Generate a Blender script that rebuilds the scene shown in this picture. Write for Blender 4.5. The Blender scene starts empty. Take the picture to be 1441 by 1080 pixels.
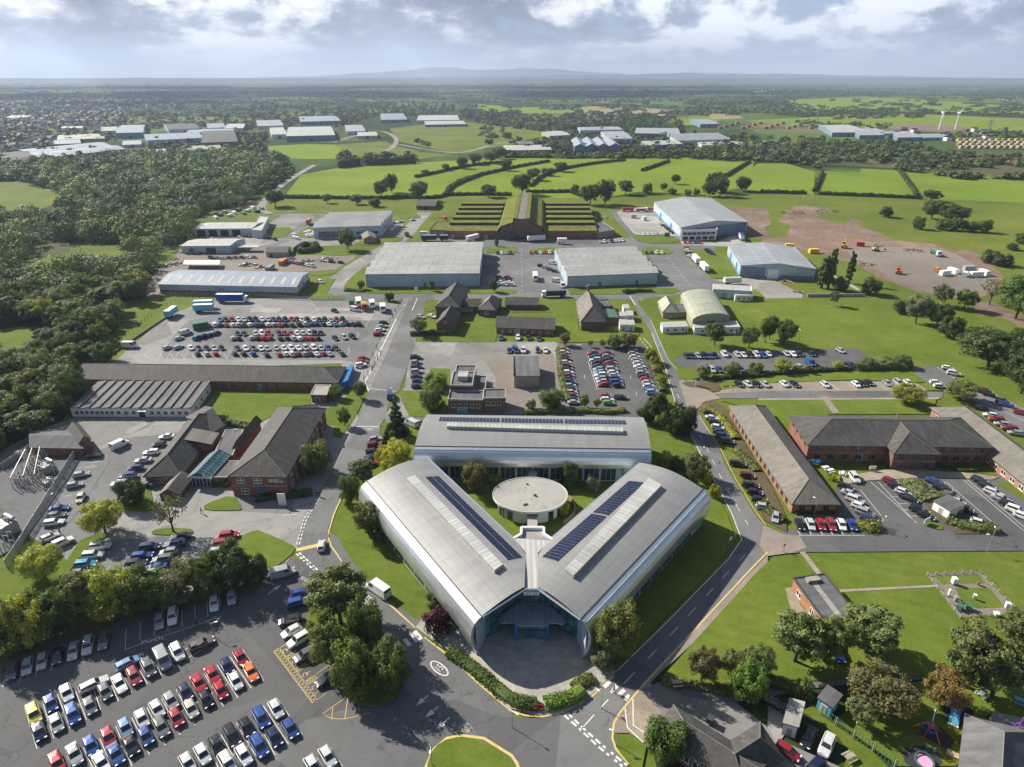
import bpy, math, random
import numpy as np
from mathutils import Vector, Matrix
random.seed(7)
S = bpy.context.scene
COL = S.collection
R = math.radians
# ---------------------------------------------------------------- survey camera: photograph pixel -> point on the ground
FOC, HZ, H = 920.0, 108.0, 98.0
PITCH = math.atan((540-HZ)/FOC)
FW = np.array([0, math.cos(PITCH), -math.sin(PITCH)]); UP = np.array([0, math.sin(PITCH), math.cos(PITCH)]); RT = np.array([1., 0, 0])
def G(x, y, z=0.0):
 d = FW+(x-720.5)/FOC*RT-(y-540)/FOC*UP
 t = (z-H)/d[2]
 return Vector((d[0]*t, d[1]*t, z))
def PX(v):
 w = np.array(v, dtype=float)-np.array([0, 0, H]); k = w@FW
 return 720.5+FOC*(w@RT)/k, 540-FOC*(w@UP)/k
def hgt(bx, by, ty):
 b = G(bx, by); lo, hi = 0., 90.
 for _ in range(40):
  m = (lo+hi)/2
  if PX((b.x, b.y, m))[1] > ty: lo = m
  else: hi = m
 return lo
TILE = dict(a=(0, 0, 3.002), b=(480, 0, 3.002), c=(960, 0, 2.996), d=(0, 250, 4), e=(360, 250, 4), f=(720, 250, 4), g=(1080, 250, 3.992),
   h=(0, 500, 4), i=(360, 500, 4), j=(720, 500, 4), k=(1080, 500, 3.992), l=(0, 750, 3.272), m=(360, 750, 3.272),
   n=(720, 750, 3.272), o=(1080, 750, 3.272), p=(0, 0, 1), q=(190, 570, 5.146), r=(570, 400, 7.584), s=(600, 490, 7.205), t=(590, 260, 5.542),
   u=(880, 950, 4.503), v=(1280, 950, 8.311), w=(0, 620, 6), x=(480, 690, 4.695), y=(640, 640, 6.545), z=(660, 810, 8), A=(1080, 690, 9), B=(920, 700, 9),
   C=(490, 480, 9), D=(190, 700, 9), E=(0, 880, 6), F=(220, 880, 5.4), H=(1140, 580, 8.006))
def pp(s):
 """'h:10,20 30,40 j:5,6' -> survey points (sheet letter, then points on that sheet)"""
 out, t = [], TILE['p']
 for w in s.split():
  if ':' in w:
   c, w = w.split(':'); t = TILE[c]
  a = [float(q) for q in w.split(',')]
  out.append((t[0]+a[0]/t[2], t[1]+a[1]/t[2])+tuple(a[2:]))
 return out
def gp(s, z=0.0):
 return [G(q[0], q[1], q[2] if len(q) > 2 else z) for q in pp(s)]
# ---------------------------------------------------------------- objects
def tag(o, label=None, cat=None, group=None, kind=None):
 if label: o['label'] = label
 if cat: o['category'] = cat
 if group: o['group'] = group
 if kind: o['kind'] = kind
 return o
def empty(name, loc, rz=0, label=None, cat=None, group=None):
 o = bpy.data.objects.new(name, None); o.empty_display_size = .5
 o.location = loc; o.rotation_euler = (0, 0, rz); COL.objects.link(o)
 return tag(o, label, cat, group)
def link(name, me, parent=None, loc=None, rz=0):
 o = bpy.data.objects.new(name, me); COL.objects.link(o)
 if parent: o.parent = parent
 if loc is not None: o.location = loc
 if rz: o.rotation_euler = (0, 0, rz)
 return o
class MB:
 """collects faces; build() links them as one mesh object"""
 def __init__(s): s.v = []; s.f = []; s.m = []; s.mats = []; s.mi = 0
 def use(s, mat):
  if mat not in s.mats: s.mats.append(mat)
  s.mi = s.mats.index(mat); return s
 def poly(s, pts):
  n = len(s.v); s.v += [tuple(p) for p in pts]; s.f.append(tuple(range(n, n+len(pts)))); s.m.append(s.mi)
 def hexa(s, b, t):
  """b, t: four bottom and four top corners, counter-clockwise"""
  n = len(s.v); s.v += [tuple(p) for p in b]+[tuple(p) for p in t]
  for q in ((3, 2, 1, 0), (4, 5, 6, 7), (0, 1, 5, 4), (1, 2, 6, 5), (2, 3, 7, 6), (3, 0, 4, 7)):
   s.f.append(tuple(n+i for i in q)); s.m.append(s.mi)
 def box(s, x0, x1, y0, y1, z0, z1):
  b = [(x0, y0, z0), (x1, y0, z0), (x1, y1, z0), (x0, y1, z0)]
  s.hexa(b, [(x, y, z1) for x, y, _ in b])
 def prism(s, pts, z0, z1, bottom=False):
  n = len(s.v); k = len(pts); s.v += [(p[0], p[1], z0) for p in pts]+[(p[0], p[1], z1) for p in pts]
  s.f.append(tuple(range(n+k, n+2*k))); s.m.append(s.mi)
  if bottom: s.f.append(tuple(range(n+k-1, n-1, -1))); s.m.append(s.mi)
  for i in range(k):
   j = (i+1) % k; s.f.append((n+i, n+j, n+k+j, n+k+i)); s.m.append(s.mi)
 def cyl(s, x, y, z0, z1, r0, r1=None, seg=8):
  r1 = r0 if r1 is None else r1
  a = [2*math.pi*i/seg for i in range(seg)]
  n = len(s.v); s.v += [(x+r0*math.cos(t), y+r0*math.sin(t), z0) for t in a]+[(x+r1*math.cos(t), y+r1*math.sin(t), z1) for t in a]
  s.f.append(tuple(range(n+seg, n+2*seg))); s.m.append(s.mi)
  for i in range(seg):
   j = (i+1) % seg; s.f.append((n+i, n+j, n+seg+j, n+seg+i)); s.m.append(s.mi)
 def tube(s, a, b, r0, r1=None, seg=6):
  a, b = Vector(a), Vector(b); r1 = r0 if r1 is None else r1
  d = (b-a).normalized(); q = d.to_track_quat('Z', 'Y').to_matrix()
  n = len(s.v)
  for c, r in ((a, r0), (b, r1)):
   for i in range(seg):
    t = 2*math.pi*i/seg; s.v.append(tuple(c+q@Vector((r*math.cos(t), r*math.sin(t), 0))))
  for i in range(seg):
   j = (i+1) % seg; s.f.append((n+i, n+j, n+seg+j, n+seg+i)); s.m.append(s.mi)
  s.f.append(tuple(range(n+seg, n+2*seg))); s.m.append(s.mi)
  s.f.append(tuple(range(n+seg-1, n-1, -1))); s.m.append(s.mi)
 def strip(s, pts, w, z):
  """flat ribbon of width w along ground points"""
  P = [Vector((p[0], p[1])) for p in pts]; L = []; Rr = []
  for i, p in enumerate(P):
   t = (P[min(i+1, len(P)-1)]-P[max(i-1, 0)]).normalized(); nn = Vector((-t.y, t.x))*w/2
   L.append(p+nn); Rr.append(p-nn)
  for i in range(len(P)-1):
   s.poly([(*Rr[i], z), (*Rr[i+1], z), (*L[i+1], z), (*L[i], z)])
 def mesh(s, name, mat=None, smooth=None):
  me = bpy.data.meshes.new(name); me.from_pydata(s.v, [], s.f)
  for m in (s.mats or [mat]): me.materials.append(m)
  if s.mats: me.polygons.foreach_set('material_index', s.m)
  if smooth:
   me.polygons.foreach_set('use_smooth', [True]*len(me.polygons))
   if smooth < 180: me.set_sharp_from_angle(angle=R(smooth))
  me.update(); return me
 def build(s, name, mat=None, parent=None, smooth=None, loc=None, rz=0):
  return link(name, s.mesh(name, mat, smooth), parent, loc, rz)
def resample(P, step):
 out = [P[0]]
 for a, b in zip(P, P[1:]):
  n = max(1, int((b-a).length/step))
  out += [a.lerp(b, i/n) for i in range(1, n+1)]
 return out
def smooth_line(P, n=2, closed=False):
 for _ in range(n):
  Q = []
  m = len(P)
  for i in range(m if closed else m-1):
   a, b = P[i], P[(i+1) % m]; Q += [a.lerp(b, .25), a.lerp(b, .75)]
  P = Q if closed else [P[0]]+Q[1:-1]+[P[-1]]
 return P
ORD = ['zeroth', 'first', 'second', 'third', 'fourth', 'fifth', 'sixth', 'seventh', 'eighth', 'ninth', 'tenth', 'eleventh', 'twelfth', 'thirteenth', 'fourteenth', 'fifteenth',
 'sixteenth', 'seventeenth', 'eighteenth', 'nineteenth', 'twentieth', 'twenty-first', 'twenty-second', 'twenty-third', 'twenty-fourth', 'twenty-fifth', 'twenty-sixth',
 'twenty-seventh', 'twenty-eighth', 'twenty-ninth', 'thirtieth', 'thirty-first', 'thirty-second', 'thirty-third']
# ---------------------------------------------------------------- materials
class NT:
 def __init__(s, name):
  s.mat = bpy.data.materials.new(name); s.mat.use_nodes = True; s.t = s.mat.node_tree; s.N = s.t.nodes; s.N.clear()
  s.out = s.N.new('ShaderNodeOutputMaterial'); s.b = s.N.new('ShaderNodeBsdfPrincipled'); s.l(s.b.outputs[0], s.out.inputs[0])
 def l(s, a, b): s.t.links.new(a, b)
 def n(s, kind, **kw):
  q = s.N.new('ShaderNode'+kind)
  for k, v in kw.items(): setattr(q, k, v)
  return q
 def co(s, kind='Object'):
  return s.n('NewGeometry').outputs['Position'] if kind == 'World' else s.n('TexCoord').outputs[kind]
 def noise(s, co, scale, detail=4, rough=.6, dist=0):
  q = s.n('TexNoise'); q.inputs['Scale'].default_value = scale; q.inputs['Detail'].default_value = detail; q.inputs['Roughness'].default_value = rough
  q.inputs['Distortion'].default_value = dist; s.l(co, q.inputs['Vector']); return q.outputs['Fac']
 def ramp(s, fac, stops, interp='LINEAR'):
  q = s.n('ValToRGB'); e = q.color_ramp.elements; q.color_ramp.interpolation = interp
  while len(e) < len(stops): e.new(.5)
  for i, (p, c) in enumerate(stops): e[i].position = p; e[i].color = (*c, 1) if len(c) == 3 else c
  s.l(fac, q.inputs[0]); return q.outputs[0]
 def mix(s, a, b, fac, blend='MIX'):
  q = s.n('Mix', data_type='RGBA', blend_type=blend)
  for sock, v in ((q.inputs[6], a), (q.inputs[7], b), (q.inputs[0], fac)):
   if hasattr(v, 'links') or hasattr(v, 'is_linked'): s.l(v, sock)
   else: sock.default_value = (*v, 1) if isinstance(v, tuple) else v
  return q.outputs[2]
 def math(s, op, a, b=0.):
  q = s.n('Math', operation=op)
  for i, v in enumerate((a, b)):
   if hasattr(v, 'is_linked'): s.l(v, q.inputs[i])
   else: q.inputs[i].default_value = v
  return q.outputs[0]
 def scale(s, co, v):
  q = s.n('VectorMath', operation='MULTIPLY'); s.l(co, q.inputs[0]); q.inputs[1].default_value = v; return q.outputs[0]
 def xyz(s, co):
  q = s.n('SeparateXYZ'); s.l(co, q.inputs[0]); return q.outputs
 def bump(s, h, strength=.3, dist=.1):
  q = s.n('Bump'); q.inputs['Strength'].default_value = strength; q.inputs['Distance'].default_value = dist; s.l(h, q.inputs['Height']); s.l(q.outputs[0], s.b.inputs['Normal'])
 def fin(s, col=None, rough=.8, metal=0., spec=.3):
  if col is not None:
   if hasattr(col, 'is_linked'): s.l(col, s.b.inputs['Base Color'])
   else: s.b.inputs['Base Color'].default_value = (*col, 1)
  if hasattr(rough, 'is_linked'): s.l(rough, s.b.inputs['Roughness'])
  else: s.b.inputs['Roughness'].default_value = rough
  s.b.inputs['Metallic'].default_value = metal; s.b.inputs['Specular IOR Level'].default_value = spec
  return s.mat
def hexc(h):
 c = [int(h[i:i+2], 16)/255 for i in (0, 2, 4)]
 return tuple(((x+.055)/1.055)**2.4 if x > .04045 else x/12.92 for x in c)
M = {}
def plain(name, col, rough=.7, metal=0., spec=.3, var=.12, sc=.6):
 """slightly weathered single-colour surface"""
 t = NT(name); f = t.noise(t.co('Object'), sc, 5)
 lo = tuple(c*(1-var) for c in col); hi = tuple(min(1, c*(1+var)) for c in col)
 M[name] = t.fin(t.ramp(f, [(.3, lo), (.7, hi)]), rough, metal, spec); return M[name]
def ground_mat(name, stops, sc=.02, sc2=.4, rough=.95, mixf=.45, bump=0., stripes=None):
 t = NT(name); co = t.co('World')
 a = t.ramp(t.noise(co, sc, 6, .65), stops); b = t.ramp(t.noise(co, sc2, 5, .7), stops)
 c = t.mix(a, b, mixf)
 fine = t.ramp(t.noise(co, 2.2, 4, .75), [(.25, (.78, .78, .78)), (.75, (1.2, 1.2, 1.2))])
 c = t.mix(c, fine, 1., 'MULTIPLY')
 big = t.ramp(t.noise(co, .011, 4, .6), [(.3, (.82, .84, .85)), (.5, (1.,)*3), (.7, (1.2, 1.12, 1.05))]); c = t.mix(c, big, 1., 'MULTIPLY')
 if stripes:
  ang, per, amt = stripes
  x = t.xyz(co); u = t.math('ADD', t.math('MULTIPLY', x[0], math.cos(ang)*2*math.pi/per), t.math('MULTIPLY', x[1], math.sin(ang)*2*math.pi/per))
  sn = t.math('SINE', u)
  c = t.mix(c, t.ramp(t.math('ADD', t.math('MULTIPLY', sn, .5), .5), [(0, (1-amt,)*3), (1, (1+amt,)*3)]), 1., 'MULTIPLY')
 if bump: t.bump(t.noise(co, 3., 4, .7), bump, .15)
 M[name] = t.fin(c, rough, 0, .1); return M[name]
ground_mat('lawn', [(.28, (.068, .102, .014)), (.5, (.106, .148, .021)), (.74, (.175, .19, .042))], .05, .28, bump=.3, stripes=(R(70), 3.2, .035))
ground_mat('rough_grass', [(.3, (.072, .100, .014)), (.5, (.112, .145, .020)), (.72, (.180, .180, .050))], .02, .3, bump=.4)
ground_mat('field', [(.3, (.115, .172, .014)), (.5, (.15, .21, .018)), (.7, (.19, .235, .028))], .008, .15, stripes=(R(80), 9, .05))
ground_mat('field_striped', [(.3, (.105, .165, .016)), (.5, (.14, .205, .02)), (.7, (.17, .225, .028))], .008, .15, stripes=(R(118), 7, .12))
ground_mat('stubble', [(.3, (.20, .16, .085)), (.5, (.26, .21, .11)), (.7, (.31, .26, .15))], .01, .2)
ground_mat('countryside', [(.34, (.026, .046, .014)), (.5, (.058, .095, .020)), (.66, (.10, .15, .03))], .004, .03, mixf=.35)
ground_mat('heath', [(.3, (.045, .055, .022)), (.5, (.09, .085, .04)), (.7, (.15, .13, .07))], .02, .15)
ground_mat('dirt', [(.3, (.11, .095, .05)), (.42, (.15, .105, .08)), (.55, (.22, .155, .125)), (.7, (.31, .25, .205))], .03, .25, bump=.6)
ground_mat('hardcore', [(.3, (.165, .14, .118)), (.5, (.215, .185, .158)), (.7, (.27, .24, .21))], .02, .4)
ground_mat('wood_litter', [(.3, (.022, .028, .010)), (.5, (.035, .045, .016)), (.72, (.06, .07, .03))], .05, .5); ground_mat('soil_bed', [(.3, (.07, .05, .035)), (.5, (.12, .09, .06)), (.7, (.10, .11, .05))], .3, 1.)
def asphalt(name, base, patch=.22, tint=(1, 1, 1.02)):
 t = NT(name); co = t.co('World')
 mk = lambda k: tuple(base*k*c for c in tint)
 a = t.ramp(t.noise(co, .035, 6, .7, .6), [(.32, mk(1-patch)), (.5, mk(1.)), (.68, mk(1+patch))])
 v = t.n('TexVoronoi', feature='F1'); v.inputs['Scale'].default_value = .045; t.l(co, v.inputs['Vector'])
 w = t.n('SeparateColor'); t.l(v.outputs['Color'], w.inputs[0])
 c = t.mix(a, t.ramp(w.outputs[0], [(0., (.78,)*3), (.5, (1.,)*3), (1., (1.16,)*3)]), 1., 'MULTIPLY')
 stain = t.ramp(t.noise(co, .35, 5, .75), [(.3, (.62,)*3), (.44, (1.,)*3), (.62, (1.,)*3), (.8, (1.16,)*3)])
 c = t.mix(c, stain, .8, 'MULTIPLY')
 wv = t.n('VectorMath', operation='ADD'); nq = t.n('TexNoise'); nq.inputs['Scale'].default_value = .3; t.l(co, nq.inputs['Vector']); t.l(co, wv.inputs[0]); q2 = t.n('VectorMath', operation='SCALE'); q2.inputs['Scale'].default_value = 5.; t.l(nq.outputs['Color'], q2.inputs[0]); t.l(q2.outputs[0], wv.inputs[1])
 ck = t.n('TexVoronoi', feature='DISTANCE_TO_EDGE'); ck.inputs['Scale'].default_value = .11; t.l(wv.outputs[0], ck.inputs['Vector'])
 crack = t.mix(t.ramp(ck.outputs['Distance'], [(.006, (.76,)*3), (.016, (1.,)*3)]), (1., 1., 1.), t.ramp(t.noise(co, .04, 3), [(.45, (0,)*3), (.58, (1,)*3)])); c = t.mix(c, crack, 1., 'MULTIPLY')
 fine = t.ramp(t.noise(co, 5., 3, .8), [(.2, (.85,)*3), (.8, (1.15,)*3)])
 c = t.mix(c, fine, 1., 'MULTIPLY')
 M[name] = t.fin(c, .9, 0, .25); return M[name]
asphalt('asphalt_dark', .108, .16)
asphalt('asphalt', .145, .2)
asphalt('asphalt_pale', .215, .25, (1.03, 1, .96))
asphalt('concrete', .29, .2, (1.04, 1, .93))
def paving(name, col, sx=.25, sy=.12, mortar=.75):
 t = NT(name); co = t.co('World'); b = t.n('TexBrick'); t.l(co, b.inputs['Vector'])
 b.inputs['Color1'].default_value = (*col, 1); b.inputs['Color2'].default_value = (*[c*.82 for c in col], 1); b.inputs['Mortar'].default_value = (*[c*mortar for c in col], 1)
 b.inputs['Scale'].default_value = 1.; b.inputs['Brick Width'].default_value = sx; b.inputs['Row Height'].default_value = sy; b.inputs['Mortar Size'].default_value = .012
 s = t.ramp(t.noise(co, .15, 5, .7), [(.3, (.78,)*3), (.7, (1.15,)*3)])
 M[name] = t.fin(t.mix(b.outputs[0], s, 1., 'MULTIPLY'), .9, 0, .2)
paving('block_paving', (.30, .25, .215)); paving('plaza_paving', (.40, .375, .335), .9, .9, .6); paving('slab_path', (.33, .28, .22), .6, .6)
t = NT('paint_white'); c = t.noise(t.co('World'), 1.5, 5, .8); M['paint_white'] = t.fin(t.ramp(c, [(.25, (.34, .34, .34)), (.5, (.62, .62, .6))]), .8)
t = NT('paint_yellow'); c = t.noise(t.co('World'), 1.5, 5, .8); M['paint_yellow'] = t.fin(t.ramp(c, [(.25, (.40, .30, .10)), (.5, (.56, .43, .17))]), .8)
def stripe_roof(name, col, axis, per=1., amt=.12, rough=.5, metal=0., dirt=.25, streak=None, spec=.4, rib=.25):
 """profiled sheet roof: ribs along the other axis, sheet joints, rain streaks and lichen"""
 t = NT(name); co = t.co('Object'); x = t.xyz(co)
 s = t.math('SINE', t.math('MULTIPLY', x[axis], 2*math.pi/per))
 rr = t.ramp(t.math('ADD', t.math('MULTIPLY', s, .5), .5), [(0, (1-amt,)*3), (.6, (1.,)*3), (1, (1+amt*.5,)*3)])
 st = [.6, .6, .6]; st[1-axis] = .05
 d = t.noise(t.scale(co, tuple(st)), 1., 5, .75)
 lo = tuple(c*(1-dirt) for c in col); hi = tuple(min(.95, c*(1+dirt*.6)) for c in col)
 c = t.mix(t.ramp(d, [(.3, lo), (.55, col), (.75, hi)]), rr, 1., 'MULTIPLY')
 big = t.ramp(t.noise(co, .08, 4), [(.3, (.86,)*3), (.7, (1.1,)*3)]); c = t.mix(c, big, 1., 'MULTIPLY')
 if streak:
  c = t.mix(c, streak, t.ramp(t.noise(t.scale(co, tuple(q*2.2 for q in st)), 1., 4, .7), [(.55, (0,)*3), (.72, (.55,)*3)]))
 t.bump(s, rib, .06)
 M[name] = t.fin(c, rough, metal, spec); return M[name]
for ax, sfx in ((0, ''), (1, '_across')):
 stripe_roof('roof_sheet'+sfx, (.42, .42, .40), ax, 1.1, .10, .55, streak=(.30, .27, .21))
 stripe_roof('roof_steel'+sfx, (.40, .41, .415), ax, 1.2, .10, .42, .25)
 stripe_roof('roof_blue'+sfx, (.30, .34, .39), ax, 1.2, .10, .45, .1)
 stripe_roof('roof_slate'+sfx, (.078, .074, .071), ax, .45, .07, .75, dirt=.4, rib=.06, streak=(.19, .17, .145), spec=.25)
 stripe_roof('roof_tile'+sfx, (.185, .168, .148), ax, .5, .07, .8, rib=.06, dirt=.35, streak=(.11, .10, .09), spec=.2)
 stripe_roof('roof_olive'+sfx, (.33, .34, .26), ax, 1., .1, .6, dirt=.3)
 stripe_roof('roof_felt'+sfx, (.13, .13, .135), ax, 3., .08, .85, dirt=.35, spec=.2)
 stripe_roof('cladding_pale'+sfx, (.42, .50, .58), ax, .6, .10, .5)
 stripe_roof('cladding_blue'+sfx, (.16, .23, .33), ax, .6, .14, .5)
 stripe_roof('cladding_olive'+sfx, (.33, .34, .24), ax, .6, .12, .6)
def brick_mat(name, c1, c2):
 t = NT(name); co = t.co('Object'); x = t.xyz(co)
 u = t.n('CombineXYZ'); t.l(t.math('ADD', x[0], x[1]), u.inputs[0]); t.l(x[2], u.inputs[1])
 b = t.n('TexBrick'); t.l(u.outputs[0], b.inputs['Vector'])
 b.inputs['Color1'].default_value = (*c1, 1); b.inputs['Color2'].default_value = (*c2, 1); b.inputs['Mortar'].default_value = (.26, .22, .19, 1)
 b.inputs['Scale'].default_value = 1.; b.inputs['Brick Width'].default_value = .225; b.inputs['Row Height'].default_value = .075; b.inputs['Mortar Size'].default_value = .008
 s = t.ramp(t.noise(co, .5, 5, .7), [(.3, (.72,)*3), (.7, (1.18,)*3)])
 M[name] = t.fin(t.mix(b.outputs[0], s, 1., 'MULTIPLY'), .88, 0, .15)
brick_mat('brick', (.27, .095, .055), (.20, .07, .045)); brick_mat('brick_dark', (.16, .075, .05), (.115, .055, .04)); brick_mat('brick_orange', (.40, .17, .09), (.32, .13, .07))
brick_mat('brick_buff', (.36, .27, .18), (.29, .22, .15))
plain('render_white', (.72, .71, .68), .7); plain('white_paint', (.78, .78, .77), .45); plain('grey_paint', (.30, .31, .32), .5); plain('dark_metal', (.055, .057, .06), .5)
plain('galvanised', (.42, .43, .44), .45, .5, var=.2, sc=2.); plain('blue_paint', (.02, .14, .42), .45); plain('blue_door', (.03, .17, .36), .5); plain('red_paint', (.45, .03, .025), .45)
plain('orange_paint', (.62, .16, .02), .45); plain('yellow_paint', (.70, .46, .03), .45); plain('green_paint', (.05, .16, .09), .5); plain('cyan_paint', (.10, .34, .52), .45)
plain('timber', (.20, .13, .075), .8, var=.3); plain('timber_grey', (.30, .27, .23), .85, var=.25); plain('rubber_black', (.018, .018, .02), .8)
plain('stone_grey', (.33, .31, .28), .85); plain('plant_grey', (.20, .21, .22), .6); plain('trunk_bark', (.085, .065, .05), .9, var=.35, sc=4.); plain('birch_bark', (.38, .35, .31), .85, var=.4, sc=4.)
plain('scrap_grey', (.25, .24, .23), .6, .3, var=.5, sc=1.5); plain('rust', (.20, .085, .045), .85, var=.4, sc=2.); plain('tyre', (.012, .012, .013), .85); plain('alloy', (.45, .45, .46), .35, .8)
plain('skin', (.45, .26, .19), .6); plain('cloth_dark', (.02, .022, .03), .85); plain('cloth_blue', (.04, .07, .20), .85); plain('cloth_red', (.35, .03, .04), .85); plain('hair', (.03, .02, .015), .7); plain('cloth_purple', (.10, .05, .22), .85)
plain('purple_paint', (.30, .10, .42), .5); plain('pink_paint', (.68, .32, .52), .5); plain('playtop', (.035, .037, .042), .9); plain('timber_pale', (.42, .33, .21), .8, var=.2)
t = NT('glass'); c = t.noise(t.co('World'), .35, 2); M['glass'] = t.fin(t.ramp(c, [(.4, (.018, .026, .034)), (.7, (.06, .085, .11))]), .08, 0, .8)
t = NT('glass_blue'); c = t.noise(t.co('World'), .5, 2); M['glass_blue'] = t.fin(t.ramp(c, [(.4, (.03, .12, .14)), (.7, (.10, .27, .30))]), .18, 0, .8)
M['car_glass'] = NT('car_glass').fin((.02, .026, .034), .05, 0, 1.)
M['lamp_glass'] = NT('lamp_glass').fin((.75, .77, .8), .15, 0, .8)
M['tail_red'] = NT('tail_red').fin((.30, .01, .012), .2, 0, .7)
t = NT('solar_cell'); co = t.co('Object'); x = t.xyz(co)
M['solar_cell'] = t.fin(t.ramp(t.noise(co, .6, 3), [(.3, (.006, .009, .030)), (.7, (.012, .017, .052))]), .2, 0, .7)
t = NT('car_paint'); oi = t.n('ObjectInfo'); M['car_paint'] = t.fin(oi.outputs['Color'], .22, .15, .6); t.b.inputs['Coat Weight'].default_value = .7; t.b.inputs['Coat Roughness'].default_value = .06
t = NT('object_paint'); oi = t.n('ObjectInfo'); f = t.ramp(t.noise(t.co('Object'), .7, 5), [(.3, (.82,)*3), (.7, (1.12,)*3)]); M['object_paint'] = t.fin(t.mix(oi.outputs['Color'], f, 1., 'MULTIPLY'), .5)
for ax, sfx in ((0, ''), (1, '_across')):
 t = NT('roof_seam'+sfx); co = t.co('Object'); x = t.xyz(co)
 s1 = t.math('SINE', t.math('MULTIPLY', x[ax], 2*math.pi/.55)); s2 = t.math('SINE', t.math('MULTIPLY', x[1-ax], 2*math.pi/1.6))
 b = t.ramp(t.math('ADD', t.math('MULTIPLY', s1, .5), .5), [(0., (.90,)*3), (.3, (1.,)*3), (1., (1.02,)*3)])
 b2 = t.ramp(t.math('ADD', t.math('MULTIPLY', s2, .5), .5), [(0., (.94,)*3), (.2, (1.,)*3), (1., (1.01,)*3)])
 c = t.ramp(t.noise(t.scale(co, (.5, .12, .5) if ax == 0 else (.12, .5, .5)), 1., 5, .7), [(.3, (.24, .238, .235)), (.7, (.305, .302, .296))])
 c = t.mix(t.mix(c, b, 1., 'MULTIPLY'), b2, 1., 'MULTIPLY'); t.bump(s1, .12, .04)
 M['roof_seam'+sfx] = t.fin(c, .5, .2, .4)
t = NT('shell_metal'); M['shell_metal'] = t.fin(t.ramp(t.noise(t.co('Object'), .3, 4), [(.3, (.56, .58, .61)), (.7, (.68, .70, .73))]), .3, .75, .5)
t = NT('turf_roof'); co = t.co('World'); c = t.ramp(t.noise(co, .25, 6, .7), [(.3, (.08, .075, .025)), (.5, (.125, .135, .028)), (.7, (.19, .18, .06))]); M['turf_roof'] = t.fin(c, .95, 0, .1)
def foliage(name):
 """leaf surface: hue from the object's own colour, varied over the crown"""
 t = NT(name); oi = t.n('ObjectInfo'); co = t.co('Object')
 n1 = t.ramp(t.noise(co, .45, 3, .6), [(.3, (.68, .72, .7)), (.5, (1., 1., 1.)), (.72, (1.42, 1.28, 1.0))])
 n2 = t.ramp(t.noise(co, 2.6, 2, .7), [(.25, (.7,)*3), (.75, (1.3,)*3)])
 c = t.mix(t.mix(oi.outputs['Color'], n1, 1., 'MULTIPLY'), n2, 1., 'MULTIPLY')
 t.l(c, t.b.inputs['Base Color']); t.b.inputs['Roughness'].default_value = .6; t.b.inputs['Specular IOR Level'].default_value = .25
 tr = t.n('BsdfTranslucent'); t.l(t.mix(c, (1.15, 1.25, .5), 1., 'MULTIPLY'), tr.inputs[0]); ms = t.n('MixShader'); ms.inputs[0].default_value = .3
 t.l(t.b.outputs[0], ms.inputs[1]); t.l(tr.outputs[0], ms.inputs[2]); t.l(ms.outputs[0], t.out.inputs[0])
 M[name] = t.mat
foliage('foliage')
# ---------------------------------------------------------------- ground sheets
def grid_ground():
 rad = [0, 60, 120, 200, 300, 450, 700, 1000, 1500, 2200, 3300, 5000, 7000, 10000, 16000, 26000]; n = 48
 mb = MB(); c = (0, 250)
 ring = [[(c[0]+r*math.cos(2*math.pi*i/n), c[1]+r*math.sin(2*math.pi*i/n), 0) for i in range(n)] for r in rad[1:]]
 for i in range(n): mb.poly([(*c, 0), ring[0][i], ring[0][(i+1) % n]])
 for a, b in zip(ring, ring[1:]):
  for i in range(n): mb.poly([a[i], b[i], b[(i+1) % n], a[(i+1) % n]])
 return mb.build('terrain', M['far_plain'])
t = NT('far_plain'); co = t.co('World')
wv = t.n('VectorMath', operation='ADD'); nz = t.n('TexNoise'); nz.inputs['Scale'].default_value = .004; t.l(co, nz.inputs['Vector'])
sc = t.n('VectorMath', operation='SCALE'); sc.inputs['Scale'].default_value = 160.; t.l(nz.outputs['Color'], sc.inputs[0]); t.l(co, wv.inputs[0]); t.l(sc.outputs[0], wv.inputs[1])
v = t.n('TexVoronoi', feature='F1', distance='MANHATTAN'); v.inputs['Scale'].default_value = 1/270; t.l(t.scale(wv.outputs[0], (1., .8, 0.)), v.inputs['Vector'])
sp = t.n('SeparateColor'); t.l(v.outputs['Color'], sp.inputs[0])
fieldc = t.ramp(sp.outputs[0], [(0, (.055, .09, .022)), (.22, (.09, .135, .028)), (.42, (.035, .055, .02)), (.58, (.075, .115, .026)), (.74, (.15, .13, .075)), (.8, (.05, .08, .022)), (.9, (.11, .15, .04))], 'CONSTANT')
ve = t.n('TexVoronoi', feature='DISTANCE_TO_EDGE'); ve.inputs['Scale'].default_value = 1/270; t.l(t.scale(wv.outputs[0], (1., .8, 0.)), ve.inputs['Vector'])
fieldc = t.mix((.022, .036, .012), fieldc, t.ramp(t.noise(co, .02, 3), [(.3, (1, 1, 1)), (.6, (1, 1, 1))]))
wood = t.ramp(t.noise(co, .0011, 5, .6, .5), [(.47, (0,)*3), (.53, (1,)*3)])
woodc = t.ramp(t.noise(co, .03, 4, .8), [(.3, (.016, .028, .010)), (.6, (.034, .052, .018)), (.75, (.05, .07, .026))])
c = t.mix(fieldc, woodc, wood)
c = t.mix(c, t.ramp(t.noise(co, .4, 4, .8), [(.25, (.8,)*3), (.75, (1.2,)*3)]), 1., 'MULTIPLY')
M['far_plain'] = t.fin(c, .95, 0, .05)
tag(grid_ground(), kind='structure')
NS = [0]
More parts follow.
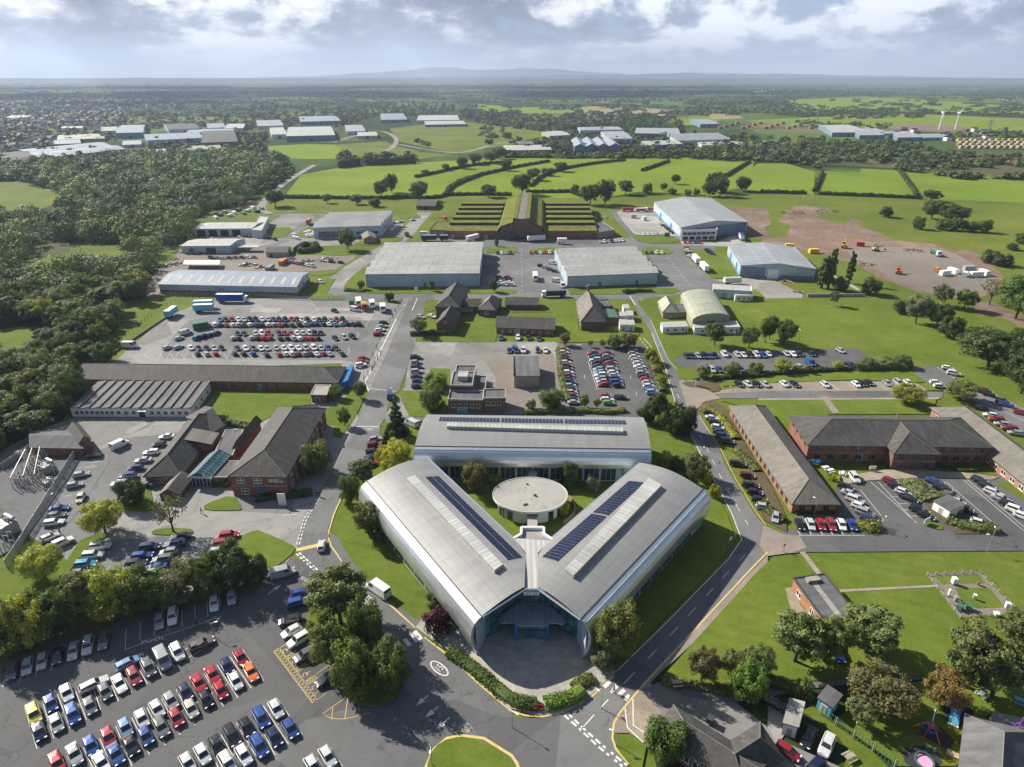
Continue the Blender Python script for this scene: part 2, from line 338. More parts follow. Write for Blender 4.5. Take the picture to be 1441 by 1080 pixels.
def sheet(name, pts, mat, z=None, kind='structure', up=0.0):
 """flat ground surface; each lies 4 mm above the last"""
 P = gp(pts) if isinstance(pts, str) else pts
 if z is None: NS[0] += 1; z = .03+.0026*NS[0]
 mb = MB(); q = [(p.x, p.y, z) for p in P]
 if poly_area(q) < 0: q.reverse()
 me = fill(q, up); me.name = name; me.materials.append(M[mat]); o = link(name, me); return tag(o, kind=kind)
def poly_area(q): return sum(a[0]*b[1]-b[0]*a[1] for a, b in zip(q, q[1:]+q[:1]))/2
def fill(q, up=0.):
 import bmesh
 bm = bmesh.new(); vs = [bm.verts.new(p) for p in q]; es = [bm.edges.new((vs[i], vs[(i+1) % len(vs)])) for i in range(len(vs))]
 f = bm.faces.new(vs); f.normal_update()
 if up:
  r = bmesh.ops.extrude_face_region(bm, geom=[f])
  for w in r['geom']:
   if isinstance(w, bmesh.types.BMVert): w.co.z += up
  if f.is_valid: bm.faces.remove(f)
 bmesh.ops.triangulate(bm, faces=[x for x in bm.faces if len(x.verts) > 4])
 bmesh.ops.recalc_face_normals(bm, faces=bm.faces)
 me = bpy.data.meshes.new('sheet'); bm.to_mesh(me); bm.free(); return me
LZ = [0]
def lawn(name, pts, mat='lawn', soft=1, kerb=True, h=.13):
 """raised turf or paving inside a kerb"""
 P = gp(pts) if isinstance(pts, str) else pts
 if soft: P = smooth_line(P, soft, True)
 LZ[0] += 1; z = .26+.0022*LZ[0]
 q = [(p.x, p.y, .02) for p in P]
 if poly_area(q) < 0: q.reverse()
 me = fill(q, z-.02+h-.13); me.name = name; me.materials.append(M[mat]); o = link(name, me); return tag(o, kind='structure')
def road(name, pts, w, mat='asphalt', n=2):
 P = smooth_line(gp(pts), n); NS[0] += 1; mb = MB(); mb.strip(P, w, .03+.0026*NS[0]); o = mb.build(name, M[mat]); return tag(o, kind='structure')
# --- far to near
sheet('field', 'p:398,279 424,246 480,236 590,229 700,223 820,223 960,222 1062,225 1052,262 1000,274 900,270 850,279 690,279', 'field')
sheet('field', 'p:376,206 430,203 548,205 552,212 505,224 420,224 378,221', 'field')
sheet('field', 'p:548,181 640,171 700,176 785,182 800,192 720,204 640,216 596,207 560,199', 'rough_grass')
sheet('field', 'p:470,204 540,199 560,206 600,216 640,218 560,228 500,222', 'rough_grass')
sheet('field', 'c:200,770 320,690 440,690 560,725 p:1145,276 1040,266', 'field_striped')
sheet('field', 'c:595,725 750,728 755,712 905,720 985,830 575,822', 'field_striped')
sheet('field', 'c:945,722 1441,757 1600,765 1600,860 1010,840', 'field_striped')
sheet('heath', 'c:300,650 480,640 700,640 1000,640 1441,640 1600,650 1600,748 1441,748 950,715 910,712 750,704 560,688 330,684', 'heath')
sheet('field', 'c:260,510 640,490 700,470 1441,500 1600,520 1600,560 860,545 600,540', 'field')
sheet('field', 'b:560,440 700,450 980,460 1000,480 600,475', 'field')
sheet('ploughed_field', 'b:950,462 1050,450 1300,455 1390,470 1370,490 1050,490', 'stubble')
sheet('field', 'c:440,420 800,410 1000,420 1441,450 1441,480 900,470 480,460', 'field')
sheet('field', 'c:-60,500 100,490 160,515 60,530 -60,525', 'field')
sheet('stubble_field', 'c:100,480 230,482 260,500 130,505', 'stubble')
sheet('ploughed_field', 'c:860,535 1000,525 1200,530 1180,552 880,552', 'dirt')
sheet('rough_ground', 'p:340,300 398,279 690,279 850,279 1000,272 1150,275 1300,281 1560,290 1560,420 1460,500 1441,560 1560,640 1560,760 1080,780 900,980 1000,1400 -400,1400 -300,700 0,660 90,600 105,545 140,505 170,470 215,420 225,380 262,330 300,302', 'rough_grass')
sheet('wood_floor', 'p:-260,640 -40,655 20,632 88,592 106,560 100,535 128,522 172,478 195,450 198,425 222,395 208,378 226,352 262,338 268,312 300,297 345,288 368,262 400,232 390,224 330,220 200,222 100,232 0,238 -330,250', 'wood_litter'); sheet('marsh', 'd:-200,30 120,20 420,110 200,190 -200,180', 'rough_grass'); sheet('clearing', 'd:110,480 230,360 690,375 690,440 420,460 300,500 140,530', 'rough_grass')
sheet('heath', 'd:180,370 360,355 400,420 260,450 150,470', 'heath')
sheet('meadow', 'd:-80,870 120,840 300,850 200,920 150,960 0,1010 -120,1050', 'lawn'); sheet('meadow', 'd:560,960 700,810 640,700 800,685 1200,680 1210,700 1100,740 930,790 700,960 600,1010', 'lawn')
sheet('rough_ground', 'e:50,130 160,110 430,120 720,120 1060,110 1440,105 1440,200 1050,195 450,190 180,185', 'rough_grass')
sheet('dirt_ground', 'g:-40,370 20,280 150,160 280,165 420,210 560,260 700,350 880,370 1200,375 1240,385 1110,400 1200,440 1330,560 1260,640 1170,700 1010,670 830,640 620,560 480,480 380,460 270,420 0,400', 'dirt')
sheet('dirt_ground', 'f:1195,172 1300,168 1440,178 1470,300 1400,345 1335,335 1322,262', 'dirt'); sheet('grass_patch', 'g:-20,280 60,250 130,270 110,330 20,340', 'rough_grass'); sheet('grass_patch', 'g:280,195 420,200 470,235 430,262 300,235', 'rough_grass'); sheet('hardcore_yard', 'g:440,400 600,390 930,395 1060,430 1270,560 1220,640 1020,665 880,640 680,560 570,480 480,460', 'hardcore')
sheet('dirt_track', 'g:1150,700 1260,700 1441,790 1441,850 1330,790 1180,770', 'dirt')
sheet('green_bank', 'g:480,260 620,240 800,300 1000,340 1230,370 1050,420 930,370 740,350', 'rough_grass')
sheet('big_lawn', 'p:893,424 925,421 1000,412 1060,425 1135,421 1200,415 1245,402 1300,422 1345,432 1441,480 1470,540 1441,565 1400,560 1340,520 1290,508 1225,502 1205,490 965,497 945,507', 'lawn')
# --- roads and yards
road('country_road', 'e:330,-70 240,-20 120,60 50,130 20,180 90,210 250,205 430,210', 6.5, 'asphalt_pale')
road('country_road', 'b:-30,600 150,548 220,570 240,600 200,640 120,640', 8, 'asphalt_pale'); road('country_road', 'b:240,610 400,640 520,650 640,610 720,600', 7, 'asphalt_pale')
sheet('concrete_yard', 'e:-80,260 60,270 160,205 330,215 350,255 250,300 200,340 330,345 715,333 790,250 830,240 830,330 720,365 600,352 550,380 200,395 0,400 d:1440,400 1380,390', 'asphalt_pale')
sheet('scrap_yard', 'd:820,640 860,560 1000,430 1030,395 1200,310 1440,330 e:-40,400 110,400 230,440 560,440 555,460 450,520 300,530 100,530 d:1440,525 1000,530 910,600 900,660 830,680', 'hardcore')
sheet('concrete_yard', 'd:1330,350 1440,340 e:60,330 0,400 -40,420 d:1380,410', 'concrete')
road('estate_road', 'e:425,700 425,640 450,585 560,500 680,430 830,340 905,250 955,195', 11, 'asphalt_pale')
road('estate_road', 'e:-60,410 150,372 230,300 300,245 430,208', 7)
sheet('estate_road', 'p:425,424 470,405 520,414 700,414 880,412 955,412 990,400 1012,396 1022,402 1000,414 960,420 900,422 720,422 600,423 520,424', 'asphalt')
sheet('estate_road', 'p:590,352 610,340 625,333 860,334 905,338 945,345 1000,343 1010,352 900,352 720,352', 'asphalt')
sheet('warehouse_yard', 'p:670,414 676,405 683,345 788,343 800,410 812,414', 'asphalt')
sheet('warehouse_yard', 'f:800,650 830,560 740,400 690,370 545,185 600,185 700,370 880,378 1000,380 1040,400 990,415 960,425 1130,570 1160,610 1010,650 960,665', 'asphalt')
sheet('concrete_yard', 'f:590,195 660,170 795,170 830,240 940,335 890,330 690,322 640,265', 'concrete')
sheet('concrete_yard', 'f:940,340 1150,370 1290,300 1320,380 1240,392 960,378', 'concrete')
sheet('concrete_yard', 'f:1130,578 1440,560 g:40,580 120,620 200,660 195,678 0,682 f:1440,690 1390,640 1300,610', 'concrete')
sheet('upper_car_park', 'p:146,524 175,497 232,447 290,424 430,418 560,428 577,418 572,440 545,505 528,552 490,545 480,512', 'asphalt_pale')
sheet('upper_car_park_bays', 'p:225,505 245,472 265,452 300,445 545,452 540,470 520,512 480,508', 'asphalt')
sheet('office_yard', 'p:70,600 110,588 272,588 300,560 470,550 500,560 505,600 446,700 420,772 398,800 330,815 250,840 90,860 60,840 40,830 95,790 20,740 0,700 -60,740 -80,680 30,620', 'asphalt_pale')
sheet('office_car_park', 'h:480,580 700,470 1000,440 820,660 700,800 690,900 560,1080 380,1080 330,1060 180,1020', 'asphalt')
sheet('office_car_park', 'l:250,290 350,150 420,60 520,40 690,20 900,20 1010,60 980,180 900,220 500,230', 'asphalt')
sheet('derelict_yard', 'p:578,482 787,482 806,586 700,600 600,590 540,588 570,545', 'asphalt_pale')
sheet('dirt_patch', 's:480,70 900,90 1290,60 1345,330 1330,560 1180,560 960,650 830,600 720,480 700,300 600,150', 'hardcore'); sheet('back_lane', 'i:720,345 960,345 1100,340 j:60,330 340,335 700,350 860,420 800,440 700,370 i:960,400 760,440', 'asphalt')
sheet('bay_car_park', 'p:784,484 905,484 916,505 931,552 936,585 895,589 870,585 830,577 803,578 790,530', 'asphalt_dark')
sheet('rear_car_park', 'p:945,508 965,497 1205,491 1226,505 1272,511 1300,520 1200,522 1080,523 968,521', 'asphalt_dark')
sheet('paved_bays', 'j:1180,200 1440,160 k:0,150 820,150 900,200 980,210 980,216 0,216 j:1440,222 1100,232', 'block_paving')
sheet('estate_road', 'j:1100,222 1440,204 k:0,204 700,204 990,208 1100,235 1200,280 1440,440 1560,560 1560,350 1441,300 1180,175 1010,190 1065,130 960,65 800,70 840,120 990,200 980,243 0,246 j:1440,246 1180,246', 'asphalt')
sheet('side_road', 'p:1060,760 1085,752 1120,746 k:150,905 395,900 375,745 440,733 570,700 760,690 1441,680 1700,760 1700,1100 p:1460,776 1136,778 1080,782', 'asphalt_dark')
sheet('spine_road', 'p:577,416 602,416 592,460 578,505 562,550 i:760,240 730,345 700,405 690,470 690,625 600,645 510,745 440,900 405,980 412,1070 m:345,60 400,140 500,225 735,440 780,485 1040,710 1178,825 p:760,1060 600,1060 520,900 440,815 418,769 430,725 i:345,790 400,720 440,640 500,510 560,395 620,240 p:541,505 555,470 572,432', 'asphalt')
sheet('front_car_park', 'p:-140,1020 -60,965 0,940 60,905 140,880 200,862 330,822 385,802 415,785 440,800 470,860 510,960 560,985 600,1000 640,985 700,1010 760,1012 800,1004 840,1010 900,1120 500,1400 -300,1400', 'asphalt_dark')
sheet('car_park_surface', 'm:230,868 430,812 600,812 760,705 1000,900 1178,1120 800,1150 240,1150 40,1010', 'asphalt'); sheet('avenue', 'p:815,985 824,987 863,950 940,875 1025,787 1044,762 1030,725 1015,695 995,660 977,622 950,567 935,515 917,470 885,417 902,417 940,507 952,520 970,550 979,575 1012,630 1020,655 1062,725 1085,752 1080,780 1056,806 909,962 886,988 868,1016 864,1040 873,1062 895,1100 850,1150 780,1100 790,1005', 'asphalt')
sheet('road_patch', 'i:560,395 700,405 700,480 640,560 480,560 520,470', 'asphalt'); sheet('road_mouth', 'j:940,150 1000,130 1140,222 1180,246 1090,262 1040,310 985,290', 'block_paving')
sheet('road_mouth', 'k:-20,960 90,1010 180,1018 220,1085 n:1290,95 1178,110 1140,60', 'block_paving')
sheet('footway', 'n:545,780 620,690 1178,102 1178,140 880,470 640,690 660,740 840,830 720,900 620,975 540,925 475,925 460,900', 'block_paving')
sheet('nursery_yard', 'n:600,720 690,690 1000,760 1178,900 o:0,730 120,870 60,960 330,1080 n:1178,1180 900,1180 840,1000 690,860', 'asphalt_pale')
sheet('school_path', 'n:660,690 900,735 1010,745 o:0,690 240,660 600,640 700,630 1040,600 1181,590 1181,640 1060,640 700,680 500,690 200,720 0,760 n:1000,790 800,760', 'asphalt')
sheet('parking_bays', 'h:300,860 470,560 600,540 620,600 430,900 380,960', 'asphalt')
# --- raised turf and paving
lawn('lawn', 'i:500,880 478,930 465,1000 m:376,30 440,130 543,250 640,335 745,405 780,388 p:600,900 700,960 840,935 862,940 935,872 1016,787 1036,761 1024,727 1008,697 988,660 970,622 945,575 930,560 905,590 590,594 565,605 530,660', 'lawn', 0)
lawn('plaza', 'm:735,440 775,388 900,440 1100,420 p:740,860 820,880 835,915 842,935 868,946 826,985 795,1003 760,1008 715,998 675,962 640,925', 'plaza_paving', 0, h=.15)
lawn('footway', 'm:338,0 375,25 440,130 543,250 640,335 745,405 775,392 735,438 600,310 500,222 400,138 348,55', 'asphalt', 0, h=.14)
lawn('courtyard_paving', 'j:-60,610 -200,640 0,720 60,700 160,700 640,650 600,600', 'slab_path', 0, h=.16)
lawn('lawn', 'h:1240,205 1440,205 i:0,205 310,205 312,285 400,305 470,275 540,205 580,200 612,245 560,350 482,470 432,462 442,400 380,395 300,330 150,312 0,400 h:1440,400 1280,380 1130,360', 'lawn', 0)
lawn('lawn', 'i:800,205 930,205 985,78 1092,80 1090,335 940,352 862,345 840,300', 'lawn', 0)
lawn('lawn', 'e:870,880 918,928 1345,930 1362,880 1365,770 1240,765 1150,850 1100,870 1000,885', 'lawn', 0)
lawn('lawn', 'e:935,740 960,700 1030,688 1025,740 970,765', 'lawn', 1)
lawn('lawn', 'e:1350,680 1440,675 f:0,670 360,685 380,870 600,870 722,880 700,912 560,928 250,932 235,890 230,760 0,760 e:1400,740', 'lawn', 0)
lawn('lawn', 'f:470,690 560,690 645,740 560,755 500,725', 'lawn', 1)
lawn('verge', 'e:495,620 620,612 1250,625 1440,635 f:0,632 30,640 30,655 0,655 e:1440,656 780,656 530,652', 'lawn', 0); lawn('verge', 'f:310,625 930,625 950,640 900,657 330,662', 'lawn', 0)
lawn('verge', 'e:300,690 360,580 450,572 400,650 480,682 500,692', 'lawn', 0); lawn('verge', 'e:290,540 480,518 440,548 320,557', 'lawn', 1)
lawn('verge', 'e:550,370 700,345 830,335 820,357 720,382 620,387', 'lawn', 0); lawn('verge', 'e:365,410 560,400 545,440 380,442', 'lawn', 1); lawn('verge', 'e:60,285 230,280 150,350 70,330', 'lawn', 1)
lawn('verge', 'e:60,210 200,185 440,180 430,205 250,200', 'lawn', 0); lawn('verge', 'e:800,205 920,205 930,235 810,230', 'lawn', 1); lawn('verge', 'e:990,235 1010,205 1440,195 1440,210 1100,225', 'lawn', 0)
lawn('verge', 'f:680,325 920,330 962,370 720,376', 'lawn', 1); lawn('verge', 'f:730,395 860,393 925,430 790,442', 'lawn', 1); lawn('verge', 'f:1000,410 1060,398 1245,555 1150,575 1125,558', 'lawn', 1); lawn('verge', 'f:90,405 262,393 272,422 110,432', 'lawn', 1)
lawn('verge', 'e:1295,395 1440,390 f:30,395 35,425 0,425 e:1440,420 1300,430', 'lawn', 0)
lawn('lawn', 'f:705,700 820,675 950,660 1000,680 1010,840 900,870 820,850 780,800', 'lawn', 0)
lawn('lawn', 'j:915,85 960,70 1010,75 1100,120 1030,135 955,150', 'lawn', 1); lawn('lawn', 'j:1170,125 1440,130 k:0,95 800,85 880,155 820,160 500,140 0,160 j:1440,160 1190,180', 'lawn', 0)
lawn('lawn', 'k:0,258 950,252 920,335 340,338 330,380 120,460 0,330 j:1440,330 1180,262 1440,258', 'lawn', 0)
lawn('planting_bed', 'j:950,155 1040,150 1150,150 1180,200 1150,215 1060,185 985,180', 'soil_bed', 1); lawn('planting_bed', 'j:1060,320 1075,270 1130,255 1210,310 1300,480 1360,580 1440,700 k:100,905 110,1000 -20,930 -60,830 j:1340,660 1290,570 1200,460 1150,350', 'soil_bed', 0)
lawn('slab_path', 'k:-50,248 960,243 965,252 -50,258', 'slab_path', 0, h=.15)
lawn('planting_bed', 'k:760,700 860,690 960,800 1080,960 1290,960 1290,1010 1050,1010 960,930', 'soil_bed', 0); lawn('planting_bed', 'k:500,915 600,890 645,930 610,1005 540,1010', 'soil_bed', 1); lawn('planting_bed', 'k:850,940 930,920 1000,985 940,985', 'lawn', 1)
lawn('slab_path', 'k:400,690 650,650 900,640 1300,690 1260,705 900,690 740,700 560,710 440,730', 'slab_path', 0)
lawn('verge', 'k:1280,725 1350,715 1441,790 1500,830 1500,860 1441,820', 'lawn', 0)
lawn('front_lawn', 'p:1088,785 1138,780 1460,778 1560,860 1560,960 1441,945 1380,955 1250,952 1080,965 1000,975 945,965 930,957 1060,812', 'lawn', 0)
lawn('nursery_lawn', 'o:300,870 360,830 420,860 640,700 700,690 1040,650 1181,650 1300,700 1300,860 1010,840 1000,880 960,940 870,1080 600,1080 430,960', 'lawn', 0); lawn('nursery_lawn', 'o:150,830 230,790 300,870 480,1010 560,1090 350,1090 370,1000 330,950 270,900', 'rough_grass', 0)
lawn('lawn', 'l:-80,360 100,220 220,180 310,130 370,40 470,0 500,20 420,62 345,145 262,290 170,390 60,390 -60,420', 'lawn', 0)
lawn('lawn', 'l:1010,60 1090,30 1178,-10 m:30,0 172,60 186,85 100,160 60,170 0,115 l:1100,110 1000,100', 'lawn', 1)
lawn('lawn', 'h:850,1003 880,985 960,978 1080,982 1092,1003 1070,1017 870,1018', 'lawn', 1); lawn('lawn', 'h:1150,845 1320,785 1365,870 1345,880 1150,880', 'lawn', 1); lawn('lawn', 'h:690,800 830,690 870,850 870,880 730,885 680,860', 'lawn', 1)
lawn('roundabout_island', 'p:598,1110 603,1066 620,1045 650,1038 690,1048 722,1072 740,1110', 'lawn', 1); lawn('lawn', 'n:470,930 560,955 620,985 600,1090 560,1090 500,1020 470,960', 'lawn', 0)
lawn('lawn', 'm:232,400 262,330 330,300 440,420 540,640 690,690 650,760 570,805 480,800 430,745 380,620 300,600 270,480', 'lawn', 1)
lawn('soil_verge', 'l:-60,600 80,520 250,440 400,370 600,330 830,290 1010,230 1178,150 m:40,120 40,180 20,250 l:1178,270 900,330 620,400 400,470 100,590 -60,690', 'soil_bed', 0)
lawn('gravel_yard', 'h:-120,820 30,640 170,540 400,560 480,540 400,680 130,1060 -100,1200', 'asphalt_dark', 0)
lawn('play_surface', 'o:610,1000 720,980 780,1010 810,1090 640,1090', 'playtop', 1); lawn('play_surface', 'o:720,890 790,900 860,965 830,1010 690,930', 'playtop', 0); lawn('play_surface', 'o:800,780 900,760 960,850 900,905 810,880', 'playtop', 1)
lawn('play_yard', 'o:1040,830 1181,860 1300,900 1300,1090 870,1090 960,940', 'concrete', 0)
lawn('compound_gravel', 'o:730,195 975,185 1155,375 885,395', 'hardcore', 0); lawn('compound_grass', 'o:765,205 970,198 1000,240 850,240 800,245', 'lawn', 0, h=.15); lawn('compound_grass', 'o:860,260 1020,260 1090,350 960,355 900,330', 'lawn', 0, h=.15)
lawn('garden_path', 'o:150,95 170,92 255,205 235,210', 'slab_path', 0, h=.15); lawn('garden_path', 'o:330,268 780,246 785,256 335,280', 'slab_path', 0, h=.15); lawn('garden_path', 'k:300,240 330,235 405,330 370,335', 'block_paving', 0, h=.16)
lawn('hut_apron', 'o:80,262 120,255 150,340 195,395 110,370', 'slab_path', 0, h=.15)
# --- painted markings
MZ = .03+.0026*(NS[0]+3)
def mark(pts, w, mat='paint_white', dash=None, z=None):
 P = gp(pts) if isinstance(pts, str) else pts
 mb = MB(); z = MZ if z is None else z
 if dash:
  on, off = dash; L = resample(P, .5); d = 0; seg = []
  for a, b in zip(L, L[1:]):
   if (d % (on+off)) < on: seg = (seg or [a])+[b]
   elif len(seg) > 1: mb.strip([seg[0], seg[-1]], w, z); seg = []
   else: seg = []
   d += (b-a).length
  if len(seg) > 1: mb.strip([seg[0], seg[-1]], w, z)
 else: mb.strip(P, w, z)
 if mb.f: tag(mb.build('road_marking', M[mat]), kind='structure')
mark('i:510,745 440,900 410,1000 410,1075 m:332,0 345,60 400,140 500,225 590,310 735,440', .35, 'paint_yellow'); mark('m:778,485 900,580 1040,710 1178,825 n:0,825 60,845 140,850 240,830 340,775', .35, 'paint_yellow')
mark('n:470,662 360,762', .5, 'paint_yellow'); mark('n:1178,92 1100,172 800,495 620,688 545,775 500,830 470,880 463,950 480,1000 540,1070', .35, 'paint_yellow')
mark('n:485,640 725,405 1000,120 1055,40 p:1044,762 1030,725 1015,695 995,660 977,622 950,567 935,515 917,470', .2); mark('p:902,420 940,507 952,520', .15); mark('j:1035,300 1070,370 1170,520 1260,700 1370,880 1430,960', .2, 'paint_yellow')
mark('n:515,700 740,465 1000,180 1100,80', .16, dash=(3.2, 4.2)); mark('j:870,80 920,200 1000,350 1100,530 1200,740 1330,960', .14, dash=(3, 4)); mark('f:880,450 1010,620', .15, dash=(4, 3)); mark('f:720,905 780,985', .2, dash=(2, 1.2)); mark('f:740,905 790,960', .2)
mark('f:665,670 695,720', .4); mark('f:55,400 60,650', .16, dash=(3, 5)); mark('f:80,655 180,655', .25, dash=(.8, .8))
for q in ('n:240,842 310,905 400,990 510,1080', 'n:258,835 330,905 420,985 530,1075'): mark(q, .38, dash=(.9, .6))
mark('n:318,912 380,842', .2); mark('n:410,810 445,772', .2); mark('n:522,810 532,900 605,970', .22); mark('n:558,770 560,890 640,945', .22)
for q in ('i:230,1070 270,930 350,800', 'i:245,1070 282,935 360,805'): mark(q, .25, dash=(.8, .6))
mark('i:150,905 230,900', .2); mark('m:187,100 275,182', .38, dash=(.8, .6)); mark('m:200,95 285,175', .38, dash=(.8, .6)); mark('m:187,83 290,60', 1.2, 'paint_yellow'); mark('i:555,405 692,407', .35); mark('i:630,190 790,207', .3)
mark('i:695,0 650,90 615,150 635,205', .4); mark('e:840,715 790,800 700,980 650,1090', .5); mark('e:870,690 910,680 880,750', .3)
def bar(q, mat='paint_white'):
 P = gp(q); mb = MB(); mb.poly([(p.x, p.y, MZ+.002) for p in P]); o = mb.build('road_marking', M[mat]); tag(o, kind='structure')
for q in ('n:418,708 450,680 462,692 432,722', 'n:452,738 476,700 492,715 462,745', 'n:483,745 512,720 526,733 500,760', 'n:512,768 535,745 546,755 530,780',
 'm:705,470 740,452 770,490 738,510', 'm:675,495 695,490 720,520 700,528', 'm:645,512 660,506 690,540 675,550'): bar(q)
for (a, b) in (((795, 752), (738, 800)), ((840, 805), (780, 855)), ((892, 855), (830, 910)), ((55, 288), (118, 242))):
 A, B = pp('m:%g,%g' % a)[0], pp('m:%g,%g' % b)[0]; A, B = G(*A), G(*B); d = (B-A).normalized(); n = Vector((-d.y, d.x, 0)); mb = MB(); e = B-d*1.6
 mb.strip([A, e], .22, MZ); mb.poly([(*(e+n*.55).xy, MZ), (*(e-n*.55).xy, MZ), (*B.xy, MZ)]); tag(mb.build('road_marking', M['paint_white']), kind='structure')
FONT = None
def text3d(name, body, size, loc, u, v, mat, parent=None, nrm=None, kind=None, ext=0.0, sx=1.0):
 """lettering as a mesh: u = reading direction, v = up direction of the letters"""
 cu = bpy.data.curves.new('lettering', 'FONT'); cu.body = body; cu.size = size; cu.align_x = 'CENTER'; cu.align_y = 'CENTER'; cu.extrude = ext; cu.resolution_u = 2
 tmp = bpy.data.objects.new('lettering', cu); COL.objects.link(tmp); dg = bpy.context.evaluated_depsgraph_get(); me = bpy.data.meshes.new_from_object(tmp.evaluated_get(dg))
 COL.objects.unlink(tmp); bpy.data.objects.remove(tmp)
 u, v = Vector(u).normalized(), Vector(v).normalized(); w = u.cross(v)
 m = Matrix((u*sx, v, w)).transposed(); me.transform(Matrix.Translation(loc)@m.to_4x4()); me.materials.clear(); me.materials.append(M[mat])
 o = link(name, me, parent); return tag(o, kind=kind) if kind else o
def ground_text(body, size, a, b, mat='paint_white', sx=1., flip=1):
 A, B = G(*a), G(*b); c = (A+B)/2; u = (B-A).normalized(); v = Vector((-u.y, u.x, 0))*flip
 text3d('road_marking', body, size, (c.x, c.y, MZ+.003), u, v, mat, None, None, 'structure', 0, sx)
def pt(s): return pp(s)[0]
ground_text('POOL', 1.6, pt('l:675,505'), pt('l:738,490'))
mark('l:577,542 1020,388', .12); mark('l:15,715 38,655', .12)
for q in ('l:583,445 577,540', 'l:648,415 645,500', 'l:712,400 712,478', 'l:772,395 775,458', 'l:838,360 840,435', 'l:898,338 900,412', 'l:955,318 958,390', 'l:1015,300 1016,345'): mark(q, .1)
for q in ('l:90,690 110,630', 'l:165,660 180,600', 'l:237,640 245,580', 'l:10,710 30,660'): mark(q, .1)
def roundel(cx, cy, t):
 c = G(*pt('m:%g,%g' % (cx, cy))); a = G(*pt('m:%g,%g' % (cx-45, cy-38))); u = (c-a).normalized(); v = Vector((-u.y, u.x, 0)); mb = MB(); n = 28
 P = [c+u*2.3*math.cos(2*math.pi*i/n)+v*1.0*math.sin(2*math.pi*i/n) for i in range(n)]; Q = [c+u*2.0*math.cos(2*math.pi*i/n)+v*.76*math.sin(2*math.pi*i/n) for i in range(n)]
 for i in range(n): j = (i+1) % n; mb.poly([(*P[i].xy, MZ), (*P[j].xy, MZ), (*Q[j].xy, MZ), (*Q[i].xy, MZ)])
 tag(mb.build('road_marking', M['paint_white']), kind='structure'); text3d('road_marking', t, 2.4, (c.x, c.y, MZ), v, -u, 'paint_white', None, None, 'structure', 0, .55)
roundel(845, 628, '15'); roundel(515, 313, '15')
ground_text('WAY IN', 1.5, pt('i:555,422'), pt('i:650,420'))
ground_text('NO ENTRY', 1.2, pt('m:205,205'), pt('m:262,245'), sx=.6)
mark('m:83,550 262,788 325,742', .13, 'paint_yellow'); mark('m:83,550 148,512', .13, 'paint_yellow'); mark('m:108,533 225,690 340,612 356,628', .13, 'paint_yellow'); mark('m:262,755 300,725', .1, 'paint_yellow')
A, B, C_ = G(*pt('m:83,550')), G(*pt('m:262,788')), G(*pt('m:108,533'))
for i in range(18):
 t0, t1 = i/18, (i+1)/18; w = C_-A
 mark([A.lerp(B, t0), A.lerp(B, t1)+w], .09, 'paint_yellow'); mark([A.lerp(B, t0)+w, A.lerp(B, t1)], .09, 'paint_yellow')
for i, (x, y) in enumerate(((140, 545), (182, 597), (232, 655), (275, 713))):
 c = G(*pt('m:%g,%g' % (x, y))); u = (B-A).normalized(); v = (C_-A).normalized(); mb = MB(); n = 10
 arc = [c-v*.2+u*.42*math.cos(k*.5+.6)+v*.42*math.sin(k*.5+.6) for k in range(n)]; mb.strip(arc, .13, MZ); mb.strip([c+v*.9, c+v*.1, c+v*.05+u*.4], .14, MZ+.002)
 tag(mb.build('road_marking', M['paint_yellow']), kind='structure')
 if i < 3:
  D = A.lerp(B, (i+1)/4)+(C_-A)
  mark([D, D+(C_-A)*1.9], .1, 'paint_yellow'); mark([D-(B-A)*.06, D-(B-A)*.06+(C_-A)*1.9], .1, 'paint_yellow')
  for k in range(4): mark([D+(C_-A)*(k*.45), D-(B-A)*.06+(C_-A)*(k*.45+.45)], .08, 'paint_yellow'); mark([D-(B-A)*.06+(C_-A)*(k*.45), D+(C_-A)*(k*.45+.45)], .08, 'paint_yellow')
mark('m:430,752 308,838 350,860 410,862 530,832', .12, 'paint_yellow'); mark('m:355,808 350,858', .12, 'paint_yellow'); mark('m:425,760 410,862', .12, 'paint_yellow'); mark('m:475,795 472,848', .12, 'paint_yellow')
mark('m:780,1090 820,1000 880,950 950,937 1050,950 1178,1030 p:727,1075 741,1110', .5, 'paint_yellow')
def bays(tile, a, b, n, d0, d1, w=.1, base=True):
 (ax, ay), (bx, by) = a, b
 for i in range(n+1):
  x, y = ax+(bx-ax)*i/n, ay+(by-ay)*i/n
  P0, P1 = pt('%s:%g,%g' % (tile, x+d0[0], y+d0[1])), pt('%s:%g,%g' % (tile, x+d1[0], y+d1[1])); mark([G(*P0), G(*P1)], w)
 if base: mark([G(*pt('%s:%g,%g' % (tile, *a))), G(*pt('%s:%g,%g' % (tile, *b)))], w)
for q in ('l:120,825 172,998', 'l:200,790 250,950', 'l:265,745 325,905', 'l:350,735 400,865', 'l:425,700 465,820', 'l:495,658 547,780', 'l:575,670 608,740', 'l:645,640 680,700', 'l:705,590 745,660', 'l:770,555 805,625', 'l:825,515 865,585', 'l:865,580 960,525', 'l:845,545 870,535',
 'l:385,990 430,1090', 'l:460,950 520,1090', 'l:535,895 610,1080', 'l:608,855 690,1025', 'l:678,808 763,982', 'l:745,768 832,935', 'l:812,725 900,890', 'l:878,680 968,843', 'l:940,650 1030,803', 'l:1000,612 1097,765', 'l:1060,575 1158,720', 'l:1117,540 1178,632', 'm:0,620 37,685',
 'l:310,1030 340,1090', 'l:880,1035 905,1090', 'l:950,985 1010,1090', 'l:1020,935 1100,1080', 'm:40,930 90,1030', 'm:35,800 152,978', 'm:97,765 216,935', 'm:280,1040 305,1080', 'm:340,992 400,1080', 'l:1090,880 1178,1030'): mark(q, .11)
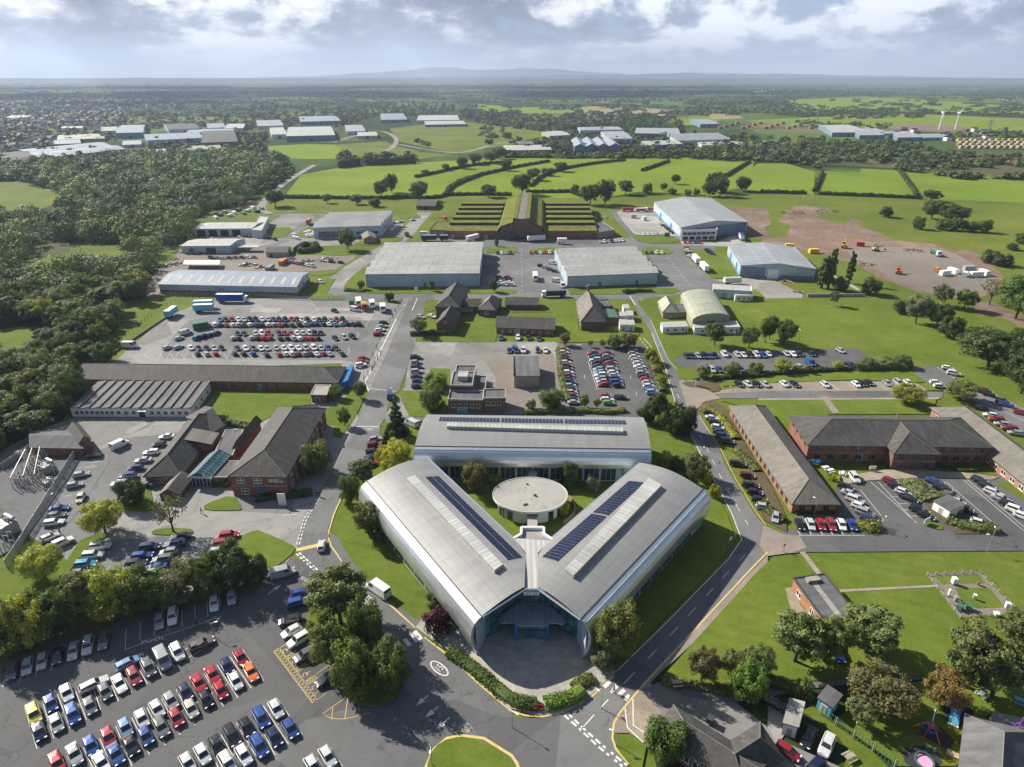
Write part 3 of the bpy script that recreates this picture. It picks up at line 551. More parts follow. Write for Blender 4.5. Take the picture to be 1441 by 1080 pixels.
mark('l:210,872 560,700', .09); mark('l:480,1035 1110,665', .09); mark('l:1060,1035 1178,965 m:0,962 150,850', .09)
bays('h', (355, 800), (440, 640), 3, (0, 0), (95, -15), base=False); bays('h', (480, 640), (540, 580), 2, (0, 0), (70, -10), base=False)
for q in ('k:578,715 835,945', 'k:620,715 832,945', 'k:735,838 785,838', 'k:770,873 800,873', 'k:808,908 860,910', 'k:700,800 745,800', 'k:1100,705 1425,980 1441,990', 'k:1120,703 1441,970', 'k:1000,715 1300,975 1290,1010', 'k:520,760 640,910 650,930 610,960', 'k:175,1017 545,1017', 'k:170,990 185,1016',
 'k:225,960 245,1015', 'k:285,960 310,1015', 'k:345,960 365,1015', 'k:400,960 425,1015', 'k:950,70 1050,135', 'k:60,150 80,195', 'k:350,160 400,200', 'k:450,160 500,195', 'k:1240,275 1441,375', 'd:820,990 900,960', 'd:815,1000 830,1020 900,1030'): mark(q, .12)
for k in range(13): mark('d:%g,%g %g,%g' % (890+k*48, 1025, 925+k*48, 960), .1)
for k in range(10): mark('h:%g,%g %g,%g' % (900+k*60, -5, 920+k*60, 25), .1)
for q in ('e:570,870 580,890 560,915 480,918', 'e:520,960 530,985 500,1010 400,1015', 'e:600,780 640,800 620,840 500,848', 'f:500,925 560,925', 'j:430,40 480,190', 'j:470,195 640,180', 'j:410,115 412,135', 'j:668,115 670,135', 'j:700,210 705,230'): mark(q, .14)
mark('e:980,945 1040,945', .4, dash=(1.2, .6)); mark('e:1085,942 1110,942', .3); mark('f:362,945 395,945', .4)
sheet('concrete_pad', 'e:140,770 670,770 650,808 600,808 600,792 130,790', 'concrete', MZ+.004); sheet('concrete_pad', 'e:340,735 540,735 530,755 330,752', 'concrete', MZ+.004); sheet('concrete_pad', 'e:-30,735 160,738 120,765 -30,762', 'concrete', MZ+.004); sheet('concrete_pad', 'e:775,800 790,780 830,725 845,715 800,800', 'concrete', MZ+.004)
sheet('concrete_pad', 'm:940,920 970,870 1000,905 975,930', 'concrete', MZ+.004); sheet('concrete_pad', 'h:700,445 730,415 800,385 850,385 740,448', 'concrete', MZ+.004); sheet('road_patch', 'n:545,800 700,850 600,960 530,900', 'slab_path', MZ-.008)
# ---------------------------------------------------------------- buildings
class FB(MB):
 def __init__(s, b): super().__init__(); s.b = b
 def mesh(s, *a, **k):
  s.v = [s.b.L(*p) for p in s.v]; return super().mesh(*a, **k)
WIN = {}
def win_mesh(w, h, nx, nz, frame, glass, bar=.07):
 k = (round(w, 2), round(h, 2), nx, nz, frame, glass)
 if k not in WIN:
  mb = MB(); mb.use(M[frame]); mb.box(-w/2, w/2, -.06, .02, 0, h); mb.box(-w/2-.08, w/2+.08, -.12, .01, -.08, -.003)
  mb.use(M[glass]); pw, ph = w/nx, h/nz
  for i in range(nx):
   for j in range(nz):
    x0, z0 = -w/2+i*pw+bar, j*ph+bar; x1, z1 = -w/2+(i+1)*pw-bar, (j+1)*ph-bar
    mb.poly([(x0, -.064, z0), (x1, -.064, z0), (x1, -.064, z1), (x0, -.064, z1)])
  WIN[k] = mb.mesh('window')
 return WIN[k]
class Bld:
 def __init__(s, name, label, pts, cat='building', group=None, z0=0.0, ortho=.0):
  P = gp(pts) if isinstance(pts, str) else pts
  A, B, C = [Vector((p.x, p.y, 0)) for p in P]
  u = B-A; v = C-B; s.W = u.length; ang = math.atan2(u.y, u.x); n = Vector((-u.y, u.x, 0)).normalized()
  if ortho:
   v = v.lerp(n*v.dot(n), ortho)
  s.D = v.length; c, sn = math.cos(-ang), math.sin(-ang)
  s.vx, s.vy = (v.x*c-v.y*sn)/s.D, (v.x*sn+v.y*c)/s.D
  s.root = empty(name, (A.x, A.y, z0), ang, label, cat, group); s.ang = ang; s.A = A
 def L(s, x, y, z): return (x+y*s.vx, y*s.vy, z)
 def fb(s, mat=None):
  m = FB(s)
  if mat: m.use(M[mat])
  return m
 def add(s, m, name, smooth=None): return m.build(name, None, s.root, smooth)
 def box(s, name, mat, *a): m = s.fb(mat); m.box(*a); return s.add(m, name)
 def walls(s, h, mat, x0=0, x1=None, y0=0, y1=None, plinth=None, ph=1., gable=None, name='wall'):
  x1 = s.W if x1 is None else x1; y1 = s.D if y1 is None else y1
  m = s.fb(mat); m.prism([(x0, y0), (x1, y0), (x1, y1), (x0, y1)], 0, h)
  if gable:
   rise, ax, n = gable; P = []
   if ax == 'x':
    for k in range(n):
     a, b = y0+(y1-y0)*k/n, y0+(y1-y0)*(k+1)/n
     for x in (x0+.001, x1-.001): m.poly([(x, a, h-.01), (x, b, h-.01), (x, (a+b)/2, h+rise)])
   else:
    for k in range(n):
     a, b = x0+(x1-x0)*k/n, x0+(x1-x0)*(k+1)/n
     for y in (y0+.001, y1-.001): m.poly([(a, y, h-.01), (b, y, h-.01), ((a+b)/2, y, h+rise)])
  if plinth:
   m.use(M[plinth]); m.prism([(x0-.04, y0-.04), (x1+.04, y0-.04), (x1+.04, y1+.04), (x0-.04, y1+.04)], 0, ph)
  return s.add(m, name)
 def slab4(s, m, p, th=.18):
  """roof plane with thickness: four corners counter-clockwise from above"""
  m.hexa([(x, y, z-th) for x, y, z in p], p)
 def gable(s, h, rise, mat, ax='x', n=1, x0=0, x1=None, y0=0, y1=None, over=.35, th=.16, name='roof', ridge=None):
  x1 = s.W if x1 is None else x1; y1 = s.D if y1 is None else y1
  m = s.fb(mat)
  for k in range(n):
   if ax == 'x':
    a, b = y0+(y1-y0)*k/n, y0+(y1-y0)*(k+1)/n; c = (a+b)/2; sl = rise/(c-a)
    oa = over if k == 0 else -.002; ob = over if k == n-1 else -.002
    s.slab4(m, [(x0-over, a-oa, h-oa*sl+.1), (x1+over, a-oa, h-oa*sl+.1), (x1+over, c-.001, h+rise+.1), (x0-over, c-.001, h+rise+.1)], th)
    s.slab4(m, [(x0-over, c+.001, h+rise+.1), (x1+over, c+.001, h+rise+.1), (x1+over, b+ob, h-ob*sl+.1), (x0-over, b+ob, h-ob*sl+.1)], th)
    if ridge: m.use(M[ridge]); m.box(x0-over, x1+over, c-.22, c+.22, h+rise+.06, h+rise+.16); m.use(M[mat])
   else:
    a, b = x0+(x1-x0)*k/n, x0+(x1-x0)*(k+1)/n; c = (a+b)/2; sl = rise/(c-a)
    oa = over if k == 0 else -.002; ob = over if k == n-1 else -.002
    s.slab4(m, [(a-oa, y0-over, h-oa*sl+.1), (c-.001, y0-over, h+rise+.1), (c-.001, y1+over, h+rise+.1), (a-oa, y1+over, h-oa*sl+.1)], th)
    s.slab4(m, [(c+.001, y0-over, h+rise+.1), (b+ob, y0-over, h-ob*sl+.1), (b+ob, y1+over, h-ob*sl+.1), (c+.001, y1+over, h+rise+.1)], th)
    if ridge: m.use(M[ridge]); m.box(c-.22, c+.22, y0-over, y1+over, h+rise+.06, h+rise+.16); m.use(M[mat])
  return s.add(m, name)
 def hip(s, h, rise, mat_a, mat_b=None, ax='x', x0=0, x1=None, y0=0, y1=None, over=.5, hips=(1, 1), run=None, name='roof', ridge='ridge_tile'):
  """hipped roof; mat_a on the long slopes, mat_b on the hips (same slates, laid the other way)"""
  x1 = s.W if x1 is None else x1; y1 = s.D if y1 is None else y1
  x0 -= over; x1 += over; y0 -= over; y1 += over; z = h; m = s.fb(mat_a); mat_b = mat_b or mat_a
  if ax == 'x':
   c = (y0+y1)/2; r = run or (y1-y0)/2; p, q = (x0+r*hips[0], c, z+rise), (x1-r*hips[1], c, z+rise)
   cs = [(x0, y0, z), (x1, y0, z), (x1, y1, z), (x0, y1, z)]
   m.poly([cs[0], cs[1], q, p]); m.poly([cs[2], cs[3], p, q]); m.use(M[mat_b]); m.poly([cs[1], cs[2], q]); m.poly([cs[3], cs[0], p])
  else:
   c = (x0+x1)/2; r = run or (x1-x0)/2; p, q = (c, y0+r*hips[0], z+rise), (c, y1-r*hips[1], z+rise)
   cs = [(x0, y0, z), (x1, y0, z), (x1, y1, z), (x0, y1, z)]
   m.poly([cs[1], cs[2], q, p]); m.poly([cs[3], cs[0], p, q]); m.use(M[mat_b]); m.poly([cs[0], cs[1], p]); m.poly([cs[2], cs[3], q])
  m.use(M['dark_metal']); m.prism([(x0, y0), (x1, y0), (x1, y1), (x0, y1)], z-.22, z-.002, True)
  if ridge:
   m.use(M[ridge])
   for a, b in ((p, q), (cs[0], p), (cs[1], q if ax == 'x' else p), (cs[2], q), (cs[3], p if ax == 'x' else q)):
    if (Vector(a)-Vector(b)).length > .5: m.tube(Vector(a)+Vector((0, 0, .02)), Vector(b)+Vector((0, 0, .02)), .09, None, 4)
  return s.add(m, name)
 def flat(s, h, mat, x0=0, x1=None, y0=0, y1=None, par=.45, pw=.3, edge='white_paint', name='roof', over=.1):
  x1 = s.W if x1 is None else x1; y1 = s.D if y1 is None else y1
  x0 -= over; x1 += over; y0 -= over; y1 += over
  m = s.fb(mat); m.box(x0+pw, x1-pw, y0+pw, y1-pw, h+.01, h+.12)
  m.use(M[edge])
  for q in ((x0, x1, y0, y0+pw), (x0, x1, y1-pw, y1), (x0, x0+pw, y0+pw+.002, y1-pw-.002), (x1-pw, x1, y0+pw+.002, y1-pw-.002)): m.box(*q, h+.005, h+par)
  return s.add(m, name)
 def face(s, face, t, x0=0, x1=None, y0=0, y1=None):
  x1 = s.W if x1 is None else x1; y1 = s.D if y1 is None else y1
  av = math.atan2(s.vy, s.vx)
  if face == 'front': return s.L(x0+t, y0, 0), 0
  if face == 'back': return s.L(x1-t, y1, 0), math.pi
  if face == 'right': return s.L(x1, y0+t, 0), av
  return s.L(x0, y1-t, 0), av+math.pi
 def win(s, face, ts, z, w=1.2, h=1.2, nx=2, nz=1, frame='white_paint', glass='glass', name='window', **k):
  for t in ts:
   p, rz = s.face(face, t, **k); link(name, win_mesh(w, h, nx, nz, frame, glass), s.root, (p[0], p[1], z), rz)
 def wins(s, face, a, b, n, z, w=1.2, h=1.2, **k): s.win(face, [a+(b-a)*(i+.5)/n for i in range(n)], z, w, h, **k)
 def door(s, face, t, w=1., h=2.1, mat='blue_door', frame='white_paint', name='door', **k):
  p, rz = s.face(face, t, **k); key = ('door', w, h, mat, frame)
  if key not in WIN:
   mb = MB(); mb.use(M[frame]); mb.box(-w/2-.08, w/2+.08, -.05, .02, 0, h+.08); mb.use(M[mat]); mb.box(-w/2, w/2, -.054, -.01, .02, h); WIN[key] = mb.mesh('door')
  return link(name, WIN[key], s.root, (p[0], p[1], 0.02), rz)
 def rooflight(s, pts, mat='rooflight', name='rooflight'):
  m = s.fb(mat); m.hexa([(x, y, z-.02) for x, y, z in pts], [(x, y, z+.03) for x, y, z in pts]); return s.add(m, name)
 def pipe(s, x, y, z0, z1, r=.06, mat='galvanised', name='downpipe'): m = s.fb(mat); m.cyl(x, y, z0, z1, r, None, 6); return s.add(m, name)
plain('clerestory', (.045, .04, .03), .7, var=.5); plain('ridge_tile', (.17, .155, .14), .8); plain('rooflight', (.52, .50, .38), .35, var=.2); plain('rooflight_dim', (.40, .41, .37), .4, var=.2); plain('rooflight_dark', (.24, .26, .29), .3, var=.2)
def span_lights(b, h, rise, n, cnt, mat='rooflight_dim', ax='x', frac=(.25, .9), w=1.0, sides=(0,), pad=.03, over=0):
 """translucent strips lying on the slopes of a multi-span roof"""
 for k in range(n):
  for sd in sides:
   Lx = b.W if ax == 'x' else b.D; Ly = b.D if ax == 'x' else b.W
   a, c = Ly*k/n, Ly*(k+.5)/n
   if sd: a, c = Ly*(k+1)/n, Ly*(k+.5)/n
   f0, f1 = frac; y0, y1 = a+(c-a)*f0, a+(c-a)*f1; z0, z1 = h+rise*f0+.1+pad, h+rise*f1+.1+pad
   for i in range(cnt):
    x = Lx*(i+.5)/cnt
    q = [(x-w/2, y0, z0), (x+w/2, y0, z0), (x+w/2, y1, z1), (x-w/2, y1, z1)]
    if ax != 'x': q = [(y, x_, z) for x_, y, z in q]
    b.rooflight(q, mat)
# ---- big pale warehouses
def warehouse(label, pts, h, rise, n, ndoor=(), wall='cladding_pale', roof='roof_sheet_across', lights=10, cat='warehouse', name='warehouse', plinth=None, trim='grey_paint'):
 b = Bld(name, label, pts, cat, ortho=.3); b.walls(h, wall, gable=(rise, 'x', n), plinth=plinth)
 b.gable(h, rise, roof, 'x', n, over=.3); span_lights(b, h, rise, n, lights, sides=(0,), frac=(.3, .85), w=.9)
 m = b.fb(trim); m.box(-.35, b.W+.35, -.55, -.32, h-.25, h+.08); b.add(m, 'gutter')
 for t in np.linspace(0.4, b.W-.4, 4): b.pipe(t, -.08, .1, h, .07)
 for t, w, hh, mt in ndoor: b.door('front', t, w, hh, mt, 'grey_paint', 'loading_door' if w > 2 else 'door')
 return b
b = warehouse('large pale five-ridge warehouse with small trees on the lawn along its front', 'p:516,405 p:674.5,403.5 p:681.5,339.5,8', 7.1, 1.9, 5, ((30, 1, 2.1, 'blue_door'),))
b.wins('right', 6, b.D-6, 4, 2.5, 1.4, 1.2)
b = warehouse('pale five-ridge warehouse behind the chapel, vehicles parked against its left wall', 'f:312,619 f:818,599 p:896,343.8,7.6', 6.0, 1.8, 5, ((b.W*.3, 1.2, 2.4, 'blue_door'), (b.W*.64, 1.2, 2.4, 'blue_door')))
b.door('left', b.D*.5, 4, 4, 'grey_paint', 'white_paint', 'loading_door'); b.door('left', b.D*.25, 4, 4, 'grey_paint', 'white_paint', 'loading_door')
# ---- sawtooth factory
b = Bld('factory', 'long factory with a sawtooth roof, open loading yard of white stock along its front', 'e:330,347 e:708,333 p:558.5,295.8,10.5', 'factory', ortho=.3)
b.walls(7.4, 'cladding_pale'); n = 5; m = b.fb('roof_sheet_across'); g2 = b.fb('cladding_blue'); gl = b.fb('glass')
for k in range(n):
 a, c = b.D*k/n, b.D*(k+1)/n; q = a+(c-a)*.86
 b.slab4(m, [(-.3, a-.1, 7.5), (b.W+.3, a-.1, 7.5), (b.W+.3, q, 10.4), (-.3, q, 10.4)], .15)
 gl.hexa([(0, q+.01, 7.4), (b.W, q+.01, 7.4), (b.W, c-.15, 7.4), (0, c-.15, 7.4)], [(0, q+.01, 10.2), (b.W, q+.01, 10.2), (b.W, q+.15, 10.2), (0, q+.15, 10.2)])
 for x in (.02, b.W-.02): g2.poly([(x, a, 7.39), (x, c-.1, 7.39), (x, q+.1, 10.25)])
b.add(m, 'roof'); b.add(g2, 'gable'); b.add(gl, 'roof_glazing')
b.wins('front', 3, b.W*.36, 4, 1., 3.4, 3.6, nx=3, nz=2, frame='grey_paint'); b.wins('front', b.W*.62, b.W-2, 5, 2.2, 2.6, 1.6, frame='grey_paint'); b.door('front', b.W*.52, 4.5, 4.4, 'grey_paint', 'dark_metal', 'loading_door'); b.wins('right', 4, b.D-4, 6, 3.5, 2, 1.4, frame='grey_paint')
for i in range(5): b.box('roof_vent', 'white_paint', 8+i*b.W*.18, 9+i*b.W*.18, b.D*.55, b.D*.55+1, 8.6, 9.5)
# ---- grass-roofed hangar
b = Bld('turf_hangar', 'old brick hangar with turf growing over its stepped roofs and dark end gable', 'e:1075,345 f:478,345 p:830,289,4', 'hangar', ortho=.3)
W, D = b.W, b.D; cx0, cx1 = W*.36, W*.635; print('hangar', W, D)
b.walls(5.2, 'brick', 0, cx0-.02, 0, D); b.walls(5.2, 'brick', cx1+.02, W, 0, D)
for (xa, xb) in ((-.2, cx0-2.6), (cx1+2.6, W+.2)):
 for k in range(6):
  a = D*k/6; c = D*(k+1)/6; z = 5.0+k*.25; m = b.fb('turf_roof'); f0 = 0 if k == 0 else 1.7
  b.slab4(m, [(xa, a-.1, z+.3+f0), (xb, a-.1, z+.3+f0), (xb, c-.3, z+.55), (xa, c-.3, z+.55)], .4); b.add(m, 'turf_roof')
  if k: m = b.fb('clerestory'); m.box(xa+.2, xb-.2, a, a+.3, z-.2, z+f0); b.add(m, 'clerestory')
b.walls(8.5, 'brick_dark', cx0, cx1, -3, D, gable=(3.6, 'y', 1), name='main_wall')
c = (cx0+cx1)/2
for sg in (-1, 1):
 e = cx0 if sg < 0 else cx1
 for q in ([(e+sg*2.6, -3.2, 5.3), (e, -3.2, 8.9), (e, D, 8.9), (e+sg*2.6, D, 5.3)], [(e, -3.2, 8.95), (c+sg*W*.055, -3.2, 11.6), (c+sg*W*.055, D, 11.6), (e, D, 8.95)]):
  if sg > 0: q = q[::-1]
  m = b.fb('turf_roof'); m.hexa([(x, y, z-.35) for x, y, z in q], q); b.add(m, 'turf_roof')
m = b.fb('roof_tile'); m.box(c-W*.055, c+W*.055, -3.2, D, 13.6, 13.8); b.add(m, 'ridge_walkway'); b.box('monitor_wall', 'brick_dark', c-W*.055, c+W*.055, -3.1, D-.1, 8.6, 13.59)
for sg in (-1, 1): b.box('turf_verge', 'turf_roof', c+sg*W*.041-W*.014, c+sg*W*.041+W*.014, -3.1, D, 13.81, 14.1)
for i in range(3): b.win('front', [cx0+W*.03+i*W*.055], .5, W*.045, 5.2, nx=3, nz=4, frame='dark_metal', y0=-3, glass='glass')
for i in range(6): b.door('front', 4+i*(cx0-8)/5, 2.2, 2.8, 'rust' if i % 2 else 'grey_paint', 'brick_dark', 'door')
for i in range(4): b.door('front', cx1+4+i*(W-cx1-7)/3, 2.2, 2.8, 'rust', 'brick_dark', 'door')
# ---- right-hand sheds
b = Bld('distribution_shed', 'large blue-grey shed with a broad low-pitched roof, largest by the open fields', 'f:945,352 f:1320,318 p:1001,278,9', 'warehouse', ortho=0)
h = 8.2; b.walls(h, 'cladding_pale', gable=(2.6, 'y', 1), plinth='cladding_blue', ph=2.2); b.gable(h, 2.6, 'roof_steel_across', 'y', 1); span_lights(b, h, 2.6, 1, 12, 'rooflight_dim', 'y', (.2, .85), 1.0, (0, 1))
b.box('gable_panel', 'cladding_blue', b.W*.52, b.W*.98, -.06, -.003, .1, h-.4); b.door('front', b.W*.78, 5, 5, 'dark_metal', 'grey_paint', 'loading_door'); b.door('front', b.W*.62, 4.5, 5, 'grey_paint', 'white_paint', 'loading_door'); b.door('left', b.D*.3, 5, 5, 'blue_door', 'grey_paint', 'loading_door'); b.door('left', b.D*.7, 5, 5, 'blue_door', 'grey_paint', 'loading_door')
b = Bld('office_block', 'white two-storey office block attached to the front of the largest blue-grey shed', 'f:950,357 f:1150,352 f:1155,318', 'office', ortho=.3)
b.walls(6.6, 'render_white'); b.flat(6.6, 'roof_felt', par=.6); b.wins('front', 1, b.W-1, 7, 3.9, b.W/9, 1.5, frame='dark_metal'); b.wins('front', 1, b.W-1, 5, .8, b.W/7.5, 1.9, frame='dark_metal'); b.wins('left', 1, b.D-1, 3, 3.9, 2, 1.4, frame='dark_metal')
b = Bld('distribution_shed', 'blue-fronted shed with rows of dark rooflights next to the parked white trailers', 'f:1280,562 g:258,582 p:1119,345,8', 'warehouse', ortho=0)
h = 6.6; b.walls(h, 'cladding_pale', gable=(2., 'y', 1), plinth='cladding_blue', ph=1.4); b.gable(h, 2., 'roof_steel_across', 'y', 1); span_lights(b, h, 2., 1, 9, 'rooflight_dark', 'y', (.12, .5), 1.2, (0, 1)); span_lights(b, h, 2., 1, 9, 'rooflight_dark', 'y', (.6, .9), 1.2, (0,))
m = b.fb('cladding_blue'); m.box(b.W*.02, b.W*.34, -.06, -.003, .1, h-.6); b.add(m, 'gable_panel'); b.door('front', b.W*.2, 5, 5, 'dark_metal', 'blue_door', 'loading_door'); b.door('front', b.W*.45, 5.5, 5.2, 'white_paint', 'blue_door', 'loading_door'); b.box('gable_panel', 'cladding_blue', b.W*.56, b.W*.99, -.06, -.003, .1, 2.4)
b.door('left', b.D*.3, 5, 5, 'blue_door', 'grey_paint', 'loading_door'); b.door('left', b.D*.75, 5, 5, 'blue_door', 'grey_paint', 'loading_door')
# ---- left-hand sheds
b = Bld('long_shed', 'long low shed with a brick base and pale rooflights above the blue lorry', 'd:905,655 e:235,672 p:432.5,383.5,5', 'workshop', ortho=.2)
h = 5.0; b.walls(h, 'cladding_pale', gable=(1.8, 'x', 1), plinth='brick', ph=2.0); b.gable(h, 1.8, 'roof_blue', 'x'); span_lights(b, h, 1.8, 1, 13, 'rooflight', 'x', (.2, .85), 1.4, (0,))
for i in range(6): b.pipe(b.W*(i+.5)/6, -.1, .1, h)
b.door('front', b.W*.1, 1.2, 2.2); b.door('front', b.W*.45, 3.5, 3.6, 'grey_paint'); b.door('right', b.D*.5, 3.6, 4, 'blue_door', 'white_paint', 'loading_door'); b.wins('right', 1, b.D-1, 3, 3.4, 1.6, 1.2)
b = Bld('workshop', 'grey metal workshop with a sloping pale roof in the scrap yard, nearer of the two', 'd:1027,430 d:1300,428 p:346,336,5', 'workshop', ortho=.2)
b.walls(4.8, 'cladding_pale', gable=(1.2, 'x', 1)); b.gable(4.8, 1.2, 'roof_sheet', 'x'); b.door('front', b.W*.6, 6, 3.6, 'dark_metal', 'grey_paint', 'loading_door'); b.door('front', b.W*.2, 3, 3, 'rust', 'grey_paint', 'loading_door')
b = Bld('workshop', 'pale workshop with four open vehicle bays at the edge of the wood', 'd:1098,333 d:1425,330 p:371,312.5,5.5', 'workshop', ortho=.2)
b.walls(5.2, 'cladding_pale', gable=(1.2, 'x', 1)); b.gable(5.2, 1.2, 'roof_sheet', 'x')
for i in range(4): b.door('front', b.W*(.12+.2*i), b.W*.14, 4.2, 'rubber_black', 'grey_paint', 'vehicle_bay')
b = Bld('open_lean_to', 'low white-roofed shelter among the scrap beside the long shed', 'd:1035,517 d:1240,517 d:1245,492', 'shelter'); b.box('roof', 'white_paint', 0, b.W, 0, b.D, 2.6, 2.8)
for x in np.linspace(.2, b.W-.2, 5): b.pipe(x, .2, 0, 2.6, .1, name='post'); b.pipe(x, b.D-.2, 0, 2.6, .1, name='post')
b = Bld('open_lean_to', 'long grey shelter roof along the back of the scrap yard track', 'd:1290,422 e:20,422 e:20,412', 'shelter'); b.box('roof', 'roof_sheet', 0, b.W, 0, b.D+2, 3., 3.2)
for x in np.linspace(.2, b.W-.2, 6): b.pipe(x, .2, 0, 3., .1, name='post')
b = Bld('field_barn', 'small dark brick barn on the grass edge below the bright fields', 'e:905,182 e:1010,184 e:1012,150', 'barn', ortho=.5); b.walls(3.2, 'brick_dark', gable=(1.6, 'x', 1)); b.gable(3.2, 1.6, 'roof_slate', 'x'); b.door('front', b.W*.5, 3, 2.6, 'rubber_black', 'timber')
b = Bld('shed', 'small stone shed beside the oak before the sawtooth factory', 'e:607,375 e:680,370 e:672,340', 'shed', ortho=.5); b.walls(3.2, 'brick_buff', gable=(1.8, 'y', 1)); b.gable(3.2, 1.8, 'roof_tile_across', 'y'); b.door('front', b.W*.5, 1.1, 2.1, 'timber')
b = Bld('shed', 'low flat brick annexe at the near corner of the turf-roofed hangar', 'e:980,335 e:1075,340 e:1075,290', 'annexe', ortho=.5); b.walls(4.6, 'brick_buff'); b.flat(4.6, 'turf_roof', edge='brick_dark'); b.door('front', 4, 2.4, 3, 'cyan_paint'); b.door('front', 9, 2.4, 3, 'grey_paint')
b = Bld('shed', 'low brick annexe at the right end of the turf-roofed hangar', 'f:480,345 f:578,330 f:570,275', 'annexe', ortho=.5); b.walls(4., 'brick_buff'); b.flat(4., 'roof_felt', edge='stone_grey'); b.wins('front', .5, b.W-.5, 3, 1.2, 1.8, 1.4)
b = Bld('shed', 'grey-roofed shed half hidden behind bushes at the track into the scrap yard', 'e:60,450 e:180,450 e:170,415', 'shed', ortho=.5); b.walls(3., 'timber_grey', gable=(1.2, 'x', 1)); b.gable(3., 1.2, 'roof_slate', 'x'); b.door('front', 3, 2.4, 2.4, 'dark_metal')
b = Bld('site_office', 'grey portal building at the far left yard beside parked cars', 'd:1420,340 e:40,345 e:38,258', 'workshop', ortho=.2); b.walls(5, 'cladding_pale'); b.flat(5, 'roof_sheet', edge='grey_paint'); b.door('right', 4, 3.4, 3.4, 'grey_paint')
# ---------------------------------------------------------------- the Y-shaped office building with barrel roofs
def child_frame(b, parent):
 b.root.parent = parent; b.root.location = b.root.location-parent.location
def inv(b, P):
 d = P-b.A; c, s_ = math.cos(-b.ang), math.sin(-b.ang); x, y = d.x*c-d.y*s_, d.x*s_+d.y*c
 t = y/b.vy; return x-t*b.vx, t
ctr = G(748, 800); YB = empty('office_building', (ctr.x, ctr.y, 0), 0, 'large silver Y-shaped office building with three curved metal roofs and solar panels, round pavilion inside', 'office building')
ZE, RISE = 9.6, 1.5
def wing(P, front, arrays, box, nwin, ends, fside=None, zs=4.3):
 """P: outer near, outer far, inner corner; front: bevelled end line towards the entrance; fside: which end carries it"""
 b = Bld('wing', None, [Vector((p.x, p.y, 0)) for p in P], None); child_frame(b, YB); W, D = b.W, b.D
 zr = lambda y: ZE+RISE*math.sin(math.pi*min(1, max(0, (y+.6)/(D+1.6))))
 fr = sorted([inv(b, G(x, y, z)) for x, y, z in front], key=lambda q: q[1]) if front else []
 if fr: print('wing front', [(round(x, 1), round(y, 1)) for x, y in fr], W, D)
 def edge(y):
  for (x0, y0), (x1, y1) in zip(fr, fr[1:]):
   if y0 <= y <= y1: return x0+(x1-x0)*(y-y0)/max(1e-6, y1-y0)
  return fr[0][0] if y < fr[0][1] else fr[-1][0]
 lo = (lambda y: edge(y)) if fside == 0 else (lambda y: 0.)
 hi = (lambda y: edge(y)) if fside == 1 else (lambda y: W)
 i0, i1 = lo(D), hi(D)
 ys = sorted(set([D*i/16 for i in range(17)]+[min(D, max(0, q[1])) for q in fr])); m = b.fb('roof_seam')
 for a, c in zip(ys, ys[1:]):
  if c-a < 1e-4: continue
  n = 12; a0, a1, c0, c1 = lo(a), hi(a), lo(c), hi(c)
  for k in range(n):
   t0, t1 = k/n, (k+1)/n
   m.poly([(a0+(a1-a0)*t0, a, zr(a)), (a0+(a1-a0)*t1, a, zr(a)), (c0+(c1-c0)*t1, c, zr(c)), (c0+(c1-c0)*t0, c, zr(c))])
 b.add(m, 'roof', 60)
 prof = [(0, ZE), (-.9, 9.35), (-1.6, 8.8), (-2.1, 8.), (-2.4, 7.1), (-2.5, 6.2), (-2.45, 5.2), (-2.3, zs)]; full = prof+[(-2.1, min(3.4, zs-.2)), (-1.8, 2.6), (-1.2, 1.2), (-.5, 0.05)]
 m = b.fb('shell_metal'); e0, e1 = ends
 for (xa, xb, pr) in ((0, e0, full), (e0, W-e1, prof), (W-e1, W, full)):
  for (ya, za), (yb, zb) in zip(pr, pr[1:]): m.poly([(xa, yb, zb), (xb, yb, zb), (xb, ya, za), (xa, ya, za)])
 for xx in (e0, W-e1): m.poly([(xx, y, z) for y, z in full[7:]]+[(xx, -.5, zs)])
 arch = [(D, .05), (D, ZE)]+[(D*i/8, zr(D*i/8)) for i in range(7, 0, -1)]
 for xx, sd in ((0, 0), (W, 1)): 
  if fside == sd:
   for (ya, za), (yb, zb) in zip(full, full[1:]): m.poly([(xx, ya, za), (xx, yb, zb), (xx, yb+.55, zb-.05 if zb > 1 else zb), (xx, ya+.55, za-.4 if za > 9 else za-.05)])
  else: m.poly([(xx, y, z) for y, z in full]+[(xx, y, z) for y, z in arch])
 m.poly([(e0, -2.3, zs), (W-e1, -2.3, zs), (W-e1, -1.1, zs), (e0, -1.1, zs)])
 b.add(m, 'shell', 50)
 m = b.fb('dark_metal'); m.box(0, W, -.16, .12, ZE-.05, ZE+.07); b.add(m, 'gutter')
 m = b.fb('shell_metal'); m.box(i0, i1, D-.1, D+.45, ZE-.9, ZE+.12); b.add(m, 'eaves_trim')
 m = b.fb('cladding_pale'); m.prism([(.5, -1.1), (W-.5, -1.1), (min(W-.5, i1-.2), D-.3), (max(.5, i0+.2), D-.3)], 0, ZE-.3); b.add(m, 'wall')
 for i in range(nwin):
  ww = (W-e0-e1-3)/nwin; t = e0+1.5+ww*(i+.5); ww -= .5
  b.win('front', [t], zs-1.75, ww, 1.6, 3, 1, 'grey_paint', y0=-1.1); b.win('front', [t], .5, ww, zs-2.6, 3, 1, 'grey_paint', y0=-1.1)
 nb = max(4, nwin-2)
 for i in range(nb):
  t = 2+(i1-i0-4)*(i+.5)/nb
  for z, h in ((.8, 2.2), (5.2, 1.8)): b.win('back', [t], z, 3.0, h, 3, 1, 'grey_paint', y0=0, y1=D-.3, x0=i0, x1=i1)
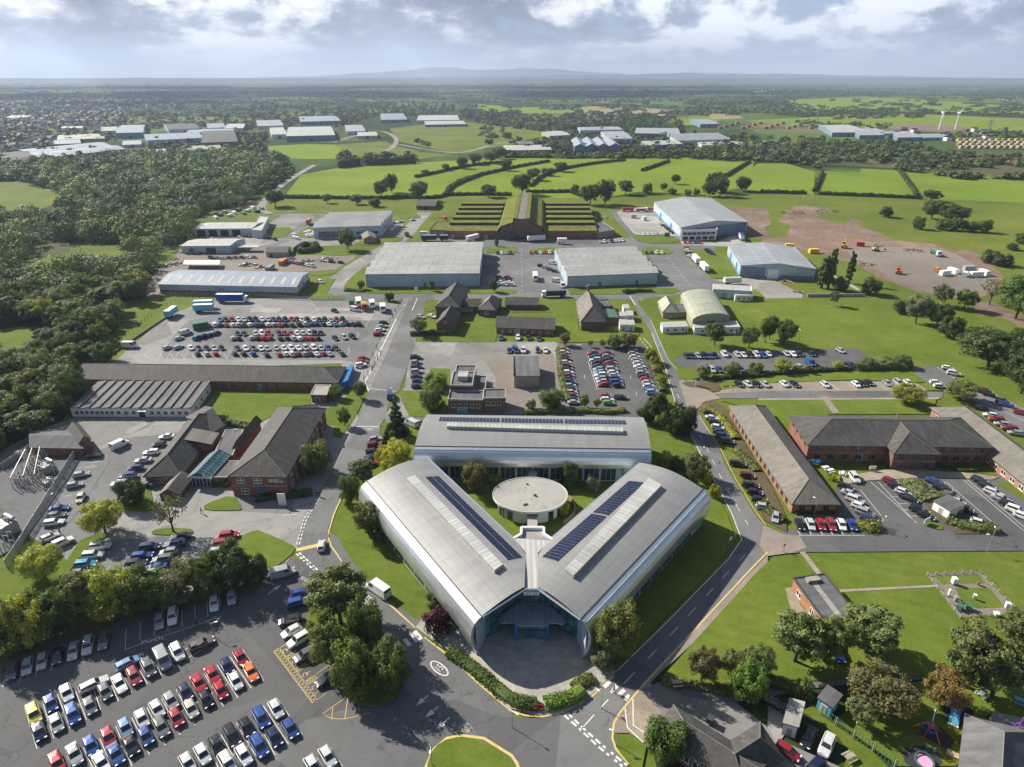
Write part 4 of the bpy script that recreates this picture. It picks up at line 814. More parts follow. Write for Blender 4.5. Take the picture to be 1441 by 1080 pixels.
 for (s0, s1, s2, s3), nr, nc in arrays:
  q = [inv(b, G(*pp(w)[0], 10.9)) for w in (s0, s1, s2, s3)]; m = b.fb('galvanised'); mm = b.fb('solar_cell')
  f = lambda u, v: tuple((q[0][i]*(1-u)+q[1][i]*u)*(1-v)+(q[3][i]*(1-u)+q[2][i]*u)*v for i in (0, 1))
  up = lambda p, dz: (p[0], p[1], zr(p[1])+dz)
  def ccw(c): return c if sum(c[k][0]*c[(k+1) % 4][1]-c[(k+1) % 4][0]*c[k][1] for k in range(4)) > 0 else c[::-1]
  for i in range(nc):
   for j in range(nr):
    g, gy = .03, .06
    c4 = ccw([f((i+g)/nc, (j+gy)/nr), f((i+1-g)/nc, (j+gy)/nr), f((i+1-g)/nc, (j+1-gy)/nr), f((i+g)/nc, (j+1-gy)/nr)])
    mm.hexa([up(p, .13) for p in c4], [up(p, .18) for p in c4])
   for j in range(12):
    k4 = ccw([f((i+.01)/nc, j/12), f((i+.99)/nc, j/12), f((i+.99)/nc, (j+1)/12), f((i+.01)/nc, (j+1)/12)]); m.hexa([up(p, .03) for p in k4], [up(p, .12) for p in k4])
  b.add(mm, 'solar_array'); b.add(m, 'solar_rack')
 q = [inv(b, G(*pp(w)[0], 11.6)) for w in box]
 if sum(q[k][0]*q[(k+1) % 4][1]-q[(k+1) % 4][0]*q[k][1] for k in range(4)) < 0: q.reverse()
 m = b.fb('roof_sheet'); m.hexa([(x, y, zr(y)-.1) for x, y in q], [(x, y, zr(y)+.85) for x, y in q]); b.add(m, 'roof_monitor'); return b
E9 = lambda x, y: G(x, y, ZE)
def banks(a, b, c, d, cut, nr):
 'one bank of panels from a-b to d-c, split where the photo shows a gap'
 f = lambda p, q, t: 'p:%g,%g' % (p[0]+(q[0]-p[0])*t, p[1]+(q[1]-p[1])*t); out = []; t0 = 0.
 for t1, n in zip(cut+[1.], nr): out.append(((f(a, d, t0), f(b, c, t0), f(b, c, t1-.008), f(a, d, t1-.008)), n, 2)); t0 = t1+.008
 return out
bl = wing([E9(516.5, 678), E9(678, 867.7), E9(678, 867.7)+E9(601, 645.8)-E9(516.5, 678)], [(678, 867.7, ZE), (738, 829, 10.6), (740, 779, ZE+.4), (722.5, 757.6, ZE)],
 banks((597.5, 672.5), (617.5, 668), (735.5, 782.4), (714.9, 789.7), [], [36]), ('i:845,695', 'i:893,680', 'm:1137,150', 'm:1100,178'), 8, (5, 5), 1)
br = wing([E9(817, 871.5), E9(989, 689), E9(901, 652.5)], [(817, 871.5, ZE), (758, 829, 10.6), (757, 779, ZE+.4), (775, 762, ZE)],
 banks((885, 675), (905.8, 680.5), (783.2, 791.7), (761.5, 782.4), [.42], [14, 18]), ('j:770,695', 'j:845,735', 'n:285,200', 'n:245,172'), 8, (5, 5), 0)
bb = wing([E9(584, 628), E9(916, 632.5), E9(905, 589)], None, [(('i:1035,343', 'i:1030,372', 'j:-68,380', 'j:-68,350'), 18, 2), (('j:-60,350', 'j:-60,380', 'j:290,386', 'j:288,357'), 18, 2), (('j:296,357', 'j:298,387', 'j:645,392', 'j:638,364'), 17, 2)],
 ('i:1075,405', 'i:1080,385', 'j:625,412', 'j:630,432'), 11, (3, 7), None, 6.2)
def yl(P): return (P.x-ctr.x, P.y-ctr.y)
VA, VB = G(738, 829, 10.6), G(758, 829, 10.6); VC, VD = G(757, 779, ZE+.4), G(740, 779, ZE+.4)
mb = MB().use(M['roof_sheet']); mb.poly([(*yl(VA), 10.55), (*yl(VB), 10.55), (*yl(VC), 10.2), (*yl(VD), 10.2)]); K1, K2 = G(722.5, 757.6, ZE), G(775, 762, ZE)
mb.poly([(*yl(VD), 10.2), (*yl(VC), 10.2), (*yl(K2), 9.7), (*yl(K1), 9.7)]); mb.build('valley_roof', None, YB)
F0, F1, F2, F3 = Vector((-5.2, 92.9)), Vector((.8, 98.)), Vector((6.7, 98.)), Vector((13., 92.2))
fac = [F0, F1, F2, F3]; mg = MB().use(M['glass_blue']); mf = MB().use(M['dark_metal']); ms = MB().use(M['brick_dark'])
tops = [9.3, 10.3, 10.3, 9.3]
for i in range(3):
 a, c = fac[i]-Vector(ctr.xy), fac[i+1]-Vector(ctr.xy); n = 5
 mg.poly([(*a, .2), (*c, .2), (*c, tops[i+1]), (*a, tops[i])])
 d = (c-a).normalized(); o = Vector((d.y, -d.x))*.06
 for k in range(n+1): p = a.lerp(c, k/n)+o; mf.tube((*p, .1), (*p, tops[i]+(tops[i+1]-tops[i])*k/n), .07, None, 4)
 for z in (.3, 2.4, 4.6, 6.6, 8.4): mf.tube((*(a+o), z), (*(c+o), z), .06, None, 4)
mg.build('entrance_glazing', None, YB); mf.build('glazing_frame', None, YB)
mb = MB().use(M['shell_metal']); ed = [G(678, 867.7, ZE), VA, VB, G(817, 871.5, ZE)]
for a, c in zip(ed, ed[1:]): mb.tube((*yl(a), a.z-.1), (*yl(c), c.z-.1), .26, None, 6)
mb.build('roof_edge', None, YB)
mb = MB().use(M['cladding_blue']); q = [(*yl(p), p.z-.35) for p in ed]; w = [(*(p-Vector(ctr.xy)), z-.05) for p, z in zip(fac, tops)]
for i in range(3): mb.poly([q[i], w[i], w[i+1], q[i+1]])
mb.build('soffit', None, YB)
mb = MB().use(M['white_paint']); c0 = Vector(yl((VA+VB)/2)); mb.box(c0.x-1.5, c0.x+1.5, c0.y-.12, c0.y+.02, 9.15, 10.0); sg = mb.build('sign_panel', None, YB)
mb = MB().use(M['blue_door']); [mb.box(c0.x+a, c0.x+b, c0.y-.13, c0.y-.123, z, z+h) for a, b, z, h in ((-1.2, -.75, 9.6, .16), (-.7, -.1, 9.66, .14), (.35, .6, 9.6, .2), (.7, 1.1, 9.58, .16), (-1.1, -.6, 9.34, .1), (.3, 1.1, 9.36, .08))]; mb.build('lettering', None, sg)
cz = 4.4; can = [(-2.6, 93.4), (-2., 92.5), (.4, 92.6), (1.2, 91.8), (6.4, 91.8), (7.2, 92.6), (9.6, 92.2), (10.2, 93.0), (6.9, 97.8), (.9, 97.8)]
mb = MB().use(M['roof_blue']); mb.prism([(x-ctr.x, y-ctr.y) for x, y in can], cz, cz+.3, True); mb.build('entrance_canopy', None, YB)
for x in (.5, 6.4):
 mb = MB().use(M['blue_paint']); mb.box(x-ctr.x, x+.6-ctr.x, 92.3-ctr.y, 97.7-ctr.y, 0, cz-.004); mb.build('porch_wall', None, YB)
mb = MB().use(M['glass_blue']); mb.box(1.12-ctr.x, 6.38-ctr.x, 92.9-ctr.y, 93.-ctr.y, .1, cz-.01); mb.use(M['dark_metal'])
for k in range(5): mb.box(1.14+k*1.3-ctr.x, 1.2+k*1.3-ctr.x, 92.82-ctr.y, 92.88-ctr.y, .1, cz-.02)
mb.box(1.14-ctr.x, 6.36-ctr.x, 92.8-ctr.y, 92.87-ctr.y, 2.2, 2.5); mb.build('porch_glazing', None, YB)
lo = lambda s, z: (lambda P: (P.x-ctr.x, P.y-ctr.y))(G(*pp(s)[0], z))
mb = MB().use(M['concrete']); pl = [lo(s, 9.6) for s in ('y:545,775', 'y:612,735', 'y:612,675', 'y:820,675', 'y:820,735', 'y:905,790', 'y:770,900', 'y:660,900')]
mb.prism(pl[::-1], 0, 9.2) if poly_area(pl) < 0 else mb.prism(pl, 0, 9.2); mb.build('stair_block', None, YB)
mb = MB().use(M['white_paint'])
for a, c in zip(pl[:6], pl[1:6]):
 a, c = Vector(a), Vector(c); d = (c-a).normalized(); n = Vector((-d.y, d.x))*.25; mb.hexa([(*(a-n), 9.19), (*(c-n), 9.19), (*(c+n), 9.19), (*(a+n), 9.19)], [(*(a-n), 9.9), (*(c-n), 9.9), (*(c+n), 9.9), (*(a+n), 9.9)])
mb.build('parapet', None, YB)
pc = G(746, 696, 4.4); rx, ry = 9.15, 7.4
PV = empty('round_pavilion', (pc.x, pc.y, 0), 0, 'round white pavilion with a pale flat roof in the courtyard of the silver building', 'pavilion')
def ell(k, n=48, z=0, s=0): return [((rx+s)*math.cos(2*math.pi*i/n), (ry+s)*math.sin(2*math.pi*i/n)) for i in range(n)]
mb = MB().use(M['render_white']); mb.prism(ell(0, s=-1.1), 0, 3.9); mb.build('wall', None, PV); mb = MB().use(M['concrete']); mb.prism(ell(0), 3.85, 4.45, True); mb.build('roof', None, PV, 30)
mb = MB().use(M['white_paint']); n = 48; e1, e2 = ell(0, s=.12), ell(0, s=.02)
for i in range(n): j = (i+1) % n; mb.hexa([(*e2[i], 4.0), (*e2[j], 4.0), (*e1[j], 4.0), (*e1[i], 4.0)][::-1], [(*e2[i], 4.6), (*e2[j], 4.6), (*e1[j], 4.6), (*e1[i], 4.6)][::-1])
mb.build('fascia', None, PV)
for a in (-150, -128, -52, -30, -20, 200, 60, 120):
 t_ = R(a); x, y = (rx-1.06)*math.cos(t_), (ry-1.06)*math.sin(t_); mb = MB().use(M['dark_metal']); mb.box(-.75, .75, -.06, .02, .2, 3.2); mb.use(M['glass']); mb.box(-.65, .65, -.075, -.062, .3, 3.1); mb.build('window', None, PV, None, (x, y, 0), t_+math.pi/2)
for x, y, r, z in ((1.2, -.7, .35, 4.85), (-1.5, -4.6, .3, 4.7), (-1, -4.3, .3, 4.7), (-.6, 4.2, .25, 4.7)): mb = MB().use(M['dark_metal']); mb.cyl(x, y, 4.44, z, r, None, 8); mb.build('roof_vent', None, PV)
for s4, z in ((('y:668,660', 'y:760,660', 'y:760,548', 'y:668,548'), 3.2), (('y:680,208', 'y:758,208', 'y:752,70', 'y:685,70'), 3.6)):
 P = [G(*pp(q)[0], z) for q in s4]; b = Bld('covered_link', 'flat pale covered walkway joining the round pavilion to the %s' % ('front entrance block' if z < 3.3 else 'rear wing'), P[:3], 'walkway')
 b.box('roof', 'concrete', 0, b.W, 0, b.D, z-.25, z); b.box('wall', 'render_white', .3, b.W-.3, .1, b.D-.1, 0, z-.254)
 b.wins('right', .3, b.D-.3, 3, .8, 1.2, 1.6, x1=b.W-.3)
W_ = G(795, 700); mb = MB().use(M['brick_buff'])
arc = [Vector((pc.x+11.2*math.cos(R(a)), pc.y+9.*math.sin(R(a)), 0)) for a in range(-45, 35, 8)]
for a, c in zip(arc, arc[1:]):
 d = (c-a).normalized(); n = Vector((-d.y, d.x, 0))*.12; mb.hexa([a-n, c-n, c+n, a+n], [p+Vector((0, 0, 1.3)) for p in (a-n, c-n, c+n, a+n)])
tag(mb.build('garden_wall'), 'curved buff brick wall round the right side of the round pavilion', 'wall')
# ---------------------------------------------------------------- brick houses, offices, huts
def dl(s):
 """near left, near right and far left corner -> the three corners Bld wants"""
 P = gp(s); P = [Vector((p.x, p.y, 0)) for p in P]; return [P[0], P[1], P[1]+P[2]-P[0]]
SL, TI = 'roof_slate', 'roof_tile'
def house(name, label, pts, h, rise, wall='brick_dark', roof=SL, ax='x', hips=(1, 1), cat='building', group=None, ortho=.6, over=.45, kind='hip', run=None):
 b = Bld(name, label, pts, cat, group, ortho=ortho)
 ra, rb = (roof, roof+'_across') if ax == 'x' else (roof+'_across', roof)
 if kind == 'hip': b.walls(h, wall); b.hip(h, rise, ra, rb, ax, over=over, hips=hips, run=run)
 else: b.walls(h, wall, gable=(rise, ax, 1)); b.gable(h, rise, ra, ax, over=over)
 return b
b = house('brick_range', 'very long single-storey brick range with a dark slate roof below the upper car park', 'h:437,182 i:465,205 p:482,529', 3.4, 2.9, 'brick', SL, 'x', (0, 1), 'building')
b.wins('front', b.W*.55, b.W-1, 11, 1., 1., 1.3, frame='timber'); b.door('front', b.W*.7, 1.2, 2.1); b.door('front', b.W*.3, 1.2, 2.1, 'grey_paint')
for i in range(9): b.pipe(b.W*(i+.3)/9, -.1, .1, 3.3, .07)
b2 = Bld('lean_to', 'blue painted lean-to against the right end of the long brick range', dl('i:462,205 i:520,180 i:500,110'), 'lean-to'); b2.walls(2.4, 'blue_paint'); b2.box('roof', 'blue_door', -.2, b2.W+.2, -.2, b2.D+.2, 2.41, 2.6)
b = Bld('prefab_office', 'long white prefab office with a dark roof of narrow sloping bays', dl('h:410,348 h:1085,350 h:558,200'), 'office', ortho=.2)
b.walls(3.1, 'render_white'); n = 12; m = b.fb('roof_felt'); m2 = b.fb('timber_grey')
for k in range(n):
 xa, xb = -.3+(b.W+.6)*k/n, -.3+(b.W+.6)*(k+1)/n
 b.slab4(m, [(xa, -.4, 3.25), (xb-.02, -.4, 3.75), (xb-.02, b.D+.4, 3.75), (xa, b.D+.4, 3.25)], .12); m2.box(xb-.12, xb+.0, -.38, b.D+.38, 3.24, 3.86)
b.add(m, 'roof'); b.add(m2, 'roof_upstand')
b.wins('front', 1, b.W*.36, 8, 1.1, 1.1, 1., frame='grey_paint'); b.wins('front', b.W*.36, b.W*.55, 3, 1.1, 1.1, 1., frame='grey_paint'); b.door('front', b.W*.585, 2., 2.4, 'dark_metal'); b.wins('front', b.W*.64, b.W-.6, 6, 1.1, 1.1, 1., frame='grey_paint'); b.wins('right', 1, b.D-1, 3, 1.1, 1., 1., frame='grey_paint')
b.box('porch', 'white_paint', b.W*.57, b.W*.57+2.6, -1.5, -.01, 2.6, 2.8)
b = Bld('brick_store', 'small brick store with a dark felt roof above the substation yard', dl('h:190,570 h:480,575 h:150,475'), 'store', ortho=.3); b.walls(3., 'brick', gable=(1.2, 'x', 1)); b.gable(3., 1.2, 'roof_felt', 'x'); b.door('front', 3, 1.2, 2.1)
b = Bld('brick_store', 'red brick gable house with a steep end wall beside the office yard', dl('h:470,560 h:530,540 h:410,480'), 'store', ortho=.2); b.walls(4.2, 'brick', gable=(1.4, 'y', 1)); b.gable(4.2, 1.4, 'roof_slate_across', 'y'); b.door('right', 3, 1.2, 2.1)
b = house('office_house', 'single-storey brick office with a long hipped slate roof beside the parked silver cars', dl('q:92,585 q:350,580 q:425,150'), 3., 3.6, 'brick', SL, 'y', (1, 1), 'office', ortho=0.)
b.win('front', [b.W*.33], .9, 1.3, 1.2); b.win('front', [b.W*.56], .6, 2.2, 1.7, 3); b.wins('left', 3, b.D-3, 7, .9, 1.3, 1.3); m = b.fb('roof_tile'); x0 = b.W*.5
m.poly([(x0, b.D*.42, 6.2), (b.W+3.5, b.D*.42, 4.2), (b.W+3.5, b.D*.62, 4.2), (x0, b.D*.62, 6.2)]); b.add(m, 'side_roof')
b.box('side_wing', 'brick', b.W-.5, b.W+3.4, b.D*.43, b.D*.6, 0, 4.1)
b = house('brick_house', 'slate-roofed rear brick wing behind the single-storey office, its red end wall lit', dl('q:520,300 q:650,215 q:450,120'), 3.2, 2.6, 'brick', SL, 'x', (1, 0), 'building', ortho=.3, kind='gable')
b = Bld('flat_link', 'flat grey-roofed link between the two brick office buildings', dl('q:580,440 q:720,435 q:660,250'), 'building', ortho=.2); b.walls(3., 'brick'); b.flat(3., 'roof_felt', edge='stone_grey', par=.25)
b = Bld('flat_link', 'low flat brick porch link with two white windows left of the lettered wall', dl('q:575,590 q:700,590 q:640,470'), 'building', ortho=.2); b.walls(2.7, 'brick'); b.flat(2.7, 'roof_felt', edge='stone_grey', par=.25); b.wins('front', .6, b.W-.3, 2, 1., 1.3, .9)
b = Bld('glass_canopy', 'pitched glass entrance canopy with white glazing bars between the office buildings', dl('q:400,600 q:555,605 q:560,430'), 'canopy', ortho=.1)
m = b.fb('glass_blue'); W, D = b.W, b.D; m2 = b.fb('white_paint'); zc, ze = 5.0, 3.2
b.slab4(m, [(-.2, 0, ze), (W/2, 0, zc), (W/2, D, zc), (-.2, D, ze)], .05); b.slab4(m, [(W/2+.01, 0, zc), (W+.2, 0, ze), (W+.2, D, ze), (W/2+.01, D, zc)], .05); b.add(m, 'glass_roof')
for i in range(10):
 y = D*i/9; m2.tube((-.2, y, ze+.06), (W/2, y, zc+.06), .07, None, 4); m2.tube((W/2, y, zc+.06), (W+.2, y, ze+.06), .07, None, 4)
for x, z in ((-.2, ze), (W/2, zc), (W*.25, 4.1), (W*.75, 4.1), (W+.2, ze)): m2.tube((x, -.05, z+.08), (x, D, z+.08), .1, None, 4)
b.add(m2, 'glazing_bars'); b.box('entrance_wall', 'glass', .4, W-.4, .8, 1., 0, 3.1); b.box('transom', 'white_paint', .3, W-.3, .7, .79, 2.5, 3.1)
for x in np.linspace(.4, W-.4, 6): b.pipe(x, .72, 0, 2.5, .06, 'white_paint', 'mullion')
b = house('brick_house', 'small brown-roofed shed beside the glass canopy behind the bare tree', dl('q:190,700 q:330,690 q:290,580'), 2.2, 1.6, 'brick_dark', TI, 'y', (1, 0), 'shed', ortho=.1, kind='gable')
OB = b = house('office_house', 'two-storey brick office with a large slate roof and white lettering on its front wall', dl('q:720,665 q:1115,670 q:1052,95,3'), 6.4, 3.8, 'brick', SL, 'y', (.9, 1), 'office', ortho=0.)
b.win('front', [b.W*.18, b.W*.48], 4.2, 2., 1.6, 2, 2); b.win('front', [b.W*.22], .9, 1.9, 1.8, 2, 2); b.door('front', b.W*.52, 2.2, 2.7, 'glass_blue', 'blue_door'); b.box('door_surround', 'blue_door', b.W*.45, b.W*.59, -.5, -.1, 2.8, 3.2)
b.box('string_course', 'stone_grey', -.06, b.W+.06, -.08, -.003, 3.3, 3.5); b.wins('right', 2, b.D-3, 8, 4.2, 1.5, 1.6, nz=2); b.wins('right', 2, b.D-3, 8, .9, 1.5, 1.7, nz=2); b.wins('left', 3, b.D-3, 5, 4.2, 1.5, 1.5)
p, rz = b.face('front', b.W*.8); L1 = b.root
c = b.W*.8
for z, h, bars in ((5.1, .34, (-1.7, -1.3, -.9, -.4, 0., .3)), (4.55, .42, (-1.5, -1.1, -.6, -.2, .3, .8, 1.3, 1.7))):
 for x in bars: mb = b.fb('white_paint'); mb.box(c+x, c+x+.26, -.05, -.004, z, z+h); b.add(mb, 'lettering')
mb = b.fb('cyan_paint'); [mb.box(c+.5+i*.16, c+.5+i*.16+.12, -.05, -.004, 5.3-.02*i*i, 5.9-.03*i) for i in range(6)]; mb.box(c-.9, c+.4, -.05, -.004, 5.68, 5.82); b.add(mb, 'wall_emblem')
b = house('office_house', 'hipped two-storey rear wing of the lettered brick office, overlooking the lawn', dl('i:245,490 i:380,475 i:215,395'), 6.2, 3., 'brick', SL, 'x', (0, 1), 'office', ortho=.4); b.wins('front', 1, b.W-1, 3, 4., 1.2, 1.4); b.wins('right', 1, b.D-1, 2, 4., 1.2, 1.4)
b = house('flat_link', 'low tiled building tucked along the left side of the lettered brick office', dl('q:730,380 q:780,370 q:870,190'), 3.6, 1.5, 'brick', SL, 'y', (1, 1), 'building', ortho=0, kind='gable')
b = Bld('pump_hut', 'small square flat-roofed brick hut on the lawn beside the spine road', dl('i:318,270 i:402,272 i:325,215'), 'hut', ortho=.6); b.walls(3., 'brick_dark'); b.flat(3., 'concrete', edge='stone_grey', par=.3, over=.3); b.door('front', b.W*.4, 1.2, 2., 'dark_metal'); b.win('right', [b.D*.5], 1.4, .9, .7)
b = house('brick_house', 'tall hipped brick house at the corner of the spine road, tallest of the brick group', dl('r:335,370 r:570,372 r:470,175'), 5.6, 3.6, 'brick_dark', SL, 'y', (1, 0), 'house', ortho=.3); b.wins('right', 1, b.D-1, 3, 3.4, 1., 1.2)
b = house('brick_house', 'steep gabled front wing of the corner brick house with a round window', dl('r:340,520 r:525,522 r:420,400'), 4.2, 3.2, 'brick_dark', SL, 'y', (0, 0), 'house', ortho=.3, kind='gable')
b.win('front', [b.W*.5], 4.3, .9, .9, 1, 1)
b = house('brick_range', 'low slate-roofed link range with white windows between two brick houses', dl('r:560,310 r:800,305 r:585,240'), 3., 2.2, 'brick_dark', SL, 'x', (0, 0), 'building', ortho=.5, kind='gable'); b.wins('front', 1.5, b.W-3, 3, .9, 1.5, 1.3, nz=2)
b = house('brick_house', 'small hipped brick house at the right end of the link range', dl('r:785,345 r:955,355 r:870,235'), 3.4, 3.4, 'brick_dark', TI, 'y', (1, 1), 'house', ortho=.3); b.win('front', [b.W*.5], .9, 2.2, 1.6, 2, 2)
b = house('brick_range', 'long low brick range with a bright blue door facing the derelict yard', dl('r:975,530 f:238,892 r:980,420'), 3., 2.6, 'brick', SL, 'x', (0, 0), 'building', ortho=.6, kind='gable'); b.wins('front', 1, b.W-1, 7, .9, 1.1, 1.1); b.door('front', b.W*.36, 2.2, 2.2, 'cyan_paint')
b = house('brick_range', 'smaller plain slate-roofed range behind the one with the blue door', dl('r:1075,275 r:1415,280 r:1090,215'), 2.7, 2., 'brick_dark', SL, 'x', (0, 0), 'building', ortho=.6, kind='gable')
FLT = dict(par=.55, edge='stone_grey')
b = Bld('flat_brick_building', 'flat-roofed brick building with a low front block and a higher rear block', dl('s:225,655 s:575,662 s:240,560'), 'building', ortho=.5); H0 = 4.4
b.walls(H0, 'brick_dark'); b.flat(H0, 'roof_felt', **FLT); b.wins('front', .6, b.W-.4, 5, 1.9, 1., 1.3, nx=1); b.door('front', b.W*.4, 3, 1.8, 'cyan_paint')
y0 = b.D+.02
b.walls(6.2, 'brick_dark', .2, b.W*.66, y0, y0+11, name='rear_wall'); b.flat(6.2, 'roof_felt', .2, b.W*.66, y0, y0+11, name='rear_roof', **FLT); b.box('plant_room', 'concrete', b.W*.2, b.W*.5, y0+4, y0+8, 6.3, 8.)
b.walls(4.6, 'brick_dark', .4, b.W*.66, y0+11.02, y0+20, name='rear_wall'); b.flat(4.6, 'roof_felt', .4, b.W*.66, y0+11.02, y0+20, name='rear_roof', **FLT)
b.walls(3.4, 'brick_dark', b.W*.66+.02, b.W*1.02, y0, y0+14, name='side_wall'); b.flat(3.4, 'roof_felt', b.W*.66+.02, b.W*1.02, y0, y0+14, name='side_roof', **FLT)
b = Bld('flat_brick_building', 'small flat-roofed brick block with three windows, right end of the derelict building', dl('s:580,655 s:805,650 s:590,560'), 'building', ortho=.5); b.walls(4.8, 'brick_dark'); b.flat(4.8, 'roof_felt', **FLT); b.wins('front', .6, b.W-1.2, 3, 2.6, 1.2, 1.4, nx=1)
b = Bld('concrete_hut', 'square windowless grey hut standing alone on the derelict yard', dl('s:890,405 s:1145,405 s:893,210'), 'hut', ortho=.5); b.walls(4.6, 'timber_grey'); m = b.fb('roof_felt'); b.slab4(m, [(-.2, -.2, 4.7), (b.W+.2, -.2, 4.7), (b.W+.2, b.D+.2, 5.1), (-.2, b.D+.2, 5.1)], .2); b.add(m, 'roof'); b.box('roof_edge', 'dark_metal', -.3, -.05, -.2, b.D+.2, 4.8, 5.3)
b = house('chapel', 'brown brick chapel with a steep hipped slate roof and pale left slope', dl('f:390,862 f:522,862 f:368,745'), 4., 5.4, 'brick_dark', TI, 'y', (1, .0), 'chapel', ortho=.4); b.wins('left', 2, b.D-2, 5, 1.2, 1.1, 1.8, nz=2)
m = b.fb('brick_dark'); m.box(b.W*.45, b.W*.55, b.D-1.2, b.D-.2, 4, 12); b.add(m, 'chimney')
b = Bld('chapel_annexe', 'low flat annexe with a green roof panel beside the chapel', dl('f:522,830 f:605,830 f:480,760'), 'annexe', ortho=.3); b.walls(3., 'brick_dark'); b.flat(3., 'roof_felt', edge='dark_metal'); b.box('roof_panel', 'green_paint', b.W*.1, b.W*.75, .6, b.D*.6, 3.13, 3.2)
b = Bld('chapel_annexe', 'dark flat extension behind the chapel', dl('f:490,775 f:560,770 f:480,735'), 'annexe', ortho=.3); b.walls(3.4, 'brick_dark'); b.flat(3.4, 'roof_felt', edge='dark_metal')
b = Bld('arched_hall', 'olive hall with a tall arched sheet roof and white cabins before its end', dl('f:1012,862 f:1222,850 f:948,718'), 'hall', ortho=0)
h, r = 4.2, 3.2; m = b.fb('roof_olive_across'); mw = b.fb('cladding_olive'); W, D = b.W, b.D; N = 10
pr = [(W/2-(W/2+.3)*math.cos(math.pi*i/N), h+r*math.sin(math.pi*i/N)**.85) for i in range(N+1)]
for (xa, za), (xb, zb) in zip(pr, pr[1:]): m.poly([(xa, -.3, za), (xb, -.3, zb), (xb, D+.3, zb), (xa, D+.3, za)])
b.add(m, 'roof', 35); mw.prism([(0, 0), (W, 0), (W, D), (0, D)], 0, h)
for y in (.01, D-.01): mw.poly([(min(W, max(0, x)), y, max(h-.01, z-.05)) for x, z in pr])
b.add(mw, 'wall'); b.door('front', W*.5, 4, 4, 'green_paint', 'cladding_olive', 'loading_door')
b = house('brick_house', 'little buff house with a sage green roof beside the arched hall', dl('f:850,795 f:930,795 f:828,735'), 3., 3., 'brick_buff', 'roof_olive', 'y', (1, 0), 'house', ortho=.3); b.win('front', [b.W*.5], 1., 1.2, 1.2)
b = Bld('flat_link', 'low flat brick link between the sage-roofed house and the arched hall', dl('f:925,790 f:1010,790 f:920,745'), 'building', ortho=.4); b.walls(2.6, 'brick_buff'); b.flat(2.6, 'roof_felt', edge='brick_buff', par=.3)
for lab, s4, hh in (('long white site cabin with three windows on the lawn before the arched hall', 'f:848,880 f:990,874 f:845,850', 2.7), ('long white cabin against the end of the arched hall behind a round tree', 'f:1025,885 f:1280,880 f:1020,850', 2.9), ('small white cabin with a row of windows beside the pale blue shed', 'f:1255,698 f:1355,697 f:1250,672', 2.8)):
 b = Bld('site_cabin', lab, dl(s4), 'cabin', 'white site cabins', ortho=.4); b.walls(hh, 'render_white'); b.box('roof', 'roof_sheet', -.15, b.W+.15, -.15, b.D+.15, hh+.003, hh+.2); b.wins('front', .5, b.W-.5, 3, 1., 1.2, 1., nx=1); b.door('front', b.W*.94, .9, 2., 'grey_paint')
b = Bld('metal_shed', 'pale blue metal shed with a white flat roof below the blue-fronted shed', dl('f:1128,678 f:1345,690 f:1130,650'), 'shed', ortho=.3); b.walls(4.4, 'cladding_pale'); b.flat(4.4, 'roof_sheet', edge='white_paint', par=.25); b.door('front', b.W*.3, 3, 3, 'grey_paint')
for k, s4 in enumerate(('f:607,865 f:648,865 f:607,835', 'f:650,866 f:690,866 f:650,838', 'f:607,815 f:645,815 f:606,792', 'f:646,812 f:684,812 f:645,785', 'f:628,770 f:662,770 f:622,748')):
 b = Bld('storage_cabin', 'pale grey storage cabin %s in the cluster beside the chapel' % ('at the near left corner', 'at the near right corner', 'second from the near left corner', 'second from the near right corner', 'standing farthest back')[k], dl(s4), 'cabin', 'storage cabins by the chapel', ortho=.4); b.walls(2.8, 'render_white'); b.box('roof', 'roof_sheet', -.1, b.W+.1, -.1, b.D+.1, 2.803, 2.95); b.door('front', b.W*.5, 1.4, 2., 'grey_paint')
b = house('office_house', 'two-storey brick office with a wide hipped slate roof facing the right-hand car park', dl('k:213,594 k:1222,607 k:128,432'), 5.4, 3.6, 'brick', SL, 'x', (1, 1), 'office', ortho=.35, over=.7)
for z in (.8, 3.5): b.wins('front', 1, b.W*.4, 5, z, 1.7, 1.4, frame='timber'); b.wins('front', b.W*.68, b.W-1, 5, z, 1.7, 1.4, frame='timber')
b.wins('left', 1, b.D-1, 4, 3.5, 1.5, 1.4, frame='timber'); b.box('string_course', 'stone_grey', -.05, b.W+.05, -.06, -.003, 2.85, 3.0); b.door('front', b.W*.3, 1.2, 2.2, 'blue_door')
fx0, fx1 = b.W*.435, b.W*.67; b.walls(5.4, 'brick_dark', fx0, fx1, -4.2, -.01, name='bay_wall'); b.hip(5.4, 3.3, 'roof_slate_across', 'roof_slate', 'y', fx0, fx1, -4.2, b.D*.42, .5, (1, 0), name='bay_roof')
for z in (.8, 3.5): b.wins('front', .4, fx1-fx0-.4, 3, z, 1.3, 1.4, frame='timber', y0=-4.2, x0=fx0)
b.box('string_course', 'stone_grey', fx0-.05, fx1+.05, -4.26, -4.203, 2.85, 3.0)
b.pipe(b.W*.55, b.D*.6, 8, 10.2, .12, 'galvanised', 'flue')
b = house('brick_range', 'long low brick range with a weathered hipped roof beside the avenue', dl('k:132,888 k:378,888 j:1225,338'), 3., 3.4, 'brick_orange', TI, 'y', (1, 1), 'office', ortho=0, over=.6); b.wins('left', 2, b.D-2, 15, .6, 1.6, 1.8, nx=1, frame='timber', glass='glass'); b.wins('front', 1, b.W-1, 3, .8, 1.4, 1.4, frame='timber'); b.wins('right', 2, b.D-2, 10, .8, 1.4, 1.4, frame='timber')
P = gp('k:1700,1010 k:912,345'); d = (P[1]-P[0]).normalized(); nr = Vector((d.y, -d.x, 0))
